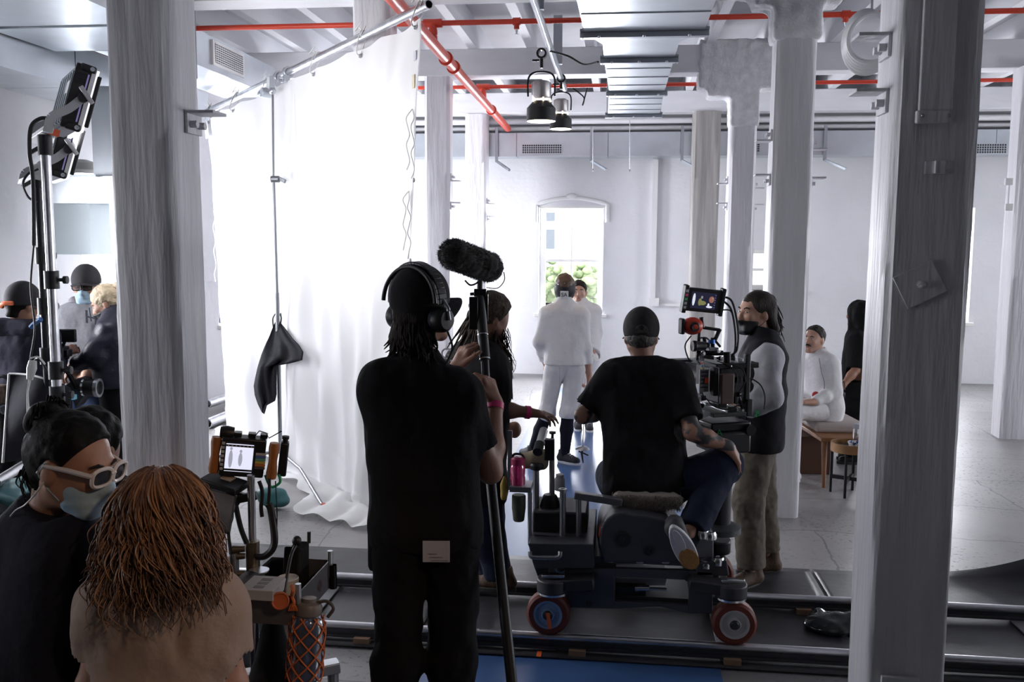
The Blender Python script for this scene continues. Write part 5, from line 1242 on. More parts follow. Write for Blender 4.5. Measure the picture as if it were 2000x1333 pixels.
D = 6.35
J = JX_(D, hd=(208, 590), nk=(226, 620, .02), shR=(222, 650, .16), shL=(216, 648, -.14), elL=(188, 694, -.2), wrL=(150, 712, -.18), elR=(192, 700, .14), wrR=(146, 718, .0),
        hipL=(224, 752, -.09), hipR=(224, 752, .09), knL=(222, 870, -.09), knR=(226, 870, .09), anL=(236, 985, -.09), anR=(242, 985, .09))
H = HeadFrame(P(208, 592, D), DIR(-.85, -.12, -.42), hs=.98)
blo = body(J, H, 'blonde person in a navy quilted jacket reaching for the camera gear', .008, M_skin, .95, {'L': dict(d=DIR(-.75, -.1, -.6), n=DIR(.2, .6, -.6), t=DIR(-.4, .6, .5), curl=(.3, .35, .4, .45)), 'R': dict(d=DIR(-.8, 0, -.5), n=DIR(0, .6, -.6), t=DIR(-.4, -.6, .5))})
S = SDF(.009); nk = J['nk']; pv = pel(J)
for s_ in 'LR':
    S.cone(lerp(J['sh'+s_], nk, .3)-UP*.05, lerp(J['hip'+s_], pv, .1)+UP*.01, .13, .135, k=.07); S.cone(nk, J['sh'+s_], .07, .08, k=.05); S.cone(J['sh'+s_], J['el'+s_], .085, .078, k=.04); S.cone(J['el'+s_], lerp(J['el'+s_], J['wr'+s_], .9), .078, .055, k=.03)
S.cone(nk-UP*.05, nk+UP*.05, .075, .07, k=.04); S.cone(nk-UP*.08, pv, .13, .14, k=.06); S.cut(pv+UP*-.0, -UP, near=tuple(pv-UP*.15), rad=.3); S.fold(.013, (3, 3, 15)); S.fold(.006, 16)
S.build('quilted_jacket', mat('navy_nylon', (.012, .014, .032), .45, bump=.2, bscale=25), blo)
trousers(J, blo, M_blackpant, h=.009, r=(.1, .075, .06), cuff=.98)
for s_ in 'LR': fo = V((J['an'+s_].x, J['an'+s_].y, .002)); f2 = DIR(-.9, 0); shoe(blo, fo-f2*.08, fo+f2*.17, M_black, M_sole)
M_blond = mat('hair_blond', (.62, .50, .34), .5, bump=.5, bscale=60, var=.25, vscale=30)
hair_cap(blo, H, M_blond, .007, low=-.07, front=.04, thick=.012, fold=(.005, 45)); S = SDF(.008); S.ell(H(0, -.12, .06), (.04, .04, .045), H.ax); S.fold(.006, 50); S.build('hair_knot', M_blond, blo)
eyes(blo, H, (.25, .18, .12)); face_mask(blo, H, M_black, top=-.04)

# ---- two people at the monitor, close to the photographer -----------------------------
D = 2.3
M_red_hair = mat('hair_copper', (.20, .085, .034), .42, col2=(.075, .03, .013), vscale=9, detail=3, bump=.5, bscale=60)
J = JX_(D, hd=(312, 1000), nk=(318, 1122, .0), shL=(220, 1184, -.02), shR=(420, 1180, .03), elL=(180, 1345, .0), wrL=(215, 1490, .25), elR=(452, 1340, .06), wrR=(420, 1480, .28),
        hipL=(255, 1580), hipR=(375, 1580), knL=(230, 1570, .44), knR=(400, 1570, .44), anL=(250, 1900, .40), anR=(390, 1900, .40))
for s_ in 'LR': J['an'+s_].z = .10; J['kn'+s_].z = .60
H = HeadFrame(P(318, 1008, D), DIR(-.25, .95, -.10), hs=.98)
red = body(J, H, 'person with long copper hair and beige t-shirt seated nearest the photographer', .006, M_skin2, .98, {'L': dict(d=DIR(.3, .7, -.3), n=DIR(.2, 0, -1), t=DIR(.9, 0, 0)), 'R': dict(d=DIR(-.3, .7, -.3), n=DIR(0, 0, -1), t=DIR(-.9, 0, 0))}, face=False)
M_beige = cloth_m('beige_cotton', (.33, .245, .20), var=.05)
tshirt(J, red, M_beige, 't_shirt', .006, r=.104, lo=.106, frac=.52, sr=.067, fold=(.010, 12), belly=.115)
trousers(J, red, M_denim, h=.009, cuff=.95)
for s_ in 'LR': fo = V((J['an'+s_].x, J['an'+s_].y, .004)); f2 = DIR(0, 1); shoe(red, fo-f2*.08, fo+f2*.18, M_boot, M_sole)
S = SDF(.006); S.ell(H(0, -.018, .03), (.086, .106, .096), H.ax, k=.02); S.cone(H(0, -.05, .0), H(.01, -.075, -.12), .083, .085, k=.05); S.cone(H(.045, -.04, -.04), H(.075, -.05, -.11), .045, .04, k=.04); S.cone(H(-.045, -.04, -.04), H(-.075, -.05, -.11), .045, .04, k=.04)
S.cut(H(0, .06, .02), (H.f-H.u*.6).normalized(), near=tuple(H(0, .14, -.04)), rad=.16); S.fold(.007, (30, 30, 9)); hr = S.build('hair', M_red_hair, red)
q = random.Random(21); pts = []
for i in range(1300):
    a = math.pi*q.uniform(.92, 2.08); b0 = q.uniform(-.1, 1.2)
    el_ = q.uniform(-.15, 1.35)
    p0 = H(.088*math.cos(a)*math.cos(el_), -.018+.108*math.sin(a)*math.cos(el_), .03+.098*math.sin(el_))
    o_ = (H.r*math.cos(a)+H.f*math.sin(a)*.8)
    tot = q.uniform(.11, .30)**1.0*(1.0 if q.random() < .7 else .75)+.11*math.sin(max(0, el_)); ph_ = q.uniform(0, 6.28); am = q.uniform(.012, .040); fr_ = q.uniform(16, 30)
    path = [p0]; n_ = 9
    for k_ in range(1, n_+1):
        s_ = tot*k_/n_; drop = max(0, s_-.03)
        rad_ = .094+.016*k_/n_*q.uniform(.4, 1.5)+.040*min(1, max(0, s_-.06)/.24)**1.3
        hz = .03+.102*math.sin(el_)-drop*1.0
        cf = math.cos(max(0, math.asin(max(-1, min(1, (hz-.03)/.102)))) if hz > .03 else 0)
        rr_ = rad_*cf
        p = H(rr_*math.cos(a)*.96, -.018+rr_*1.13*math.sin(a), hz)
        w_ = am*(k_/n_)**.7
        p += (H.r*math.sin(fr_*s_+ph_)+o_*math.cos(fr_*s_*1.1+ph_)*.7)*w_
        path.append(p)
    pts.append(path)
for k_ in range(4): strands(hr, 'lock', [M_red_hair, mat('hair_copper_light', (.30, .145, .062), .4), mat('hair_auburn_dark', (.09, .036, .016), .45), M_red_hair][k_], pts[k_::4], .0034, 4)
q = random.Random(31); fly = []
for i in range(110):
    p = q.choice(pts); k_ = q.randint(0, 5); p0 = p[k_]; d_ = (p0-H.c).normalized(); fly.append([p0, p0+d_*.012-UP*.02, p0+d_*q.uniform(.01, .04)-UP*.045+RGT*q.uniform(-.02, .02), p0+d_*q.uniform(.0, .05)-UP*.08+RGT*q.uniform(-.03, .03)])
strands(hr, 'flyaway', mat('hair_copper_light', (0, 0, 0)), fly, .0012, 4)

D = 2.42
J = JX_(D, hd=(155, 915), nk=(96, 1005, .03), shL=(22, 1085, .10), shR=(140, 1085, -.06), elL=(20, 1260, .2), wrL=(110, 1330, .4), elR=(150, 1245, -.02), wrR=(235, 1270, .22),
        hipL=(10, 1480), hipR=(110, 1480), knL=(60, 1470, .44), knR=(170, 1470, .40), anL=(60, 1900, .42), anR=(170, 1900, .38))
for s_ in 'LR': J['an'+s_].z = .10; J['kn'+s_].z = .62
H = HeadFrame(P(145, 906, D-.04), DIR(.90, -.20, -.22), (0, 0, 1), hs=1.02)
wl = body(J, H, 'person with a dark bun, white glasses and blue face mask at the left edge', .005, M_skin2, .98, {'R': dict(d=DIR(.8, .4, -.2), n=DIR(0, .2, -1), t=DIR(-.4, .8, 0))})
tshirt(J, wl, M_navytee, 't_shirt', .007, r=.122, lo=.125, frac=.78, sr=.074, fold=(.006, 9), belly=.13)
trousers(J, wl, M_denim, h=.009, cuff=.95)
for s_ in 'LR': fo = V((J['an'+s_].x, J['an'+s_].y, .004)); f2 = DIR(.2, .95); shoe(wl, fo-f2*.08, fo+f2*.18, M_black, M_sole)
eyes(wl, H, (.015, .01, .01))
S = SDF(.005); S.ell(H(0, -.020, .036), (.0885, .108, .099), H.ax, k=.02); S.cone(H(0, -.07, .0), H(0, -.078, -.055), .06, .045, k=.04)
S.cut(H(0, .036, .04), (H.f-H.u*.62).normalized(), near=tuple(H(0, .12, -.03)), rad=.17)
for sg in (-1, 1): S.cut(H(0, .0, -.028), -H.u, near=tuple(H(.08*sg, .01, -.05)), rad=.05)

for sg in (-1, 1): S.ell(H(.088*sg, -.004, -.018), (.03, .036, .046), H.ax, k=.008, sub=True)
S.fold(.004, (50, 50, 50)); hr = S.build('hair', M_hairbk, wl)
S = SDF(.006); S.ell(H(-.01, -.108, .088), (.045, .043, .042), H.ax, k=.02); S.cone(H(0, -.09, .05), H(-.01, -.108, .088), .04, .04, k=.03); S.fold(.01, 40); hb = S.build('hair_bun', M_hairbk, wl)
q = random.Random(6); pts = []
for i in range(60):
    a = q.uniform(0, 6.28); p0 = H(-.01+.04*math.cos(a), -.115+.02*q.random(), .085+.045*math.sin(a)); o_ = (p0-H(-.01, -.115, .085)).normalized(); pts.append([p0, p0+o_*.012+UP*.006, p0+o_*.022-UP*.008, p0+o_*q.uniform(.01, .035)-UP*.02])
strands(hb, 'strand', M_hairbk, pts, .003)
pts = []
for i in range(40):
    p0 = H(q.uniform(-.06, .06), -.09-.02*q.random(), -.02-.04*q.random()); pts.append([p0, p0-UP*.02-H.f*.01, p0-UP*.04-H.f*q.uniform(.0, .02), p0-UP*q.uniform(.05, .08)])
strands(hr, 'strand', M_hairbk, pts, .0025)
face_mask(wl, H, M_bluemask)
glasses(wl, H, mat('white_frame', (.74, .70, .70), .35), name='glasses', label='chunky white framed glasses of the person with the bun', w=.031, hh=.023, th=.0052)
MB().curve([H(.086, -.012, -.03), H(.095, -.02, -.055), H(.09, -.035, -.075), H(.08, -.045, -.06)], .0028, 6).build('earpiece_wire', mat('clear_coil', (.6, .58, .56), .3), wl)
MB().curve([H(.085, -.02, -.05), H(.09, -.05, -.10), H(.075, -.085, -.13), H(.06, -.11, -.16)], .0022, 6).build('earpiece_wire', mat('clear_coil', (0, 0, 0)), wl)

D = 2.95     # a third head of dark hair just behind
J = JX_(D, hd=(178, 880), nk=(180, 950), shL=(120, 985), shR=(240, 985), elL=(110, 1110), wrL=(130, 1180, .2), elR=(245, 1110), wrR=(220, 1180, .2), hipL=(150, 1300), hipR=(220, 1300), knL=(150, 1300, .42), knR=(225, 1300, .42), anL=(150, 1600, .4), anR=(225, 1600, .4))
for s_ in 'LR': J['an'+s_].z = .10; J['kn'+s_].z = .58
H = HeadFrame(P(181, 872, D), DIR(.3, .95, -.1), hs=.98)
bh = body(J, H, 'dark haired person mostly hidden behind the one with the bun', .009, M_skin2, .9, face=False); tshirt(J, bh, M_tee, 't_shirt', .01, frac=.7); trousers(J, bh, M_denim, h=.011)
for s_ in 'LR': fo = V((J['an'+s_].x, J['an'+s_].y, .004)); shoe(bh, fo-FWD*.08, fo+FWD*.18, M_black, M_sole)
hair_cap(bh, H, M_hairbk, .008, low=-.08, front=.04, thick=.014)

# low stools the three sit on
M_stool = mat('stool_black', (.015, .015, .016), .6)
for (x, d_, w_), l in zip(((315, 2.34, .34), (60, 2.46, .34), (185, 2.98, .32)), ('low black stool under the person with copper hair', 'low black stool under the person with the bun', 'low black stool under the hidden person')):
    c = P(x, 1560, d_); top = .50; t = thing('stool', (c.x, c.y, 0), l, 'stool', 'stools at the monitor')
    MB().box((c.x, c.y, top-.03), (w_, w_, .06)).build('seat', M_stool, t, bevel=.015)
    for a_ in (-1, 1):
        for b_ in (-1, 1): MB().bar((c.x+a_*w_*.4, c.y+b_*w_*.4, top-.05), (c.x+a_*w_*.48, c.y+b_*w_*.48, 0), .03, .03).build('leg', M_stool, t)
# ================================================================== TRACK, MATS, DOLLY
M_rubber = mat('black_rubber_mat', (.035, .035, .04), .42, bump=.25, bscale=6, var=.35, vscale=2.5)
M_piste = mat('blue_piste', (.05, .115, .28), .30, spec=.8)
tag(MB().bx((-.95, 2.6, .0005), (.50, 12.4, .007)).build('fencing_piste', M_piste, smooth=0), 'long blue fencing strip running under the track to the fencers', 'mat')
ya, yb = 4.22, 5.62
def strip(x0, x1, label, y0=ya, y1=yb, seed=0, curl=None):
    q = random.Random(seed); p = [q.uniform(0, 6) for _ in range(6)]
    def f(u, v):
        x = x0+(x1-x0)*u; y = y0+(y1-y0)*v
        z = .011+.004*(1+math.sin(3*x+p[0])*math.sin(4*y+p[1]))*.5
        if curl and v > .8: z += ((v-.8)/.2)**2*curl*u**4; y -= ((v-.8)/.2)**2*curl*.5*u**4
        return V((x, y, z))
    return tag(MB().grid(f, 40, 20).build('rubber_mat', M_rubber, smooth=180, solid=.007), label, 'mat', 'rubber mats under the track')
strip(-2.55, -.98, 'black rubber mat under the left end of the track', seed=1)
strip(-.955, 1.18, 'black rubber mat under the dolly', seed=2)
strip(1.20, 2.42, 'black rubber mat with a curled corner right of the nearest grey column', seed=3, curl=.17)
strip(2.44, 4.2, 'black rubber mat at the right end of the track', ya, 5.1, seed=4)
ZT = .10; YN, YF2 = PZ(1100, 1238, ZT).y, PZ(1010, 1136, ZT).y
tk = thing('dolly_track', (0, (YN+YF2)/2, 0), 'long steel dolly track with two rails on wooden wedges', 'track')
M_rail = mat('rail_steel', (.72, .72, .76), .33, metal=1, var=.15, vscale=5); M_railb = mat('rail_base', (.06, .06, .068), .45, metal=.4)
for y in (YN, YF2):
    r_ = MB().cyl((-2.62, y, ZT-.02), (4.8, y, ZT-.02), .02, n=14).build('rail', M_rail, tk)
    MB().bx((-2.62, y-.012, ZT-.062), (4.8, y+.012, ZT-.03)).bx((-2.62, y-.035, ZT-.068), (4.8, y+.035, ZT-.058)).build('rail_base', M_railb, r_, smooth=0)
for x in (-2.5, -1.6, -.32, .55, 1.45, 2.12, 3.2): MB().bx((x-.045, YN-.03, .022), (x+.045, YF2+.03, .030)).build('cross_tie', mat('tie_plate', (.14, .14, .155), .5, metal=.2), tk, bevel=.002, smooth=0)
M_wood = mat('raw_pine', (.25, .15, .09), .7, var=.25, vscale=8, stretch=(1, 6, 1))
for i, (x, y, l) in enumerate(((PZ(715, 1250).x, YN-.02, 'wooden wedge under the near rail beside the black trousers'), (PZ(1128, 1279).x, YN-.02, 'wooden wedge under the near rail below the left dolly wheel'), (PZ(1428, 1297).x, YN-.02, 'wooden wedge under the near rail below the right dolly wheel'), (PZ(1562, 1190).x, YF2-.02, 'wooden wedge under the far rail behind the right dolly wheel'), (PZ(1660, 1190).x, YF2-.02, 'wooden wedge under the far rail beside the nearest grey column'), (2.24, YF2-.02, 'wooden wedge under the far rail at the right end'))):
    tag(MB().prism([(x-.04, y-.05, .018), (x-.04, y+.10, .018), (x-.04, y+.10, .032), (x-.04, y+.06, .032), (x-.04, y-.05, .045)], (.08, 0, 0)).build('wedge', M_wood, smooth=0), l, 'wedge', 'wedges under the track')
p = PZ(1053, 1278, .02); tag(MB().box(p, (.022, .06, .002)).build('tape_mark', mat('orange_tape', (.85, .15, .04), .5), smooth=0), 'orange tape mark on the mat below the blue wheel', 'tape')
p = PZ(947, 1250, .02); tag(MB().box(p, (.02, .05, .002)).build('tape_mark', mat('green_tape', (.03, .35, .12), .5), smooth=0), 'green tape mark on the mat beside the boom pole', 'tape')
# crumpled plastic bag between the rails
S = SDF(.015); c = PZ(1630, 1222, .04); S.ell(c, (.17, .12, .05)); S.ell(c+V((.08, .05, .01)), (.10, .08, .05)); S.fold(.025, 9); S.fold(.012, 25)
tag(S.build('plastic_bag', mat('dark_film', (.02, .025, .025), .15)), 'crumpled dark plastic bag between the rails', 'bag')

# ---- dolly --------------------------------------------------------------------
dl = thing('camera_dolly', (.2, 4.92, .0), 'grey camera dolly with red tyred wheels standing on the track', 'dolly')
M_dg = mat('dolly_grey', (.075, .077, .088), .45, metal=.2, bump=.08, bscale=30); M_dg2 = mat('dolly_dark', (.03, .03, .035), .45)
M_tyre = mat('red_brown_tyre', (.15, .028, .015), .5); M_hubb = mat('hub_blue', (.20, .30, .45), .4); M_hubc = mat('hub_cream', (.42, .41, .40), .4)
def Q(x, y, Y): return PY(x, y, Y)
def wheel(c, hub, stripe=None, th=.075, r=.105):
    w_ = MB().lathe(c+V((0, -th/2, 0)), (0, 1, 0), [(.068, .0), (r-.012, 0), (r, .012), (r, th-.012), (r-.012, th), (.068, th)], 36, caps=False).build('wheel', M_tyre, dl)
    MB().lathe(c+V((0, -th/2-.004, 0)), (0, 1, 0), [(.0, .006), (.022, .004), (.024, -.004), (.03, -.002), (.034, .010), (.056, .010), (.06, .002), (.070, .0), (.071, .02)], 32, caps=False).build('hub', hub, w_)
    MB().lathe(c+V((0, -th/2-.012, 0)), (0, 1, 0), [(0, 0), (.016, 0), (.02, .004), (.02, .02)], 18).build('axle_cap', M_dg2, w_)
    if stripe: MB().bar(c+V((0, -th/2-.014, .015)), c+V((.012, -th/2-.014, -.062)), .018, .004, (0, -1, 0)).build('tape_stripe', mat('orange_tape', (0, 0, 0)), w_, smooth=0)
    return w_
zw = ZT+.105
xl, xr = Q(1071, 1207, YN).x, Q(1433, 1219, YN).x
wheel(V((xl, YN, zw)), M_hubb, True); wheel(V((xr, YN, zw)), M_hubc); wheel(V((xl+.02, YF2, zw)), M_hubb); wheel(V((xr-.03, YF2, zw)), M_hubc)
YS = YN+.05                                             # near side plate plane
def poly(pts, Y, th, name, m, bev=.006, par=None): return MB().prism([Q(x, y, Y) for x, y in pts], V((0, th, 0))).build(name, m, par or dl, bevel=bev, smooth=0)
# side plates with opening (frame built of bars)
for Y, nm in ((YS, 'side_frame'), (YF2-.09, 'side_frame')):
    k = 1
    B = MB()
    def pg(pts): B.prism([Q(x, y, YS)+V((0, Y-YS, 0)) for x, y in pts], V((0, .035, 0)))
    pg([(1103, 1112), (1201, 1112), (1201, 1190), (1103, 1188)]); pg([(1201, 1112), (1345, 1116), (1345, 1134), (1201, 1128)]); pg([(1201, 1176), (1345, 1183), (1345, 1200), (1290, 1186), (1201, 1190)]); pg([(1345, 1116), (1392, 1118), (1392, 1200), (1345, 1200)])
    B.build(nm, M_dg, dl, bevel=.004, smooth=0)
for (x, y) in ((1150, 1179), (1161, 1122), (1343, 1130), (1150, 1150)): MB().cyl(Q(x, y, YS-.004), Q(x, y, YS+.01), .016, n=14).build('plug', M_dg2, dl)
a, c = Q(1103, 1112, YS+.02), Q(1392, 1118, YS+.02); MB().bx((a.x, YS+.02, .44), (c.x, YF2-.06, .47)).build('deck', M_dg, dl, bevel=.004, smooth=0)
MB().bx((a.x+.02, YS+.04, .25), (c.x-.02, YF2-.1, .27)).build('floor_pan', M_dg2, dl, smooth=0)
poly([(1031, 1062), (1160, 1064), (1160, 1112), (1047, 1112), (1040, 1100)], YS-.03, .60, 'front_block', M_dg)
poly([(1040, 1100), (1070, 1110), (1075, 1128), (1050, 1128)], YS, .5, 'front_skirt', M_dg2)
MB().curve([Q(1035, 1078, YS-.05), Q(1038, 1088, YS-.06), Q(1060, 1090, YS-.06), Q(1090, 1089, YS-.06), Q(1094, 1078, YS-.05)], .011, 10).build('bumper_bar', M_steel, dl)
for Y in (YN-.0, YF2+.0):
    for (x, y, sg) in ((1079, 1140, 1), (1428, 1150, -1)):
        c = Q(x, y, YN)+V((0, Y-YN, 0)); B = MB(); B.cyl(c-UP*.035, c+UP*.028, .075, n=24); B.bar(c, c+V((sg*.20, 0, .02)), .10, .055); a_ = B.build('wheel_arm', M_dg2, dl, bevel=.006)
        MB().ringtube(c-UP*.045, c-UP*.035, .074, .05, 24).build('chrome_ring', M_chrome, a_); MB().cyl(c-UP*.045, c-UP*.10, .03, n=12).build('yoke', M_steel, a_)
        MB().bar(c+UP*.04+V((-.05, -.02, 0)), c+UP*.045+V((.06, -.02, 0)), .02, .016).build('brake_lever', M_chrome, a_, bevel=.003)
# side hump with motor boss
N = 22; c0 = (1215, 1050); hump = [(c0[0]+44*math.cos(a_), c0[1]+48*math.sin(a_)) for a_ in [math.pi*(1.0-.0)+math.pi*.62*i/N for i in range(N+1)]]
poly(hump+[(1258, 1008), (1306, 1020), (1325, 1045), (1325, 1100), (1178, 1100), (1171, 1070)], YS+.0, .12, 'motor_housing', M_dg, .01)
poly([(x-6, y-4) for x, y in hump]+[(1300, 1000), (1330, 1040), (1330, 1100), (1176, 1100)], YS+.14, .30, 'body_housing', mat('dolly_mid', (.10, .10, .11), .4), .01)
for (x, y, r) in ((1215, 1053, .042), (1266, 1075, .028)):
    c = Q(x, y, YS); MB().lathe(c+V((0, .002, 0)), (0, -1, 0), [(r, 0), (r, .006), (r*.75, .008), (r*.7, .003), (r*.25, .003), (r*.2, .012), (0, .012)], 28).build('boss', M_dg2, dl)
for k in range(4):
    a0 = math.pi*(1.05+.11*k); p1 = Q(c0[0]+45*math.cos(a0), c0[1]+50*math.sin(a0), YS+.06); p2 = Q(c0[0]+45*math.cos(a0+.2), c0[1]+50*math.sin(a0+.2), YS+.06)
    MB().bar(p1, p2, .11, .006, (p1-Q(c0[0], c0[1], YS+.06))).build('warning_stripe', [mat('stripe_red', (.6, .05, .04), .5), M_white][k % 2], dl, smooth=0)
for (x, y) in ((1192, 1097), (1250, 1099), (1300, 1099)): MB().cyl(Q(x, y, YS+.03), Q(x, y-6, YS+.03), .022, n=14).build('socket', M_steel, dl)
poly([(1203, 1130), (1303, 1132), (1300, 1145), (1203, 1143)], YS+.10, .2, 'battery_plate', mat('battery_grey', (.45, .45, .5), .5), .003)
poly([(1203, 1146), (1262, 1148), (1262, 1180), (1203, 1178)], YS+.05, .2, 'battery_box', M_black, .003)
MB().cyl(Q(1262, 1150, YS+.04), Q(1302, 1152, YS+.04), .008, n=10).cyl(Q(1240, 1150, YS+.04), Q(1268, 1150, YS+.04), .016, n=12).build('hydraulic_ram', M_chrome, dl)
# posts and levers on the left end
Yp = YS+.10
def post(x0, y0, x1, y1, r, m=M_steel, Y=Yp, nm='post'): return MB().cyl(Q(x0, y0, Y), Q(x1, y1, Y), r, n=14).build(nm, m, dl)
po = post(1099, 1074, 1099, 958, .0155); MB().ringtube(Q(1099, 960, Yp), Q(1099, 955, Yp), .021, .010, 18).build('collar', M_steel, po)
post(1035, 1066, 1035, 962, .011)
kp = post(1047, 1040, 1047, 915, .016, M_steel, Yp+.12); MB().lathe(Q(1048, 920, Yp+.12), (0, 0, 1), [(.012, 0), (.034, .01), (.036, .03), (.03, .04), (0, .042)], 20).build('knob', M_black, kp)
fp_ = post(1130, 1070, 1130, 975, .014, M_steel, Yp); MB().lathe(Q(1128, 1074, Yp), (0, 0, 1), [(.052, -.012), (.055, 0), (.045, .014), (.022, .02), (.02, .03)], 24).build('flange', M_chrome, fp_)
MB().bar(Q(1122, 967, Yp), Q(1215, 981, Yp), .05, .034).build('steering_bar', mat('bar_grey', (.20, .20, .21), .4, metal=.6), dl, bevel=.004)
MB().bx(Q(1039, 1058, Yp+.05), Q(1147, 1003, Yp+.05)+V((0, .28, 0))).build('mount_base', M_dg2, dl, bevel=.01)
MB().lathe(Q(1074, 1003, Yp+.15), (0, 0, 1), [(.062, 0), (.052, .05), (.046, .07), (.035, .095), (.03, .1)], 24).build('ribbed_cone', M_blackm, dl)
MB().cyl(Q(1118, 1006, Yp+.2), Q(1118, 1000, Yp+.2), .075, n=28).build('round_plate', M_steel, dl)
ta = MB().cyl(Q(1078, 985, Yp+.15), Q(1078, 862, Yp+.15), .0145, n=14).build('accessory_post', M_steel, dl)
MB().bx(Q(1063, 900, Yp+.12), Q(1084, 856, Yp+.17)).build('clamp_block', M_black, ta, bevel=.004); MB().lathe(Q(1079, 856, Yp+.15), (0, 0, 1), [(.008, 0), (.008, .02), (.018, .022), (.018, .034), (0, .036)], 14).build('knob', M_black, ta)
MB().cyl(Q(1052, 878, Yp+.05), Q(1062, 842, Yp+.25), .023, n=16).build('monitor_arm', mat('arm_grey', (.35, .35, .36), .4), ta); MB().cyl(Q(1050, 884, Yp+.03), Q(1054, 868, Yp+.09), .025, n=16).build('arm_cap', M_black, ta)
MB().bx(Q(991, 958, Yp), Q(1000, 842, Yp)+V((0, .012, 0))).build('shelf_upright', M_steel, dl, smooth=0); sh = MB().bx(Q(995, 962, Yp-.05), Q(1037, 953, Yp-.05)+V((0, .14, 0))).build('cup_shelf', M_steel, dl, bevel=.002, smooth=0)
# right end fittings
poly([(1358, 1047), (1394, 1047), (1394, 1092), (1358, 1092)], YS+.06, .14, 'valve_block', mat('block_grey', (.28, .28, .30), .4, metal=.5))
MB().lathe(Q(1408, 1080, YS+.12), (0, 0, 1), [(.04, 0), (.045, .01), (.045, .055), (.04, .062), (0, .062)], 24).build('reel', M_black, dl)
for (x, y) in ((1378, 1108), (1402, 1102), (1372, 1050), (1386, 1052)): MB().lathe(Q(x, y, YS+.03), (0, 0, 1), [(.034, 0), (.034, .02), (.026, .035), (.014, .035), (.012, .012), (0, .012)], 20).build('socket', M_chrome, dl)
poly([(1360, 1100), (1420, 1096), (1424, 1126), (1360, 1126)], YS+.0, .22, 'rear_block', M_dg)
# seat with sheepskin
st_ = MB().lathe(Q(1262, 1000, YS+.25), (0, 0, -1), [(.05, 0), (.05, .25)], 18).build('seat_post', M_steel, dl)
S = SDF(.009); cS = (Q(1264, 976, YS+.16)); S.cone(cS-V((.13, 0, 0)), cS+V((.13, 0, 0)), .045, .045, k=.03, fl=(UP, 1.2)); S.cone(cS-V((.13, -.18, 0)), cS+V((.13, .18, 0)), .045, k=.04, fl=(UP, 1.2)); S.cone(cS+V((-.13, .18, 0)), cS+V((.13, .18, 0)), .045, k=.04, fl=(UP, 1.2)); S.fold(.008, 45)
se = S.build('seat', mat('dirty_fleece', (.30, .265, .23), .95), dl); B = MB(); q = random.Random(2)
for i in range(2200):
    x = q.uniform(-.175, .175); y = q.uniform(-.05, .2); z = q.uniform(-.04, .03); p0 = cS+V((x, y if abs(x) > .16 else -.042*math.sqrt(max(.1, 1-(z/.045)**2)), z)); d_ = V((q.gauss(0, .5), -1, q.gauss(-.6, .5))).normalized(); sx = d_.orthogonal().normalized()*.0016; B.add([p0-sx, p0+sx, p0+d_*q.uniform(.015, .032)], [(0, 1, 2)])
fz = B.build('fleece_tuft', mat('dirty_fleece', (0, 0, 0)), se, smooth=0); fz['kind'] = 'stuff'
MB().bx(Q(1222, 1012, YS+.1), Q(1258, 1000, YS+.1)+V((0, .1, 0))).build('orange_pad', mat('orange_pad', (.65, .16, .05), .6), dl, bevel=.006)
# things standing on the dolly shelf
c = Q(1011, 952, Yp+.01); t = thing('water_bottle', c, 'pink water bottle on the dolly cup shelf', 'bottle')
MB().lathe(c, (0, 0, 1), [(.034, 0), (.038, .006), (.038, .05), (.035, .06), (.038, .07), (.038, .10), (.034, .115)], 24).build('body', mat('pink_clear', (.75, .05, .22), .15, trans=.35), t); MB().lathe(c+UP*.115, (0, 0, 1), [(.035, 0), (.036, .03), (.028, .04), (0, .042)], 24).build('lid', mat('dark_pink', (.35, .02, .09), .4), t); MB().curve([c+V((-.03, 0, .15)), c+V((-.015, 0, .168)), c+V((.02, 0, .165)), c+V((.033, 0, .145))], .006, 8).build('carry_loop', M_black, t)
c = Q(1013, 1018, Yp+.01); tag(MB().lathe(c, (0, 0, 1), [(.024, 0), (.028, .005), (.034, .06), (.035, .065), (.035, .13), (.03, .135)], 24).build('travel_cup', mat('moss_green', (.075, .085, .06), .4)), 'dark green cup hanging below the cup shelf of the dolly', 'cup')
c = Q(1093, 958, Yp+.3); t = thing('white_tub', c, 'small white tub standing on the dolly beside the accessory post', 'tub'); MB().lathe(V((c.x, c.y, c.z)), (0, 0, 1), [(.026, 0), (.028, .005), (.028, .06), (.024, .07)], 20).build('body', mat('tub_white', (.55, .55, .58), .4), t); MB().lathe(c+UP*.07, (0, 0, 1), [(.022, 0), (.022, .016), (0, .018)], 20).build('lid', mat('tub_white', (0, 0, 0)), t)
S = SDF(.008); c = Q(1040, 892, Yp+.16); S.cone(c-V((.05, 0, .02)), c+V((.06, 0, .01)), .032, .03, k=.03); S.cone(c+V((-.04, 0, -.03)), c+V((.05, 0, -.03)), .035, k=.03); S.fold(.012, 22)
tag(S.build('work_gloves', mat('canvas_tan', (.30, .25, .17), .85)), 'tan work gloves slung on the dolly post', 'gloves')
S = SDF(.008); c = Q(985, 953, Yp); S.cone(c+UP*.05, c-UP*.05, .014, .02, k=.02); S.fold(.01, 25); tag(S.build('yellow_cloth', mat('mustard_cloth', (.35, .24, .04), .85)), 'mustard yellow cloth hanging from the dolly shelf', 'cloth')
# head column carrying the camera
hc = P(1406, 1040, 4.93); ht = MB().cyl((hc.x, hc.y, .46), (hc.x, hc.y, P(1410, 880, 5.0).z), .055, n=20).build('head_column', M_dg2, dl)
MB().lathe((hc.x, hc.y, .46), (0, 0, 1), [(.11, 0), (.11, .03), (.07, .05)], 24).build('column_flange', M_dg, ht)

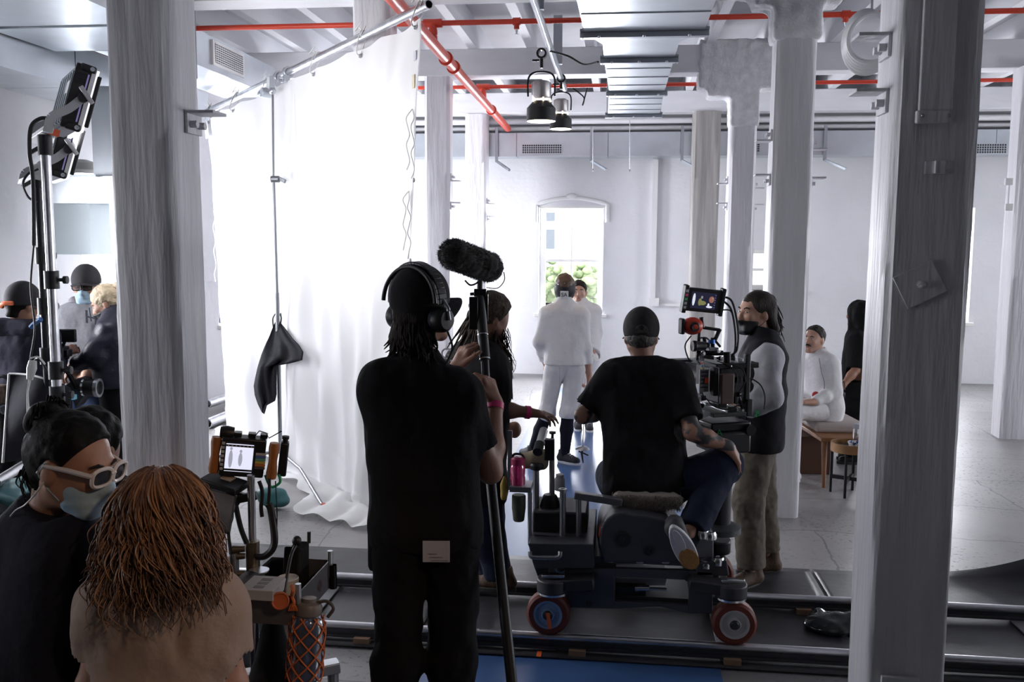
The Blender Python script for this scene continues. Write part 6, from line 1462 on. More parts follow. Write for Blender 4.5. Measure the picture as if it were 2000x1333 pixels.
# ---- film camera on its head ----------------------------------------------------
C = lambda x, y, d=5.02: P(x, y, d)
cr, cf = DIR(.95, .3), DIR(-.3, .95); AX = (cr, cf, UP)
ch_ = thing('geared_mount', C(1412, 880), 'black geared head between the dolly column and the film camera', 'tripod head')
MB().box(C(1412, 858), (.22, .22, .12), AX).build('base_block', M_black, ch_, bevel=.015); MB().box(C(1410, 828), (.24, .2, .05), AX).build('cradle', M_blackm, ch_, bevel=.01)
for (x, y) in ((1365, 838), (1450, 835)): MB().cyl(C(x, y), C(x, y)-cf*.09, .03, n=18).build('hand_wheel', M_blackm, ch_)
text_mesh('green_mark', 'A', mat('green_print', (.02, .25, .08), .5), ch_, C(1405, 846, 4.88), RGT, UP, .05, .001)
cm = thing('film_camera', C(1410, 808), 'black film camera rig with a monitor on top, beside the seated operator', 'camera')
MB().box(C(1398, 801), (.20, .30, .022), AX).build('base_plate', mat('plate_green_grey', (.05, .06, .055), .4), cm, bevel=.004)
for k in (-1, 1): MB().cyl(C(1405, 793)+cr*.05*k-cf*.16, C(1405, 793)+cr*.05*k+cf*.4, .0075, n=10).build('rod', M_chrome, cm)
bd_ = MB().box(C(1408, 745), (.17, .26, .21), AX).build('body', M_black, cm, bevel=.012)
sp_ = MB().box(C(1375, 744, 4.86), (.055, .012, .12), AX).build('side_panel', mat('panel_silver', (.30, .30, .32), .35, metal=.7), cm, bevel=.003)
for k in range(5): MB().box(C(1375, 744, 4.85)+UP*(.045-.02*k), (.04, .004, .006), AX).build('vent_slot', M_black, sp_, smooth=0)
MB().box(C(1380, 744, 4.845), (.022, .004, .028), AX).build('sticker', mat('sticker_red', (.8, .08, .03), .5), sp_, smooth=0)
bt = MB().box(C(1419, 760, 4.80), (.075, .03, .16), AX).build('battery', mat('battery_brown', (.075, .038, .028), .5), cm, bevel=.006)
MB().box(C(1395, 745, 4.83), (.03, .05, .15), AX).build('battery_mount', M_blackm, cm, bevel=.005)
MB().box(C(1415, 709), (.26, .28, .03), AX).build('top_plate', M_blackm, cm, bevel=.006); MB().box(C(1372, 716, 4.85), (.014, .006, .055), (DIR(.9, .3, .25), cf, DIR(-.25, 0, .95))).build('colour_strip', mat('strip_white', (.6, .6, .6), .5), cm, smooth=0)
for k, cc in enumerate(((.7, .1, .05), (.05, .25, .6), (.8, .6, .05))): MB().box(C(1372, 716, 4.84)+DIR(-.25, 0, .95)*(.016-.014*k), (.012, .003, .008), (DIR(.9, .3, .25), cf, DIR(-.25, 0, .95))).build('colour_chip', mat('chip%d' % k, cc, .5), cm, smooth=0)
ln = MB().lathe(C(1400, 745)+cf*.13, cf, [(.05, 0), (.055, .02), (.055, .16), (.062, .17), (.062, .22), (.05, .22)], 28).build('lens', M_black, cm); MB().box(C(1400, 745)+cf*.42, (.17, .08, .14), AX).build('matte_box', M_black, cm, bevel=.006)
for i, (a, c_, r) in enumerate((((1375, 660), (1382, 700), .010), ((1366, 645), (1362, 705), .009), ((1372, 640), (1406, 645), .009), ((1406, 643), (1396, 665), .011), ((1396, 665), (1407, 678), .007), ((1392, 660), (1392, 690), .011), ((1360, 690), (1412, 690), .014), ((1356, 672), (1385, 676), .018), ((1420, 688), (1420, 712), .02), ((1440, 720), (1456, 745), .012), ((1440, 770), (1452, 800), .012))):
    MB().cyl(C(*a, 4.92), C(*c_, 4.92), r, n=10).build('rig_arm', M_blackm, cm)
MB().cyl(C(1390, 672, 4.9), C(1390, 664, 4.9), .018, n=14).build('blue_collar', mat('anodised_blue', (.03, .12, .4), .35, metal=.6), cm); MB().box(C(1390, 682, 4.9), (.05, .05, .02), AX).build('silver_block', M_steel, cm, bevel=.003)
MB().lathe(C(1378, 676, 4.88), DIR(-1, -.2), [(.02, 0), (.024, .01), (.024, .05), (.03, .06), (.028, .075)], 18).build('eyepiece', M_black, cm)
MB().box(C(1458, 752, 4.93), (.03, .03, .33), AX).build('antenna_bar', M_black, cm, bevel=.006); MB().box(C(1460, 796, 4.93), (.035, .05, .09), AX).build('receiver', M_black, cm, bevel=.005)
# small fittings that crowd the rig
q = random.Random(44)
for i, (x, y, sx, sz, dd) in enumerate(((1368, 700, .03, .025, -.1), (1384, 698, .04, .02, -.12), (1425, 698, .05, .03, -.06), (1444, 706, .03, .04, -.04), (1450, 728, .025, .05, -.08), (1440, 742, .03, .03, -.12), (1386, 790, .06, .015, -.14), (1408, 792, .05, .02, -.16), (1372, 778, .03, .025, -.14), (1366, 760, .02, .05, -.08), (1430, 800, .04, .03, -.1), (1446, 812, .04, .03, -.06), (1376, 810, .05, .02, -.14), (1436, 782, .02, .04, -.14))):
    MB().box(C(x, y, 5.02+dd), (sx, .03+.02*q.random(), sz), (DIR(.95, .3, q.uniform(-.2, .2)), cf, UP)).build('fitting', M_blackm if i % 3 else M_steel, cm, bevel=.003)
for i, (x, y, dd) in enumerate(((1372, 690, -.12), (1400, 700, -.14), (1430, 715, -.12), (1374, 792, -.15), (1420, 790, -.15), (1448, 770, -.1), (1398, 684, -.13))):
    MB().lathe(C(x, y, 5.02+dd), DIR(q.uniform(-1, 1), -.6), [(.006, 0), (.006, .012), (.013, .014), (.013, .026), (0, .028)], 12).build('thumb_screw', M_blackm if i % 2 else M_chrome, cm)
for pts in ([(1362, 705), (1372, 720), (1366, 745), (1374, 775)], [(1430, 712), (1450, 722), (1456, 744), (1444, 765)], [(1400, 705), (1425, 716), (1440, 735), (1436, 760)], [(1378, 778), (1396, 795), (1420, 800), (1446, 790)]):
    MB().curve([C(x, y, 4.86) for x, y in pts], .0035, 6).build('cable', M_black, cm)
# monitor on top
mR, mU = DIR(.97, .2, -.10), DIR(.06, -.1, .99); mN = mR.cross(mU); mU = mN.cross(mR).normalized(); MX = (mR, -mN.normalized(), mU)
mc = C(1373, 587, 4.90); mo = MB().box(mc, (.205, .03, .125), MX).build('monitor', M_black, cm, bevel=.006)
for s_ in (-1, 1): MB().box(mc+mR*.105*s_, (.022, .045, .15), MX).build('monitor_guard', M_black, mo, bevel=.005)
sc_ = MB().box(mc-MX[1]*.0165-mR*.004, (.14, .002, .088), MX).build('screen', mat('screen_dark_blue', (.01, .01, .03), .2, emit=(.025, .025, .055), es=.6), mo, smooth=0)
o0 = mc-MX[1]*.019-mR*.004
def blob(dx, dz, rx, rz, m, nm): MB().ell(o0+mR*dx+mU*dz, (rx, .001, rz), MX, 14, 6).build(nm, m, sc_)
blob(-.056, .003, .008, .034, mat('scr_white', (.3, .3, .3), .5, emit=(.75, .78, .9), es=.9), 'screen_shape'); blob(-.006, -.012, .022, .012, mat('scr_olive', (.1, .1, .02), .5, emit=(.30, .30, .12), es=.6), 'screen_shape'); blob(.044, .010, .015, .018, mat('scr_red', (.2, .05, .03), .5, emit=(.40, .18, .14), es=.6), 'screen_shape'); blob(.036, -.030, .018, .006, mat('scr_white', (0, 0, 0)), 'screen_shape')
blob(-.012, .018, .006, .008, mat('scr_grey', (.1, .1, .1), .5, emit=(.4, .4, .42), es=.6), 'screen_shape'); blob(-.02, -.008, .010, .020, mat('scr_olive', (0, 0, 0)), 'screen_shape'); blob(.048, .016, .007, .007, mat('scr_pale', (.1, .1, .1), .5, emit=(.75, .5, .42), es=.6), 'screen_shape'); blob(.03, -.022, .006, .012, mat('scr_white', (0, 0, 0)), 'screen_shape')
for k in range(6): MB().box(o0+mR*.064+mU*(.034-.013*k), (.005, .0006, .003), MX).build('screen_text', mat('scr_blue', (.1, .1, .3), .5, emit=(.25, .25, .6), es=.6), sc_, smooth=0)
for k, cc in enumerate(((.6, .6, .6), (.8, .12, .25), (.1, .6, .2), (.6, .6, .6), (.6, .6, .6))): MB().box(mc-MX[1]*.024-mR*.105+mU*(.045-.022*k), (.014, .002, .014), MX).build('button_label', mat('lbl%d' % k, cc, .5), mo, smooth=0)
MB().cyl(C(1370, 620, 4.9), C(1372, 640, 4.9), .012, n=10).build('monitor_mount', M_blackm, cm)
rb = C(1352, 637, 4.87); MB().ell(rb, (.056, .06, .047), AX, 28, 16).build('red_pod', mat('signal_red', (.62, .045, .02), .4), cm); vd = (CAM-rb).normalized(); MB().lathe(rb-cf*.052-cr*.012, -cf, [(.026, -.01), (.026, .006), (.02, .009), (.010, .002), (0, .002)], 24).build('pod_lens', M_black, cm)
MB().box(rb-cr*.062, (.02, .05, .085), AX).build('pod_bracket', M_black, cm, bevel=.008)
for i, pts in enumerate(([(1412, 580), (1430, 590), (1441, 640), (1440, 680), (1432, 692), (1418, 698)], [(1412, 588), (1428, 605), (1436, 650), (1434, 690), (1420, 700)], [(1410, 606), (1424, 606), (1430, 612)], [(1350, 656), (1338, 675), (1344, 700), (1352, 706)], [(1362, 662), (1378, 660), (1388, 668)], [(1464, 738), (1485, 752), (1494, 775), (1492, 800)], [(1462, 750), (1450, 752), (1446, 745)])):
    MB().curve([C(x, y, 4.92) for x, y in pts], .006 if i < 2 else .004, 7).build('cable', M_black, cm)
MB().curve([C(1476, 815, 5.2), C(1482, 800, 5.22), C(1478, 806, 5.21), C(1484, 812, 5.2)], .006, 6).build('green_tie', mat('green_strap', (.02, .3, .10), .6), cm)
# ================================================================== MONITOR STAND (close left)
D = 2.75
G = lambda x, y, d=D: P(x, y, d)
ms_ = thing('monitor_stand', V((G(498, 1333).x, G(498, 1333).y, 0)), 'chrome stand with clamps carrying the director monitor and tablet', 'stand')
bx_, by_ = G(493, 1050).x, G(493, 1050).y
def vz(y, d=D): return G(493, y, d).z
MB().cyl((bx_, by_, vz(1110)), (bx_, by_, vz(925)), .0115, n=14).build('upper_tube', M_chrome, ms_); MB().cyl((bx_, by_, .14), (bx_, by_, vz(1140)), .0155, n=16).build('lower_tube', M_chrome, ms_)
M_brass = mat('dull_brass', (.16, .13, .10), .4, metal=.8)
cl = MB().cyl((bx_, by_, vz(1150)), (bx_, by_, vz(1058)), .0205, n=20).build('collar', M_brass, ms_)
for y in (1072, 1086, 1122): MB().cyl((bx_-.02, by_-.01, vz(y)), (bx_-.055, by_-.02, vz(y)), .009, .012, 12).build('knob', M_brass, cl)
MB().ell((bx_-.06, by_-.03, vz(1120)), (.016, .016, .024)).build('ratchet', M_galv, cl); MB().box((bx_-.05, by_-.02, vz(1108)), (.02, .03, .09)).build('clamp_jaw', M_steel, cl, bevel=.003); MB().lathe((bx_+.03, by_-.03, vz(1108)), (0, 0, -1), [(.03, 0), (.03, .004), (.0, .004)], 20).build('ring', M_galv, cl)
for a_ in (.4, 2.5, 4.6):
    d_ = V((math.cos(a_), math.sin(a_), 0)); lg = MB().bar((bx_, by_, .15), V((bx_, by_, .045))+d_*.42, .035, .022).build('leg', M_chrome, ms_, bevel=.003); MB().lathe(V((bx_, by_, 0))+d_*.42, (0, 0, 1), [(.022, 0), (.022, .035), (.01, .045)], 14).build('caster', M_black, lg)
# director monitor cage
mR, mU = DIR(.96, .22, -.12), DIR(.10, -.03, .99); mN = mR.cross(mU).normalized(); mU = mN.cross(mR).normalized(); MX = (mR, -mN, mU)
mt_ = thing('director_monitor', G(480, 936), 'small director monitor with orange wooden handles showing the scene', 'monitor')
mc = G(474, 894); MB().box(mc-mN*.02, (.128, .055, .118), MX).build('body', M_black, mt_, bevel=.005)
sc_ = MB().box(mc-mR*.010+mN*.009, (.079, .002, .084), MX).build('screen', mat('screen_bright', (.3, .3, .32), .3, emit=(.80, .82, 1.0), es=.95), mt_, smooth=0)
o0 = mc-mR*.010+mN*.0105
M_fig = mat('screen_figure', (.1, .1, .12), .5, emit=(.42, .43, .52), es=.8); M_bar = mat('screen_bar', (.02, .02, .04), .5)
for dx, h_ in ((-.024, .066), (.004, .05)):
    MB().ell(o0+mR*dx-mU*.004, (.006, .0006, h_*.42), MX, 12, 6).build('screen_figure', M_fig, sc_); MB().ell(o0+mR*dx+mU*(h_*.42), (.004, .0006, .005), MX, 10, 6).build('screen_figure', M_fig, sc_)
for z in (-.037, .037): MB().box(o0+mU*z, (.079, .0006, .006), MX).build('screen_bar', M_bar, sc_, smooth=0)
for k in range(7): MB().box(o0+mR*(-.033+.011*k)+mU*.037, (.004, .0009, .002), MX).build('screen_text', M_white, sc_, smooth=0)
B = MB()
for k in range(7): B.box(mc-mR*.058+mN*.009+mU*(.042-.013*k), (.009, .002, .008), MX)
for k in range(0): pass
kb = mat('key_outline', (.45, .45, .47), .5); 
for k in range(7): MB().box(mc-mR*.058+mN*.009+mU*(.042-.013*k), (.009, .002, .008), MX).build('key', kb, mt_, smooth=0)
M_oh = mat('orange_wood', (.36, .13, .035), .45, var=.2, vscale=12, stretch=(4, 4, 1))
for s_, dx in ((-1, -.080), (1, .088)):
    p = mc+mR*dx+mN*(.012 if s_ > 0 else -.01); MB().tube([p+mU*.055, p+mU*.04, p, p-mU*.04, p-mU*.055], [.0135, .016, .0125, .0165, .014], 16).build('handle', M_oh, mt_)
MB().box(mc+mR*.118-mN*.02, (.026, .04, .105), MX).build('battery', M_black, mt_, bevel=.005); MB().lathe(mc+mR*.118+mU*.052-mN*.02, mU, [(.008, 0), (.008, .008), (.011, .009), (.011, .018), (0, .02)], 12).build('knob', M_black, mt_)
for k, cc in enumerate(((.55, .55, .58), (.10, .18, .5), (.15, .45, .35), (.6, .5, .1), (.6, .2, .08), (.12, .1, .1))): MB().box(mc+mR*.052+mN*.0095+mU*(.016-.0085*k), (.030, .001, .0075), MX).build('tape_strip', mat('tape%d' % k, cc, .5), mt_, smooth=0)
MB().lathe(mc-mR*.052+mU*.066-mN*.02, mR, [(.0, -.02), (.018, -.02), (.022, 0), (.018, .02), (0, .02)], 18).build('top_reel', M_black, mt_)
for dx in (-.02, .02, .055): MB().box(mc+mR*dx+mU*.066-mN*.02, (.022, .03, .012), MX).build('top_clip', M_blackm, mt_, bevel=.002)
MB().tube([mc+mR*.03+mU*.07, mc+mR*.04+mU*.085, mc+mR*.06+mU*.08, mc+mR*.07+mU*.065, mc+mR*.105+mU*.09], .0018, 6).build('wire', M_black, mt_)
MB().curve([mc+mR*.07-mU*.05, mc+mR*.09-mU*.085, mc+mR*.115-mU*.07, mc+mR*.11-mU*.045], .0045, 6).build('green_lead', mat('green_lead', (.02, .35, .15), .5), mt_)
# small control box on an arm
cbx = thing('control_box', G(440, 955), 'flat black control box with a folded paper on the arm of the monitor stand', 'box')
bR, bF = DIR(.94, -.30, -.2), DIR(.3, .9, .12); bU = bR.cross(bF).normalized(); BX_ = (bR, bF, bU)
MB().box(G(438, 944), (.125, .075, .022), BX_).build('case', M_black, cbx, bevel=.004); MB().box(G(446, 934), (.035, .03, .004), BX_).build('paper', mat('kraft_paper', (.42, .33, .26), .8), cbx, smooth=0); MB().bar(G(455, 960), G(493, 975), .014, .012).build('bracket', M_blackm, cbx)
MB().bar(G(450, 978), G(502, 968), .022, .024).build('arm', M_black, ms_, bevel=.003)
# tablet
tR = (G(462, 968, 2.72)-G(388, 948, 2.66)).normalized(); tU = (G(388, 948, 2.66)-G(378, 1026, 2.60)).normalized(); tN = tR.cross(tU).normalized(); tU = tN.cross(tR).normalized(); tc_ = (G(388, 948, 2.66)+G(436, 1044, 2.64)+G(462, 968, 2.72)+G(378, 1026, 2.6))/4
tb = thing('tablet', tc_, 'black tablet in a rugged case tilted on the monitor stand', 'tablet'); TX = (tR, -tN, tU)
MB().box(tc_, (.125, .014, .122), TX).build('case', M_black, tb, bevel=.008); MB().box(tc_+tN*.0075, (.105, .001, .104), TX).build('screen', mat('tablet_glass', (.06, .062, .07), .12, col2=(.14, .14, .15), vscale=9), tb, smooth=0); MB().bar(tc_+tR*.05, G(470, 972), .012, .012).build('mount', M_blackm, tb)  # paler grey clouds in the glass colour are a painted reflection
# straps and cables of the stand
for i, (pts, r) in enumerate((([(452, 985), (454, 1010), (447, 1040), (452, 1085), (452, 1140)], .004), ([(460, 985), (470, 1030), (482, 1062)], .008), ([(506, 940), (512, 960), (510, 990), (512, 1010)], .006), ([(526, 935), (526, 965), (524, 985)], .005), ([(524, 985), (530, 1000), (536, 1060), (520, 1085), (500, 1088)], .011), ([(538, 940), (541, 1000), (540, 1060)], .0018), ([(444, 1040), (450, 1090), (455, 1130)], .0025), ([(512, 1125), (524, 1150), (520, 1175), (500, 1190)], .0018), ([(512, 1130), (530, 1140), (545, 1165), (540, 1180)], .0018), ([(512, 1138), (505, 1170), (528, 1180), (515, 1150)], .0018))):
    MB().curve([G(x, y, D-.02) for x, y in pts], r, 7).build('strap' if r > .004 else 'cable', M_black, ms_)
# tool tray clamped to the stand
tr = thing('tool_tray', G(580, 1170), 'metal side tray clamped to the monitor stand', 'tray')
fR = (G(640, 1120, 2.86)-G(582, 1150, 2.60)).normalized(); fR.z = 0; fR.normalize(); fN = V((fR.y, -fR.x, 0)); FX_ = (fR, -fN, UP); fc = (G(584, 1160, 2.60)+G(640, 1150, 2.86))/2
M_tray = mat('tray_metal', (.13, .13, .145), .4, metal=.5); tl = .30
MB().box(fc, (tl, .004, .085), FX_).build('front_plate', M_tray, tr, smooth=0); MB().box(fc-fN*.19, (tl, .004, .085), FX_).build('back_plate', M_tray, tr, smooth=0); MB().box(fc-fN*.095-UP*.04, (tl, .19, .004), FX_).build('bottom', M_tray, tr, smooth=0)
for s_ in (-1, 1): MB().box(fc-fN*.095+fR*s_*tl/2, (.004, .19, .085), FX_).build('side_plate', M_tray, tr, smooth=0)
for s_ in (-1, 1): MB().cyl(fc+fR*s_*(tl/2-.01)+fN*.004-UP*.01, fc+fR*s_*(tl/2-.01)+fN*.004+UP*.075, .0085, n=10).build('corner_post', M_galv, tr); MB().cyl(fc+fR*(tl/2-.01)+fN*.012-UP*.045, fc+fR*(tl/2-.01)+fN*.012+UP*.03, .012, n=10).build('post_sleeve', M_black, tr)
lg_ = thing('sticker', fc, 'small dark clover sticker on the metal side tray', 'sticker')
for a_ in range(4): MB().ell(fc+fN*.003+fR*(.045+.010*math.cos(a_*1.57))+UP*(.0+.010*math.sin(a_*1.57)), (.010, .0008, .010), FX_, 12, 6).build('petal', mat('sticker_dark', (.05, .012, .014), .5), lg_)
MB().bar(G(508, 1130), fc-fR*.12-fN*.06, .025, .02).build('tray_arm', M_black, tr)
pc = thing('pouch', G(622, 1118, 2.82), 'open black pouch standing in the metal side tray', 'pouch'); pb = fc+fR*.075-fN*.06
MB().prism([pb-fR*.055-UP*.03, pb+fR*.055-UP*.03, pb+fR*.062+UP*.105, pb+fR*.02+UP*.09, pb-fR*.025+UP*.115], -fN*.05).build('body', M_tee, pc, bevel=.006); MB().cyl(pb+fR*.055+UP*.10, pb+fR*.058+UP*.135, .006, n=8).build('tab', M_black, pc)
bx1 = thing('card_box', G(535, 1118, 2.68), 'white printed card box lying on the metal side tray', 'box'); kc = fc-fR*.135-fN*.10+UP*.055; MB().box(kc, (.11, .10, .03), (FX_[0], FX_[1], UP)).build('carton', mat('box_white', (.42, .42, .44), .6), bx1, bevel=.002, smooth=0)
for k in range(3): MB().box(kc+UP*.0155+fR*(-.03+.028*k), (.018, .03, .001), FX_).build('print', mat('print_grey', (0, 0, 0)), bx1, smooth=0)
tag(MB().lathe(fc-fR*.10-fN*.17+UP*.03, fR, [(.03, -.045), (.042, -.045), (.042, .045), (.03, .045)], 22).build('tape_roll', M_black), 'black tape roll lying behind the white card box', 'tape')
tag(MB().lathe(fc-fR*.0-fN*.08+UP*.035, (0, 0, 1), [(.0, -.06), (.03, -.06), (.032, .0), (.03, .003), (.026, -.003), (0, -.003)], 20).build('paper_cup', mat('cup_white', (.6, .6, .6), .5)), 'white paper cup in the middle of the metal side tray', 'cup')
MB().curve([fc-fR*.11-fN*.05+UP*.03, fc-fR*.05-fN*.05+UP*.12, fc+fR*.0-fN*.05+UP*.14], .005, 7).build('clip_arm', M_black, tr); MB().ell(fc+fR*.0-fN*.05+UP*.15, (.014, .014, .016)).build('clip', M_black, tr)
oc = thing('lens_cover', G(548, 1175, 2.58), 'round orange lens cap hanging below the metal side tray', 'cap'); MB().lathe(G(547, 1174, 2.56), DIR(.3, -.9, .1), [(.022, -.010), (.024, -.008), (.025, .006), (.022, .009), (.019, .006), (0, .006)], 26).build('disc', mat('burnt_orange', (.45, .10, .03), .45), oc)
# rope coil and bottle
rc_ = thing('orange_rope', G(572, 1165, 2.58), 'short bunch of orange cord hanging from the metal side tray', 'rope'); B = MB()
q = random.Random(3); M_oc = mat('orange_cord', (.55, .13, .03), .7)
B.curve([G(570, 1145, 2.57), G(572, 1155, 2.55), G(570, 1165, 2.57), G(574, 1178, 2.57), G(570, 1186, 2.57)], .005, 6)
B.build('cord', M_oc, rc_)
for i in range(5): MB().curve([G(571, 1180, 2.57), G(566+3*i, 1186, 2.57), G(564+4*i, 1194, 2.57)], .0025, 5).build('tassel', M_oc, rc_)
bc0 = G(594, 1327, 2.60); bt_ = thing('drink_bottle', bc0, 'clear water bottle in an orange net hanging below the side tray', 'bottle'); ax_ = (G(602, 1200, 2.60)-bc0).normalized()
M_clear = mat('smoky_blue_plastic', (.10, .13, .22), .12, trans=.5); Lb = .185
MB().lathe(bc0, ax_, [(.04, 0), (.047, .008), (.049, .06), (.046, .075), (.049, .09), (.049, Lb-.03), (.036, Lb), (.03, Lb+.004)], 28).build('body', M_clear, bt_)
cpb = MB().lathe(bc0+ax_*Lb, ax_, [(.038, 0), (.039, .02), (.034, .03), (.022, .034), (.021, .045), (.0, .047)], 26).build('cap', mat('cap_taupe', (.16, .14, .13), .45), bt_); MB().curve([bc0+ax_*(Lb+.03)+RGT*.02, bc0+ax_*(Lb+.035)+RGT*.05, bc0+ax_*(Lb+.015)+RGT*.07, bc0+ax_*(Lb-.01)+RGT*.055], .005, 8).build('cap_loop', mat('cap_taupe_dark', (.08, .07, .07), .5), cpb)
xb, _, yb_ = basis(ax_); B = MB()
for s_ in (-1, 1):
    for k in range(7):
        pts = [bc0+ax_*(Lb*.98*j/22)+(xb*math.cos(k*.9+s_*j*.15)+yb_*math.sin(k*.9+s_*j*.15))*(.0515 if j < 20 else .043) for j in range(23)]; B.tube(pts, .0024, 5)
B.build('net', M_oc, bt_)
MB().curve([bc0+ax_*Lb, G(580, 1185, 2.59), G(573, 1170, 2.58)], .003, 6).build('hanging_cord', M_oc, bt_)
# dark bag hanging on the stand, grey case behind
bg = thing('hanging_bag', G(540, 1330, 2.72), 'black cloth bag hanging from the monitor stand', 'bag'); S = SDF(.008)
S.cone(G(535, 1225, 2.76), G(538, 1350, 2.74), .028, .075, k=.04); S.cone(G(538, 1350, 2.74), G(538, 1500, 2.74), .075, .085, k=.04); S.fold(.012, (20, 20, 5)); S.build('sack', M_tee, bg); MB().curve([G(533, 1180, 2.74), G(532, 1205, 2.75), G(535, 1230, 2.76)], .004, 6).build('drawstring', M_black, bg)
cs = thing('grey_case', PZ(515, 1225, .45), 'grey plastic case on trestles behind the monitor stand', 'case'); c = P(512, 1225, 3.15); MB().box(c, (.24, .28, .16), (DIR(.9, .4), DIR(-.4, .9), UP)).build('shell', mat('case_grey', (.20, .205, .22), .5), cs, bevel=.02)
MB().box(c-DIR(-.4, .9)*.143, (.10, .012, .03), (DIR(.9, .4), DIR(-.4, .9), UP)).build('handle', M_black, cs, bevel=.004)
for a_ in (-1, 1):
    for b_ in (-1, 1): q_ = c+DIR(.9, .4)*.1*a_+DIR(-.4, .9)*.12*b_; MB().cyl((q_.x, q_.y, 0), (q_.x, q_.y, c.z-.08), .015, n=8).build('trestle_leg', M_black, cs)
ct = thing('low_cart', PZ(630, 1330, 0), 'corner of a low chrome cart at the lower edge beside the bottle', 'cart'); c = P(632, 1306, 2.95); cR = DIR(.9, .45); MB().box(c-cR*.12, (.34, .05, .035), (cR, DIR(-.45, .9), UP)).build('frame_bar', M_galv, ct, bevel=.004); 
for k in (-.26, .03): e = c+cR*k; MB().cyl((e.x, e.y, .03), (e.x, e.y, e.z), .018, n=10).build('post', M_steel, ct); MB().cyl((e.x-.02, e.y, .04), (e.x+.02, e.y, .04), .04, n=18).build('caster', M_black, ct)

# white work table behind the seated people
wt = thing('white_table', PZ(300, 1600, 0), 'white work table behind the two people at the monitor', 'table'); ta, tb2 = P(172, 1052, 3.55), P(455, 1100, 3.2); zt = .84
def tz(x, y): p = PZ(x, y, zt); return p
a, b_, c, d_ = tz(172, 1118), tz(452, 1104), tz(452, 1068), tz(184, 1056)
MB().prism([a, b_, c, d_], V((0, 0, .03))).build('tabletop', mat('table_white', (.62, .62, .65), .4), wt, bevel=.004, smooth=0)
for p in (a, b_, c, d_): q_ = p.lerp((a+b_+c+d_)/4, .06); MB().cyl((q_.x, q_.y, 0), (q_.x, q_.y, zt), .02, n=10).build('leg', M_galv, wt)
cc_ = thing('cable_coil', tz(195, 1082)+UP*.03, 'coil of black cables on the white work table', 'cable'); B = MB(); c = tz(192, 1082)+UP*.045
for k in range(5): B.tube([c+V((.09*(1+.08*k)*math.cos(a_), .06*(1+.07*k)*math.sin(a_), .008*math.sin(3*a_+k)+.004*k)) for a_ in [j*math.pi/14 for j in range(28)]], .0045, 6, closed=True)
B.build('loops', M_black, cc_)
mb_ = thing('metal_box', tz(180, 1060)+UP*.03, 'dark metal box with a silver leg on the white work table', 'box'); p = P(212, 1018, 3.5); MB().box(p, (.07, .10, .10)).build('case', M_blackm, mb_, bevel=.004); MB().bar(P(166, 1060, 3.45), P(176, 992, 3.45), .02, .02).build('silver_leg', M_galv, mb_)

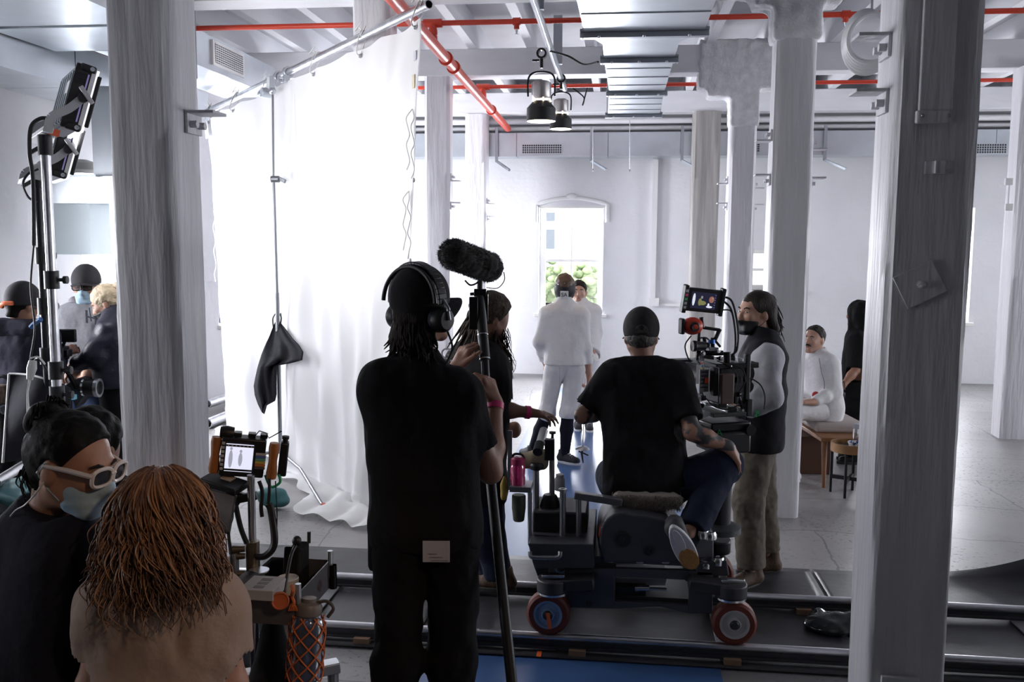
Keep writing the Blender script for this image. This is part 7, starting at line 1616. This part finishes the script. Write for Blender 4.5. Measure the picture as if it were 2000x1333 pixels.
# ================================================================== LIGHT STANDS AND PANELS (left)
eL, eH = DIR(-.56, .83), DIR(.26, .10, .96); eE = eL.cross(eH).normalized()
if eE.dot(RGT) < 0: eE = -eE
eH = (eH-eE*eH.dot(eE)).normalized()
PX_ = (eE, eL, eH); M_purple = mat('panel_glow', (.25, .22, .4), .4, emit=(.45, .38, .9), es=.22); M_pg = mat('panel_grey', (.13, .13, .15), .5); M_yoke = mat('yoke_grey', (.50, .50, .52), .45, metal=.3)
PANEL_LIGHTS = []
def panel(x, y, d, hh, label, pw, sd=1):
    c = P(x, y, d)+eL*.3; t = thing('studio_light', c, label, 'lamp', 'panels on the left stands')
    W_ = .60
    MB().box(c, (.075, W_, hh), PX_).build('housing', M_pg, t, bevel=.006); near = c-eL*(W_/2)
    e_ = MB().box(near-eL*.006+eE*.0, (.10, .02, hh*1.0), PX_).build('end_plate', M_black, t, bevel=.008)
    for k in (-1, 1): MB().box(near-eL*.012+eE*.012+eH*(hh/2-.015)*k, (.085, .035, .04), PX_).build('corner_guard', M_black, t, bevel=.012); MB().lathe(near-eL*.03+eE*.03+eH*(hh/2-.015)*k, -eL, [(.012, 0), (.012, .005), (.007, .005), (.006, .001), (0, .001)], 14).build('screw', M_galv, t)
    MB().box(near-eL*.017+eE*.022, (.008, .004, hh*.74), PX_).build('purple_edge', M_purple, t, smooth=0)
    for g in (-1, 1): 
        for k in range(5): MB().box(near-eL*.017-eE*.015+eH*(.10*g+(.014*(k-2))), (.05, .006, .007), PX_).build('cooling_fin', M_blackm, t, smooth=0)
    MB().box(near-eL*.014+eE*.045, (.022, .012, hh*.95), PX_).build('white_rail', M_white, t, smooth=0); MB().box(c+eE*.062, (.02, W_, hh*.96), PX_).build('diffuser', mat('lamp_diffuser', (.8, .8, .85), .5, emit=(.95, .96, 1), es=1.2), t, smooth=0); MB().box(near+eE*.078, (.022, .03, hh*.8), PX_).build('gel_clip', M_black, t, bevel=.004)
    for k in range(6): MB().box(c-eE*.042+eL*(-.22+.085*k), (.012, .03, hh*.8), PX_).build('heat_sink', M_galv2, t, smooth=0)
    MB().box(c-eE*.045+eH*.06-eL*.15, (.006, .10, .07), PX_).build('data_plate', M_white, t, smooth=0)
    for s_ in (-1, 1):
        o = c+eL*s_*(W_/2+.035); yk = [o+eE*.02, o-eE*.03-eH*hh*.22, o-eE*.10-eH*hh*.42, o-eE*.10-eH*hh*.62]
        B = MB(); q = spline(yk, 5)
        for i in range(len(q)-1): B.bar(q[i], q[i+1]+(q[i+1]-q[i])*.1, .045, .008, eL)
        y_ = B.build('yoke_arm', M_yoke, t); 
        MB().cyl(o+eE*.02-eL*s_*.03, o+eE*.02+eL*s_*.03, .028, n=16).build('tilt_knob', M_black, y_); MB().bar(o+eE*.02+eL*s_*.035+eH*.05-eE*.03, o+eE*.02+eL*s_*.035-eH*.02+eE*.05, .024, .014, eL).build('tilt_lever', M_yoke, y_, bevel=.004)
    bt = c-eE*.10-eH*hh*.62; MB().box(bt, (.05, W_+.09, .03), PX_).build('yoke_base', M_yoke, t, bevel=.003); MB().box(bt+eE*.035-eL*.3, (.05, .03, .035), PX_).build('orange_tag', mat('orange_label', (.8, .14, .05), .5), t, smooth=0)
    PANEL_LIGHTS.append((label, c+eE*.085, c+eE*2, pw)); return c, bt
c1, b1_ = panel(152, 190, 5.05, .36, 'upper LED panel on the left light stands, seen edge on', 19)
c2, b2_ = panel(124, 290, 5.45, .34, 'lower LED panel behind the upper one on the left light stands', 13)
for i, (px, y0, d, r, m, l) in enumerate(((89, 300, 5.05, .026, M_alu, 'thick silver light stand at the left edge'), (74, 365, 5.4, .021, M_blackm, 'dark light stand just behind the silver one'))):
    tp = P(px, y0, d); t = thing('light_stand', (tp.x, tp.y, 0), l, 'stand', 'left light stands'); MB().cyl((tp.x, tp.y, .35), tp, r, n=18).build('column', m, t)
    MB().cyl(tp-UP*.01, tp+UP*.10, r+.012, n=18).build('socket_clamp', M_black, t); MB().bar(tp+UP*.05, tp+UP*.05-RGT*.09-UP*.05, .014, .02).build('tee_handle', M_black, t)
    for y in ((548, 730, 780), (500, 600, 700))[i]:
        z = P(px, y, d).z; cl = MB().cyl((tp.x, tp.y, z-.05), (tp.x, tp.y, z+.05), r+.014, n=18).build('collar', M_black, t); MB().lathe(V((tp.x, tp.y, z))+RGT*(r+.012), RGT, [(.01, 0), (.01, .025), (.022, .03), (.022, .05), (0, .052)], 14).build('knob', M_black, cl)
    for a_ in (.3, 2.4, 4.5):
        d_ = V((math.cos(a_+i), math.sin(a_+i), 0)); MB().tube([V((tp.x, tp.y, .62)), V((tp.x, tp.y, .02))+d_*.55], .0125, 10).build('leg', m, t); MB().cyl(V((tp.x, tp.y, .28)), V((tp.x, tp.y, .28))+d_*.29, .009, n=8).build('brace', m, t)
# cables of the panels
t = thing('panel_cable', P(70, 300, 5.0), 'black power cable looping down the left light stands', 'cable')
MB().curve([P(98, 232, 5.0), P(78, 232, 4.98), P(60, 250, 4.98), P(58, 300, 4.98), P(64, 345, 4.98), P(66, 420, 4.98), P(66, 480, 4.98)], .011, 8).build('lead', M_black, t)
MB().curve([P(75, 330, 5.3), P(55, 340, 5.28), P(45, 360, 5.28), P(55, 385, 5.28), P(72, 395, 5.3)], .007, 7).build('lead', M_black, t)
MB().curve([P(66, 480, 4.98), P(60, 560, 4.98), P(68, 640, 4.98), P(60, 700, 4.98), P(56, 760, 4.98)], .006, 7).build('lead', M_black, t)
t = thing('white_cable', P(60, 780, 4.95), 'white cable with plug looping at the left light stands', 'cable'); MB().curve([P(60, 735, 4.95), P(54, 770, 4.95), P(58, 805, 4.95), P(75, 826, 4.95), P(94, 818, 4.95)], .006, 7).build('lead', M_cord, t); MB().tube([P(64, 705, 4.95), P(62, 720, 4.95), P(58, 742, 4.95)], [.02, .026, .016], 14).build('plug', mat('plug_white', (.6, .6, .58), .4), t); MB().curve([P(60, 700, 4.95), P(75, 698, 4.95), P(88, 712, 4.95)], .005, 6).build('lead', M_cord, t)
t = thing('white_wire', P(55, 850, 4.95), 'thin white wire falling from the plug to the floor', 'cable'); MB().curve([P(54, 770, 4.94), P(55, 830, 4.94), P(62, 880, 4.94), P(68, 930, 4.94), PZ(80, 1150, .02)], .006, 7).build('lead', M_cord, t)
MB_blue = MB().curve([P(60, 640, 5.25), P(68, 632, 5.24), P(80, 624, 5.22)], .014, 7); tag(MB_blue.build('blue_tie', mat('blue_velcro', (.06, .16, .42), .7)), 'blue tie strap on the dark light stand', 'strap')
# black bag with white piping hanging behind the stands
bgp = [(23, 729), (50, 722), (105, 734), (134, 757), (144, 812), (146, 850), (100, 893), (60, 899), (11, 902)]
t = thing('garment_bag', P(75, 900, 5.65), 'black bag with white piping hanging on the left light stands', 'bag')
def bag_pt(u, v):
    L_ = V((23, 729)).lerp(V((11, 902)), v); R_ = V((134, 757)).lerp(V((146, 880)), v); x = L_.x+(R_.x-L_.x)*u; y = L_.y+(R_.y-L_.y)*u-8*math.sin(math.pi*u)*(1-v)
    return P(x, y, 5.62-.08*math.sin(math.pi*u)*math.sin(math.pi*min(1, v+.25))+.02*math.sin(7*u+5*v))
MB().grid(bag_pt, 24, 24).build('panel', cloth_m('black_nylon', (.035, .035, .042), bump=.2), t, smooth=180, solid=.05)
MB().tube([bag_pt(0, i/20)-FWD*.03 for i in range(21)], .008, 7).build('piping', M_cord, t); MB().tube([bag_pt(i/20, 0)-FWD*.03 for i in range(16)], .006, 7).build('piping', M_cord, t); MB().tube([bag_pt(1, i/20)-FWD*.03 for i in range(21)], .004, 7).build('piping', M_cord, t)
MB().curve([bag_pt(.3, 0), P(75, 700, 5.4), bag_pt(.7, 0)], .008, 6).build('strap', M_black, t)
# camera being prepared by the three
cp_ = thing('stills_camera', P(130, 790, 6.05), 'camera rig with a lens and sunshade being prepared by the group at the window', 'camera')
K = lambda x, y, d=6.05: P(x, y, d)
MB().box(K(126, 656), (.15, .03, .085), (RGT, FWD, UP)).build('monitor', M_black, cp_, bevel=.006); MB().box(K(112, 690), (.12, .10, .09), (RGT, FWD, UP)).build('body', M_black, cp_, bevel=.01); MB().box(K(128, 690), (.06, .07, .05), (RGT, FWD, UP)).build('battery', M_blackm, cp_, bevel=.006); MB().bar(K(126, 668), K(120, 685), .02, .02).build('arm', M_blackm, cp_)
MB().cyl(K(160, 757), K(190, 758), .058, n=22).build('lens', M_black, cp_); MB().ringtube(K(188, 758), K(195, 758), .062, .045, 22).build('lens_ring', M_steel, cp_); MB().cyl(K(164, 757), K(168, 757), .06, n=22).build('lens_band', M_chrome, cp_)
MB().prism([K(128, 752), K(150, 740), K(164, 742), K(164, 775), K(148, 796)], FWD*.12).build('sunshade', mat('shade_grey', (.07, .07, .075), .6), cp_, bevel=.004); MB().box(K(140, 776, 6.0), (.05, .04, .03), (RGT, FWD, UP)).build('screen', mat('cyan_screen', (.02, .1, .15), .3, emit=(.15, .35, .5), es=.5), cp_, smooth=0); MB().cyl(K(118, 700), K(150, 760), .016, n=10).build('rod', M_blackm, cp_)
kb_ = K(135, 800); MB().cyl((kb_.x, kb_.y, .5), (kb_.x, kb_.y, K(135, 762).z), .02, n=12).build('post', M_blackm, cp_)
for a_ in (.5, 2.6, 4.7): d_ = V((math.cos(a_), math.sin(a_), 0)); MB().tube([V((kb_.x, kb_.y, .72)), V((kb_.x, kb_.y, .01))+d_*.35], .012, 8).build('leg', M_blackm, cp_)
tg = thing('tool_belt', P(8, 780, 5.75), 'tool belt with keys and tan pouch hanging at the left edge', 'belt'); MB().box(P(5, 770, 5.75), (.08, .05, .12), (RGT, FWD, UP)).build('pouch', M_boot, tg, bevel=.01); MB().curve([P(-10, 740, 5.7), P(5, 735, 5.7), P(18, 742, 5.7)], .012, 6).build('strap', M_black, tg); MB().ringtube(P(8, 800, 5.7), P(9, 801, 5.74), .03, .02, 14).build('key_ring', M_steel, tg)
# pipes, sandbags and loose things on the floor at the left
def pipe_thing(a, b, r, l, m=M_alu): return tag(MB().ringtube(a, b, r, r*.8, 16).build('metal_tube', m), l, 'tube', 'loose metal tubes')
pipe_thing(P(-10, 945, 4.3), P(72, 893, 5.2), .025, 'silver tube slanting up at the left edge beneath the garment bag'); 
a = PZ(405, 790, .12); b_ = PZ(458, 772, .12); pipe_thing(a, b_, .05, 'upper silver tube lying on the floor left of the white cloth'); a = PZ(405, 828, .06); b_ = PZ(460, 806, .06); pipe_thing(a, b_, .055, 'lower silver tube lying on the floor left of the white cloth')
tag(MB().bx(PZ(408, 836, 0), PZ(425, 828, 0)+V((0, .1, .05))).build('wood_block', M_wood, smooth=0), 'small wooden block on the floor beside the silver tubes', 'block')
t = thing('floor_cable', PZ(430, 800, 0), 'thin cables on the floor left of the white cloth', 'cable'); MB().curve([PZ(418, 780, .02), PZ(432, 776, .12), PZ(446, 784, .02), PZ(440, 800, .02), PZ(455, 812, .02)], .012, 7).build('lead', M_cord, t)
S = SDF(.012); c = P(35, 960, 4.4); S.ell(c, (.17, .12, .055)); S.ell(c+RGT*.06, (.12, .1, .05)); S.fold(.02, 10); S.fold(.01, 24); t = S.build('teal_sandbag', mat('teal_vinyl', (.09, .22, .24), .5)); tag(t, 'teal sandbag on the dark shelf at the left edge', 'bag')
t = thing('dark_shelf', PZ(30, 1150, 0), 'dark equipment shelf at the left edge under the teal sandbag', 'shelf'); c = P(20, 978, 4.4); MB().box(c-UP*.03, (.6, .3, .03), (RGT, FWD, UP)).build('top', M_blackm, t, bevel=.004)
for a_ in (-1, 1):
    for b2_ in (-1, 1): q_ = c+RGT*.27*a_+FWD*.12*b2_; MB().cyl((q_.x, q_.y, 0), (q_.x, q_.y, c.z-.03), .015, n=8).build('leg', M_blackm, t)
S = SDF(.012); c = PZ(530, 968, .10); S.ell(c, (.11, .07, .07)); S.ell(c-UP*.04+RGT*.02, (.12, .08, .05)); S.fold(.012, 14); S.cut((0, 0, .003), (0, 0, -1)); tag(S.build('teal_sandbag', mat('teal_vinyl_dark', (.03, .13, .14), .5)), 'teal sandbag on the floor behind the director monitor', 'bag')
for i, (x, y, r, m, l) in enumerate(((404, 632, .09, M_navy, 'dark garment heaped on the window sill'), (424, 628, .10, M_navy, 'navy jacket heaped on the window sill'))):
    pass
c = PX(418, 634, XL+.0); S = SDF(.02); cy_ = 11.62
for k in range(4): S.cone((XL-.10+.03*k, cy_-.25+.14*k, 1.0), (XL-.1, cy_-.15+.13*k, 1.10), .08, .07, k=.04)
S.fold(.03, 7); S.fold(.015, 18); S.cut((0, 0, .925), (0, 0, -1)); tag(S.build('jacket_heap', cloth_m('navy_mottled', (.05, .055, .085), var=.8, vscale=9)), 'heap of dark jackets on the window sill left of the cloth', 'clothes')
for i, (x, y, cc, l) in enumerate(((225, 1148, (.5, .12, .08), 'red rag'),)): pass

# ================================================================== BENCH, SIDE TABLE (right)
M_teak = mat('teak', (.26, .115, .05), .45, var=.25, vscale=5, stretch=(1, 6, 1)); zs = .40
k0 = PZ(1604, 860, zs); u_ = (PZ(1556, 829, zs)-k0); u_.z = 0; u_.normalize(); v_ = V((-u_.y, u_.x, 0)); v_ = v_ if v_.x > 0 else -v_
bn = thing('bench', (k0.x, k0.y, 0), 'teak bench with a beige cushion, seat of the man in white', 'bench'); L_, W_ = 1.25, .46; AXB = (v_, u_, UP)
c = k0+u_*L_/2+v_*W_/2
MB().box(c+UP*.0-u_*0, (W_, L_, .035), AXB).build('seat_frame', M_teak, bn, bevel=.006)
for a_ in (.04, L_-.04):
    for b2_ in (.04, W_-.04): q_ = k0+u_*a_+v_*b2_; MB().cyl((q_.x, q_.y, zs), (q_.x-u_.x*.03, q_.y-u_.y*.03, 0), .026, .015, 12).build('leg', M_teak, bn)
cu = MB().box(c+UP*.058+u_*.08, (W_-.04, L_-.22, .085), AXB).build('cushion', cloth_m('beige_linen', (.42, .37, .35), bump=.2), bn, bevel=.03, seg=4)
for k in (.25, .5, .75): MB().box(k0+u_*(L_*k)+v_*W_/2+UP*.102, (W_-.06, .008, .004), AXB).build('seam', M_cord, cu, smooth=0) if False else None
pn = thing('wooden_crate', PZ(1575, 880, 0), 'dark brown wooden crate standing under the bench', 'crate'); p = k0+u_*.62+v_*.12; MB().box((p.x, p.y, .165), (.30, .34, .33), AXB).build('box', mat('crate_brown', (.075, .03, .016), .5), pn, bevel=.006)
for z in (.08, .25): MB().box((p.x-v_.x*.152, p.y-v_.y*.152, z), (.006, .33, .04), AXB).build('batten', mat('crate_brown2', (.06, .024, .012), .5), pn, smooth=0)
tc_ = PZ(1657, 966, 0); tzh = 2-(868-470)*tc_.y/1800*1.0
ct_ = thing('side_table', tc_, 'round tray table on black legs in front of the bench', 'table'); zt2 = PY(1657, 868, tc_.y).z; R_ = .152
M_tray2 = mat('oak_tray', (.30, .155, .06), .45, var=.2, vscale=6)
MB().lathe((tc_.x, tc_.y, zt2-.055), (0, 0, 1), [(.0, 0), (R_, 0), (R_, .07), (R_-.012, .07), (R_-.012, .03), (0, .03)], 40, caps=False).build('tray_top', M_tray2, ct_)
MB().cyl((tc_.x, tc_.y, zt2-.026), (tc_.x, tc_.y, zt2-.022), R_-.013, n=36).build('tray_inlay', mat('inlay_dark', (.05, .05, .055), .3), ct_)
for k in range(4):
    a_ = math.pi*.25+k*math.pi/2+.35; e = V((tc_.x+math.cos(a_)*R_*.93, tc_.y+math.sin(a_)*R_*.93, 0)); MB().bar(e+UP*.0, e+UP*(zt2-.05), .018, .018).build('leg', M_black, ct_, smooth=0)
for k in range(2): a_ = math.pi*.25+k*math.pi/2+.35; d_ = V((math.cos(a_), math.sin(a_), 0))*R_*.93; MB().bar(V((tc_.x, tc_.y, .13))-d_, V((tc_.x, tc_.y, .13))+d_, .018, .03).build('stretcher', M_black, ct_, smooth=0)
M_clearg = mat('clear_glass_light', (.75, .78, .82), .05, trans=.9)
p = V((PY(1674, 850, tc_.y+.04).x, tc_.y+.05, zt2-.022)); t = thing('glass_bottle', p, 'clear glass water bottle with a grey cap on the side table', 'bottle'); MB().lathe(p, (0, 0, 1), [(.03, 0), (.034, .005), (.034, .13), (.032, .14)], 24).build('body', M_clearg, t); MB().lathe(p+UP*.14, (0, 0, 1), [(.033, 0), (.033, .038), (0, .04)], 24).build('cap', mat('cap_grey', (.45, .45, .5), .4), t)
p = V((PY(1668, 872, tc_.y-.05).x, tc_.y-.06, zt2-.022)); t = thing('patterned_bowl', p, 'blue and white patterned bowl on the side table', 'bowl'); MB().lathe(p, (0, 0, 1), [(.03, 0), (.035, .004), (.05, .05), (.052, .055), (.047, .05), (.03, .012), (0, .01)], 28, caps=False).build('shell', mat('blue_white_glaze', (.7, .7, .72), .25, col2=(.03, .08, .25), vscale=45, detail=2, fac=(.46, .52)), t); MB().lathe(p, (0, 0, 1), [(0, 0), (.055, .0), (.075, .006), (.073, .008), (.05, .003)], 28, caps=False).build('saucer', mat('blue_white_glaze', (0, 0, 0)), t)
# ================================================================== LIGHT
w = bpy.data.worlds.new('world'); SC.world = w; w.use_nodes = True
bg = w.node_tree.nodes['Background']; bg.inputs[0].default_value = (.86, .93, 1, 1); bg.inputs[1].default_value = 4.0
def area(name, loc, to, sx, sy, power, col=(1, 1, 1), spread=math.pi):
    l = bpy.data.lights.new(name, 'AREA'); l.shape = 'RECTANGLE'; l.size = sx; l.size_y = sy; l.energy = power; l.color = col; l.spread = spread
    o = bpy.data.objects.new(name, l); COL.objects.link(o); o.location = V(loc)
    o.rotation_euler = (V(to)-V(loc)).to_track_quat('-Z', 'Y').to_euler(); return o
DAY = (.92, .935, 1)
for i, h in enumerate((W4, W5, W6, W7)):                    # daylight falling in through the left windows, the nearest one added
    area('daylight', (XL-.45, (h[0]+h[1])/2, 1.85), (XL+3, (h[0]+h[1])/2, 1.0), 1.0, 1.6, (280, 560, 170, 55)[i], DAY)
for i, h in enumerate((W1, W2, W3)):
    area('daylight', ((h[0]+h[1])/2, YB+.42, (h[2]+h[3])/2+.1), ((h[0]+h[1])/2, YB-3, .6), .95, h[3]-h[2], (260, 130, 20)[i], DAY)
l = bpy.data.lights.new('sun', 'SUN'); l.energy = 4.0; l.angle = math.radians(3); l.color = (1, .97, .95)
o = bpy.data.objects.new('sun', l); COL.objects.link(o); o.rotation_euler = V((.78, .57, -.22)).to_track_quat('-Z', 'Y').to_euler()
for i, h in enumerate((R1, R2w, R3)):  # fill for the right bay through its added windows
    area('daylight', (XR+.45, (h[0]+h[1])/2, 1.9), (XR-3, (h[0]+h[1])/2, 1.2), 1.0, 1.6, (120, 130, 210)[i], DAY)
for nm, c, aim, pw in PANEL_LIGHTS:                     # the two panels of the left light stands
    area('panel_beam', c, aim, .62, .36, pw, (1, .985, 1.0), math.radians(150))
for c in CAN_LIGHTS:
    l = bpy.data.lights.new('par_lamp', 'SPOT'); l.energy = 12; l.color = (1, .72, .42); l.spot_size = math.radians(70); l.shadow_soft_size = .05
    o = bpy.data.objects.new('par_lamp', l); COL.objects.link(o); o.location = c
l = bpy.data.lights.new('work_lamp', 'SPOT'); l.energy = 95; l.color = (1, .66, .40); l.spot_size = math.radians(27); l.spot_blend = .6; l.shadow_soft_size = .12
o = bpy.data.objects.new('work_lamp', l); COL.objects.link(o); o.location = (1.5, .2, 3.3); o.rotation_euler = (V((-.68, 2.15, 1.15))-o.location).to_track_quat('-Z', 'Y').to_euler()
vs = SC.view_settings; vs.view_transform = 'Standard'; vs.look = 'None'; vs.gamma = 1; vs.use_curve_mapping = False; vs.exposure = 0.0
SC.render.film_transparent = False
cy = SC.cycles; cy.use_denoising = True; cy.max_bounces = 8; cy.diffuse_bounces = 5; cy.glossy_bounces = 4; cy.transparent_max_bounces = 12; cy.sample_clamp_indirect = 8; cy.caustics_reflective = False; cy.caustics_refractive = False
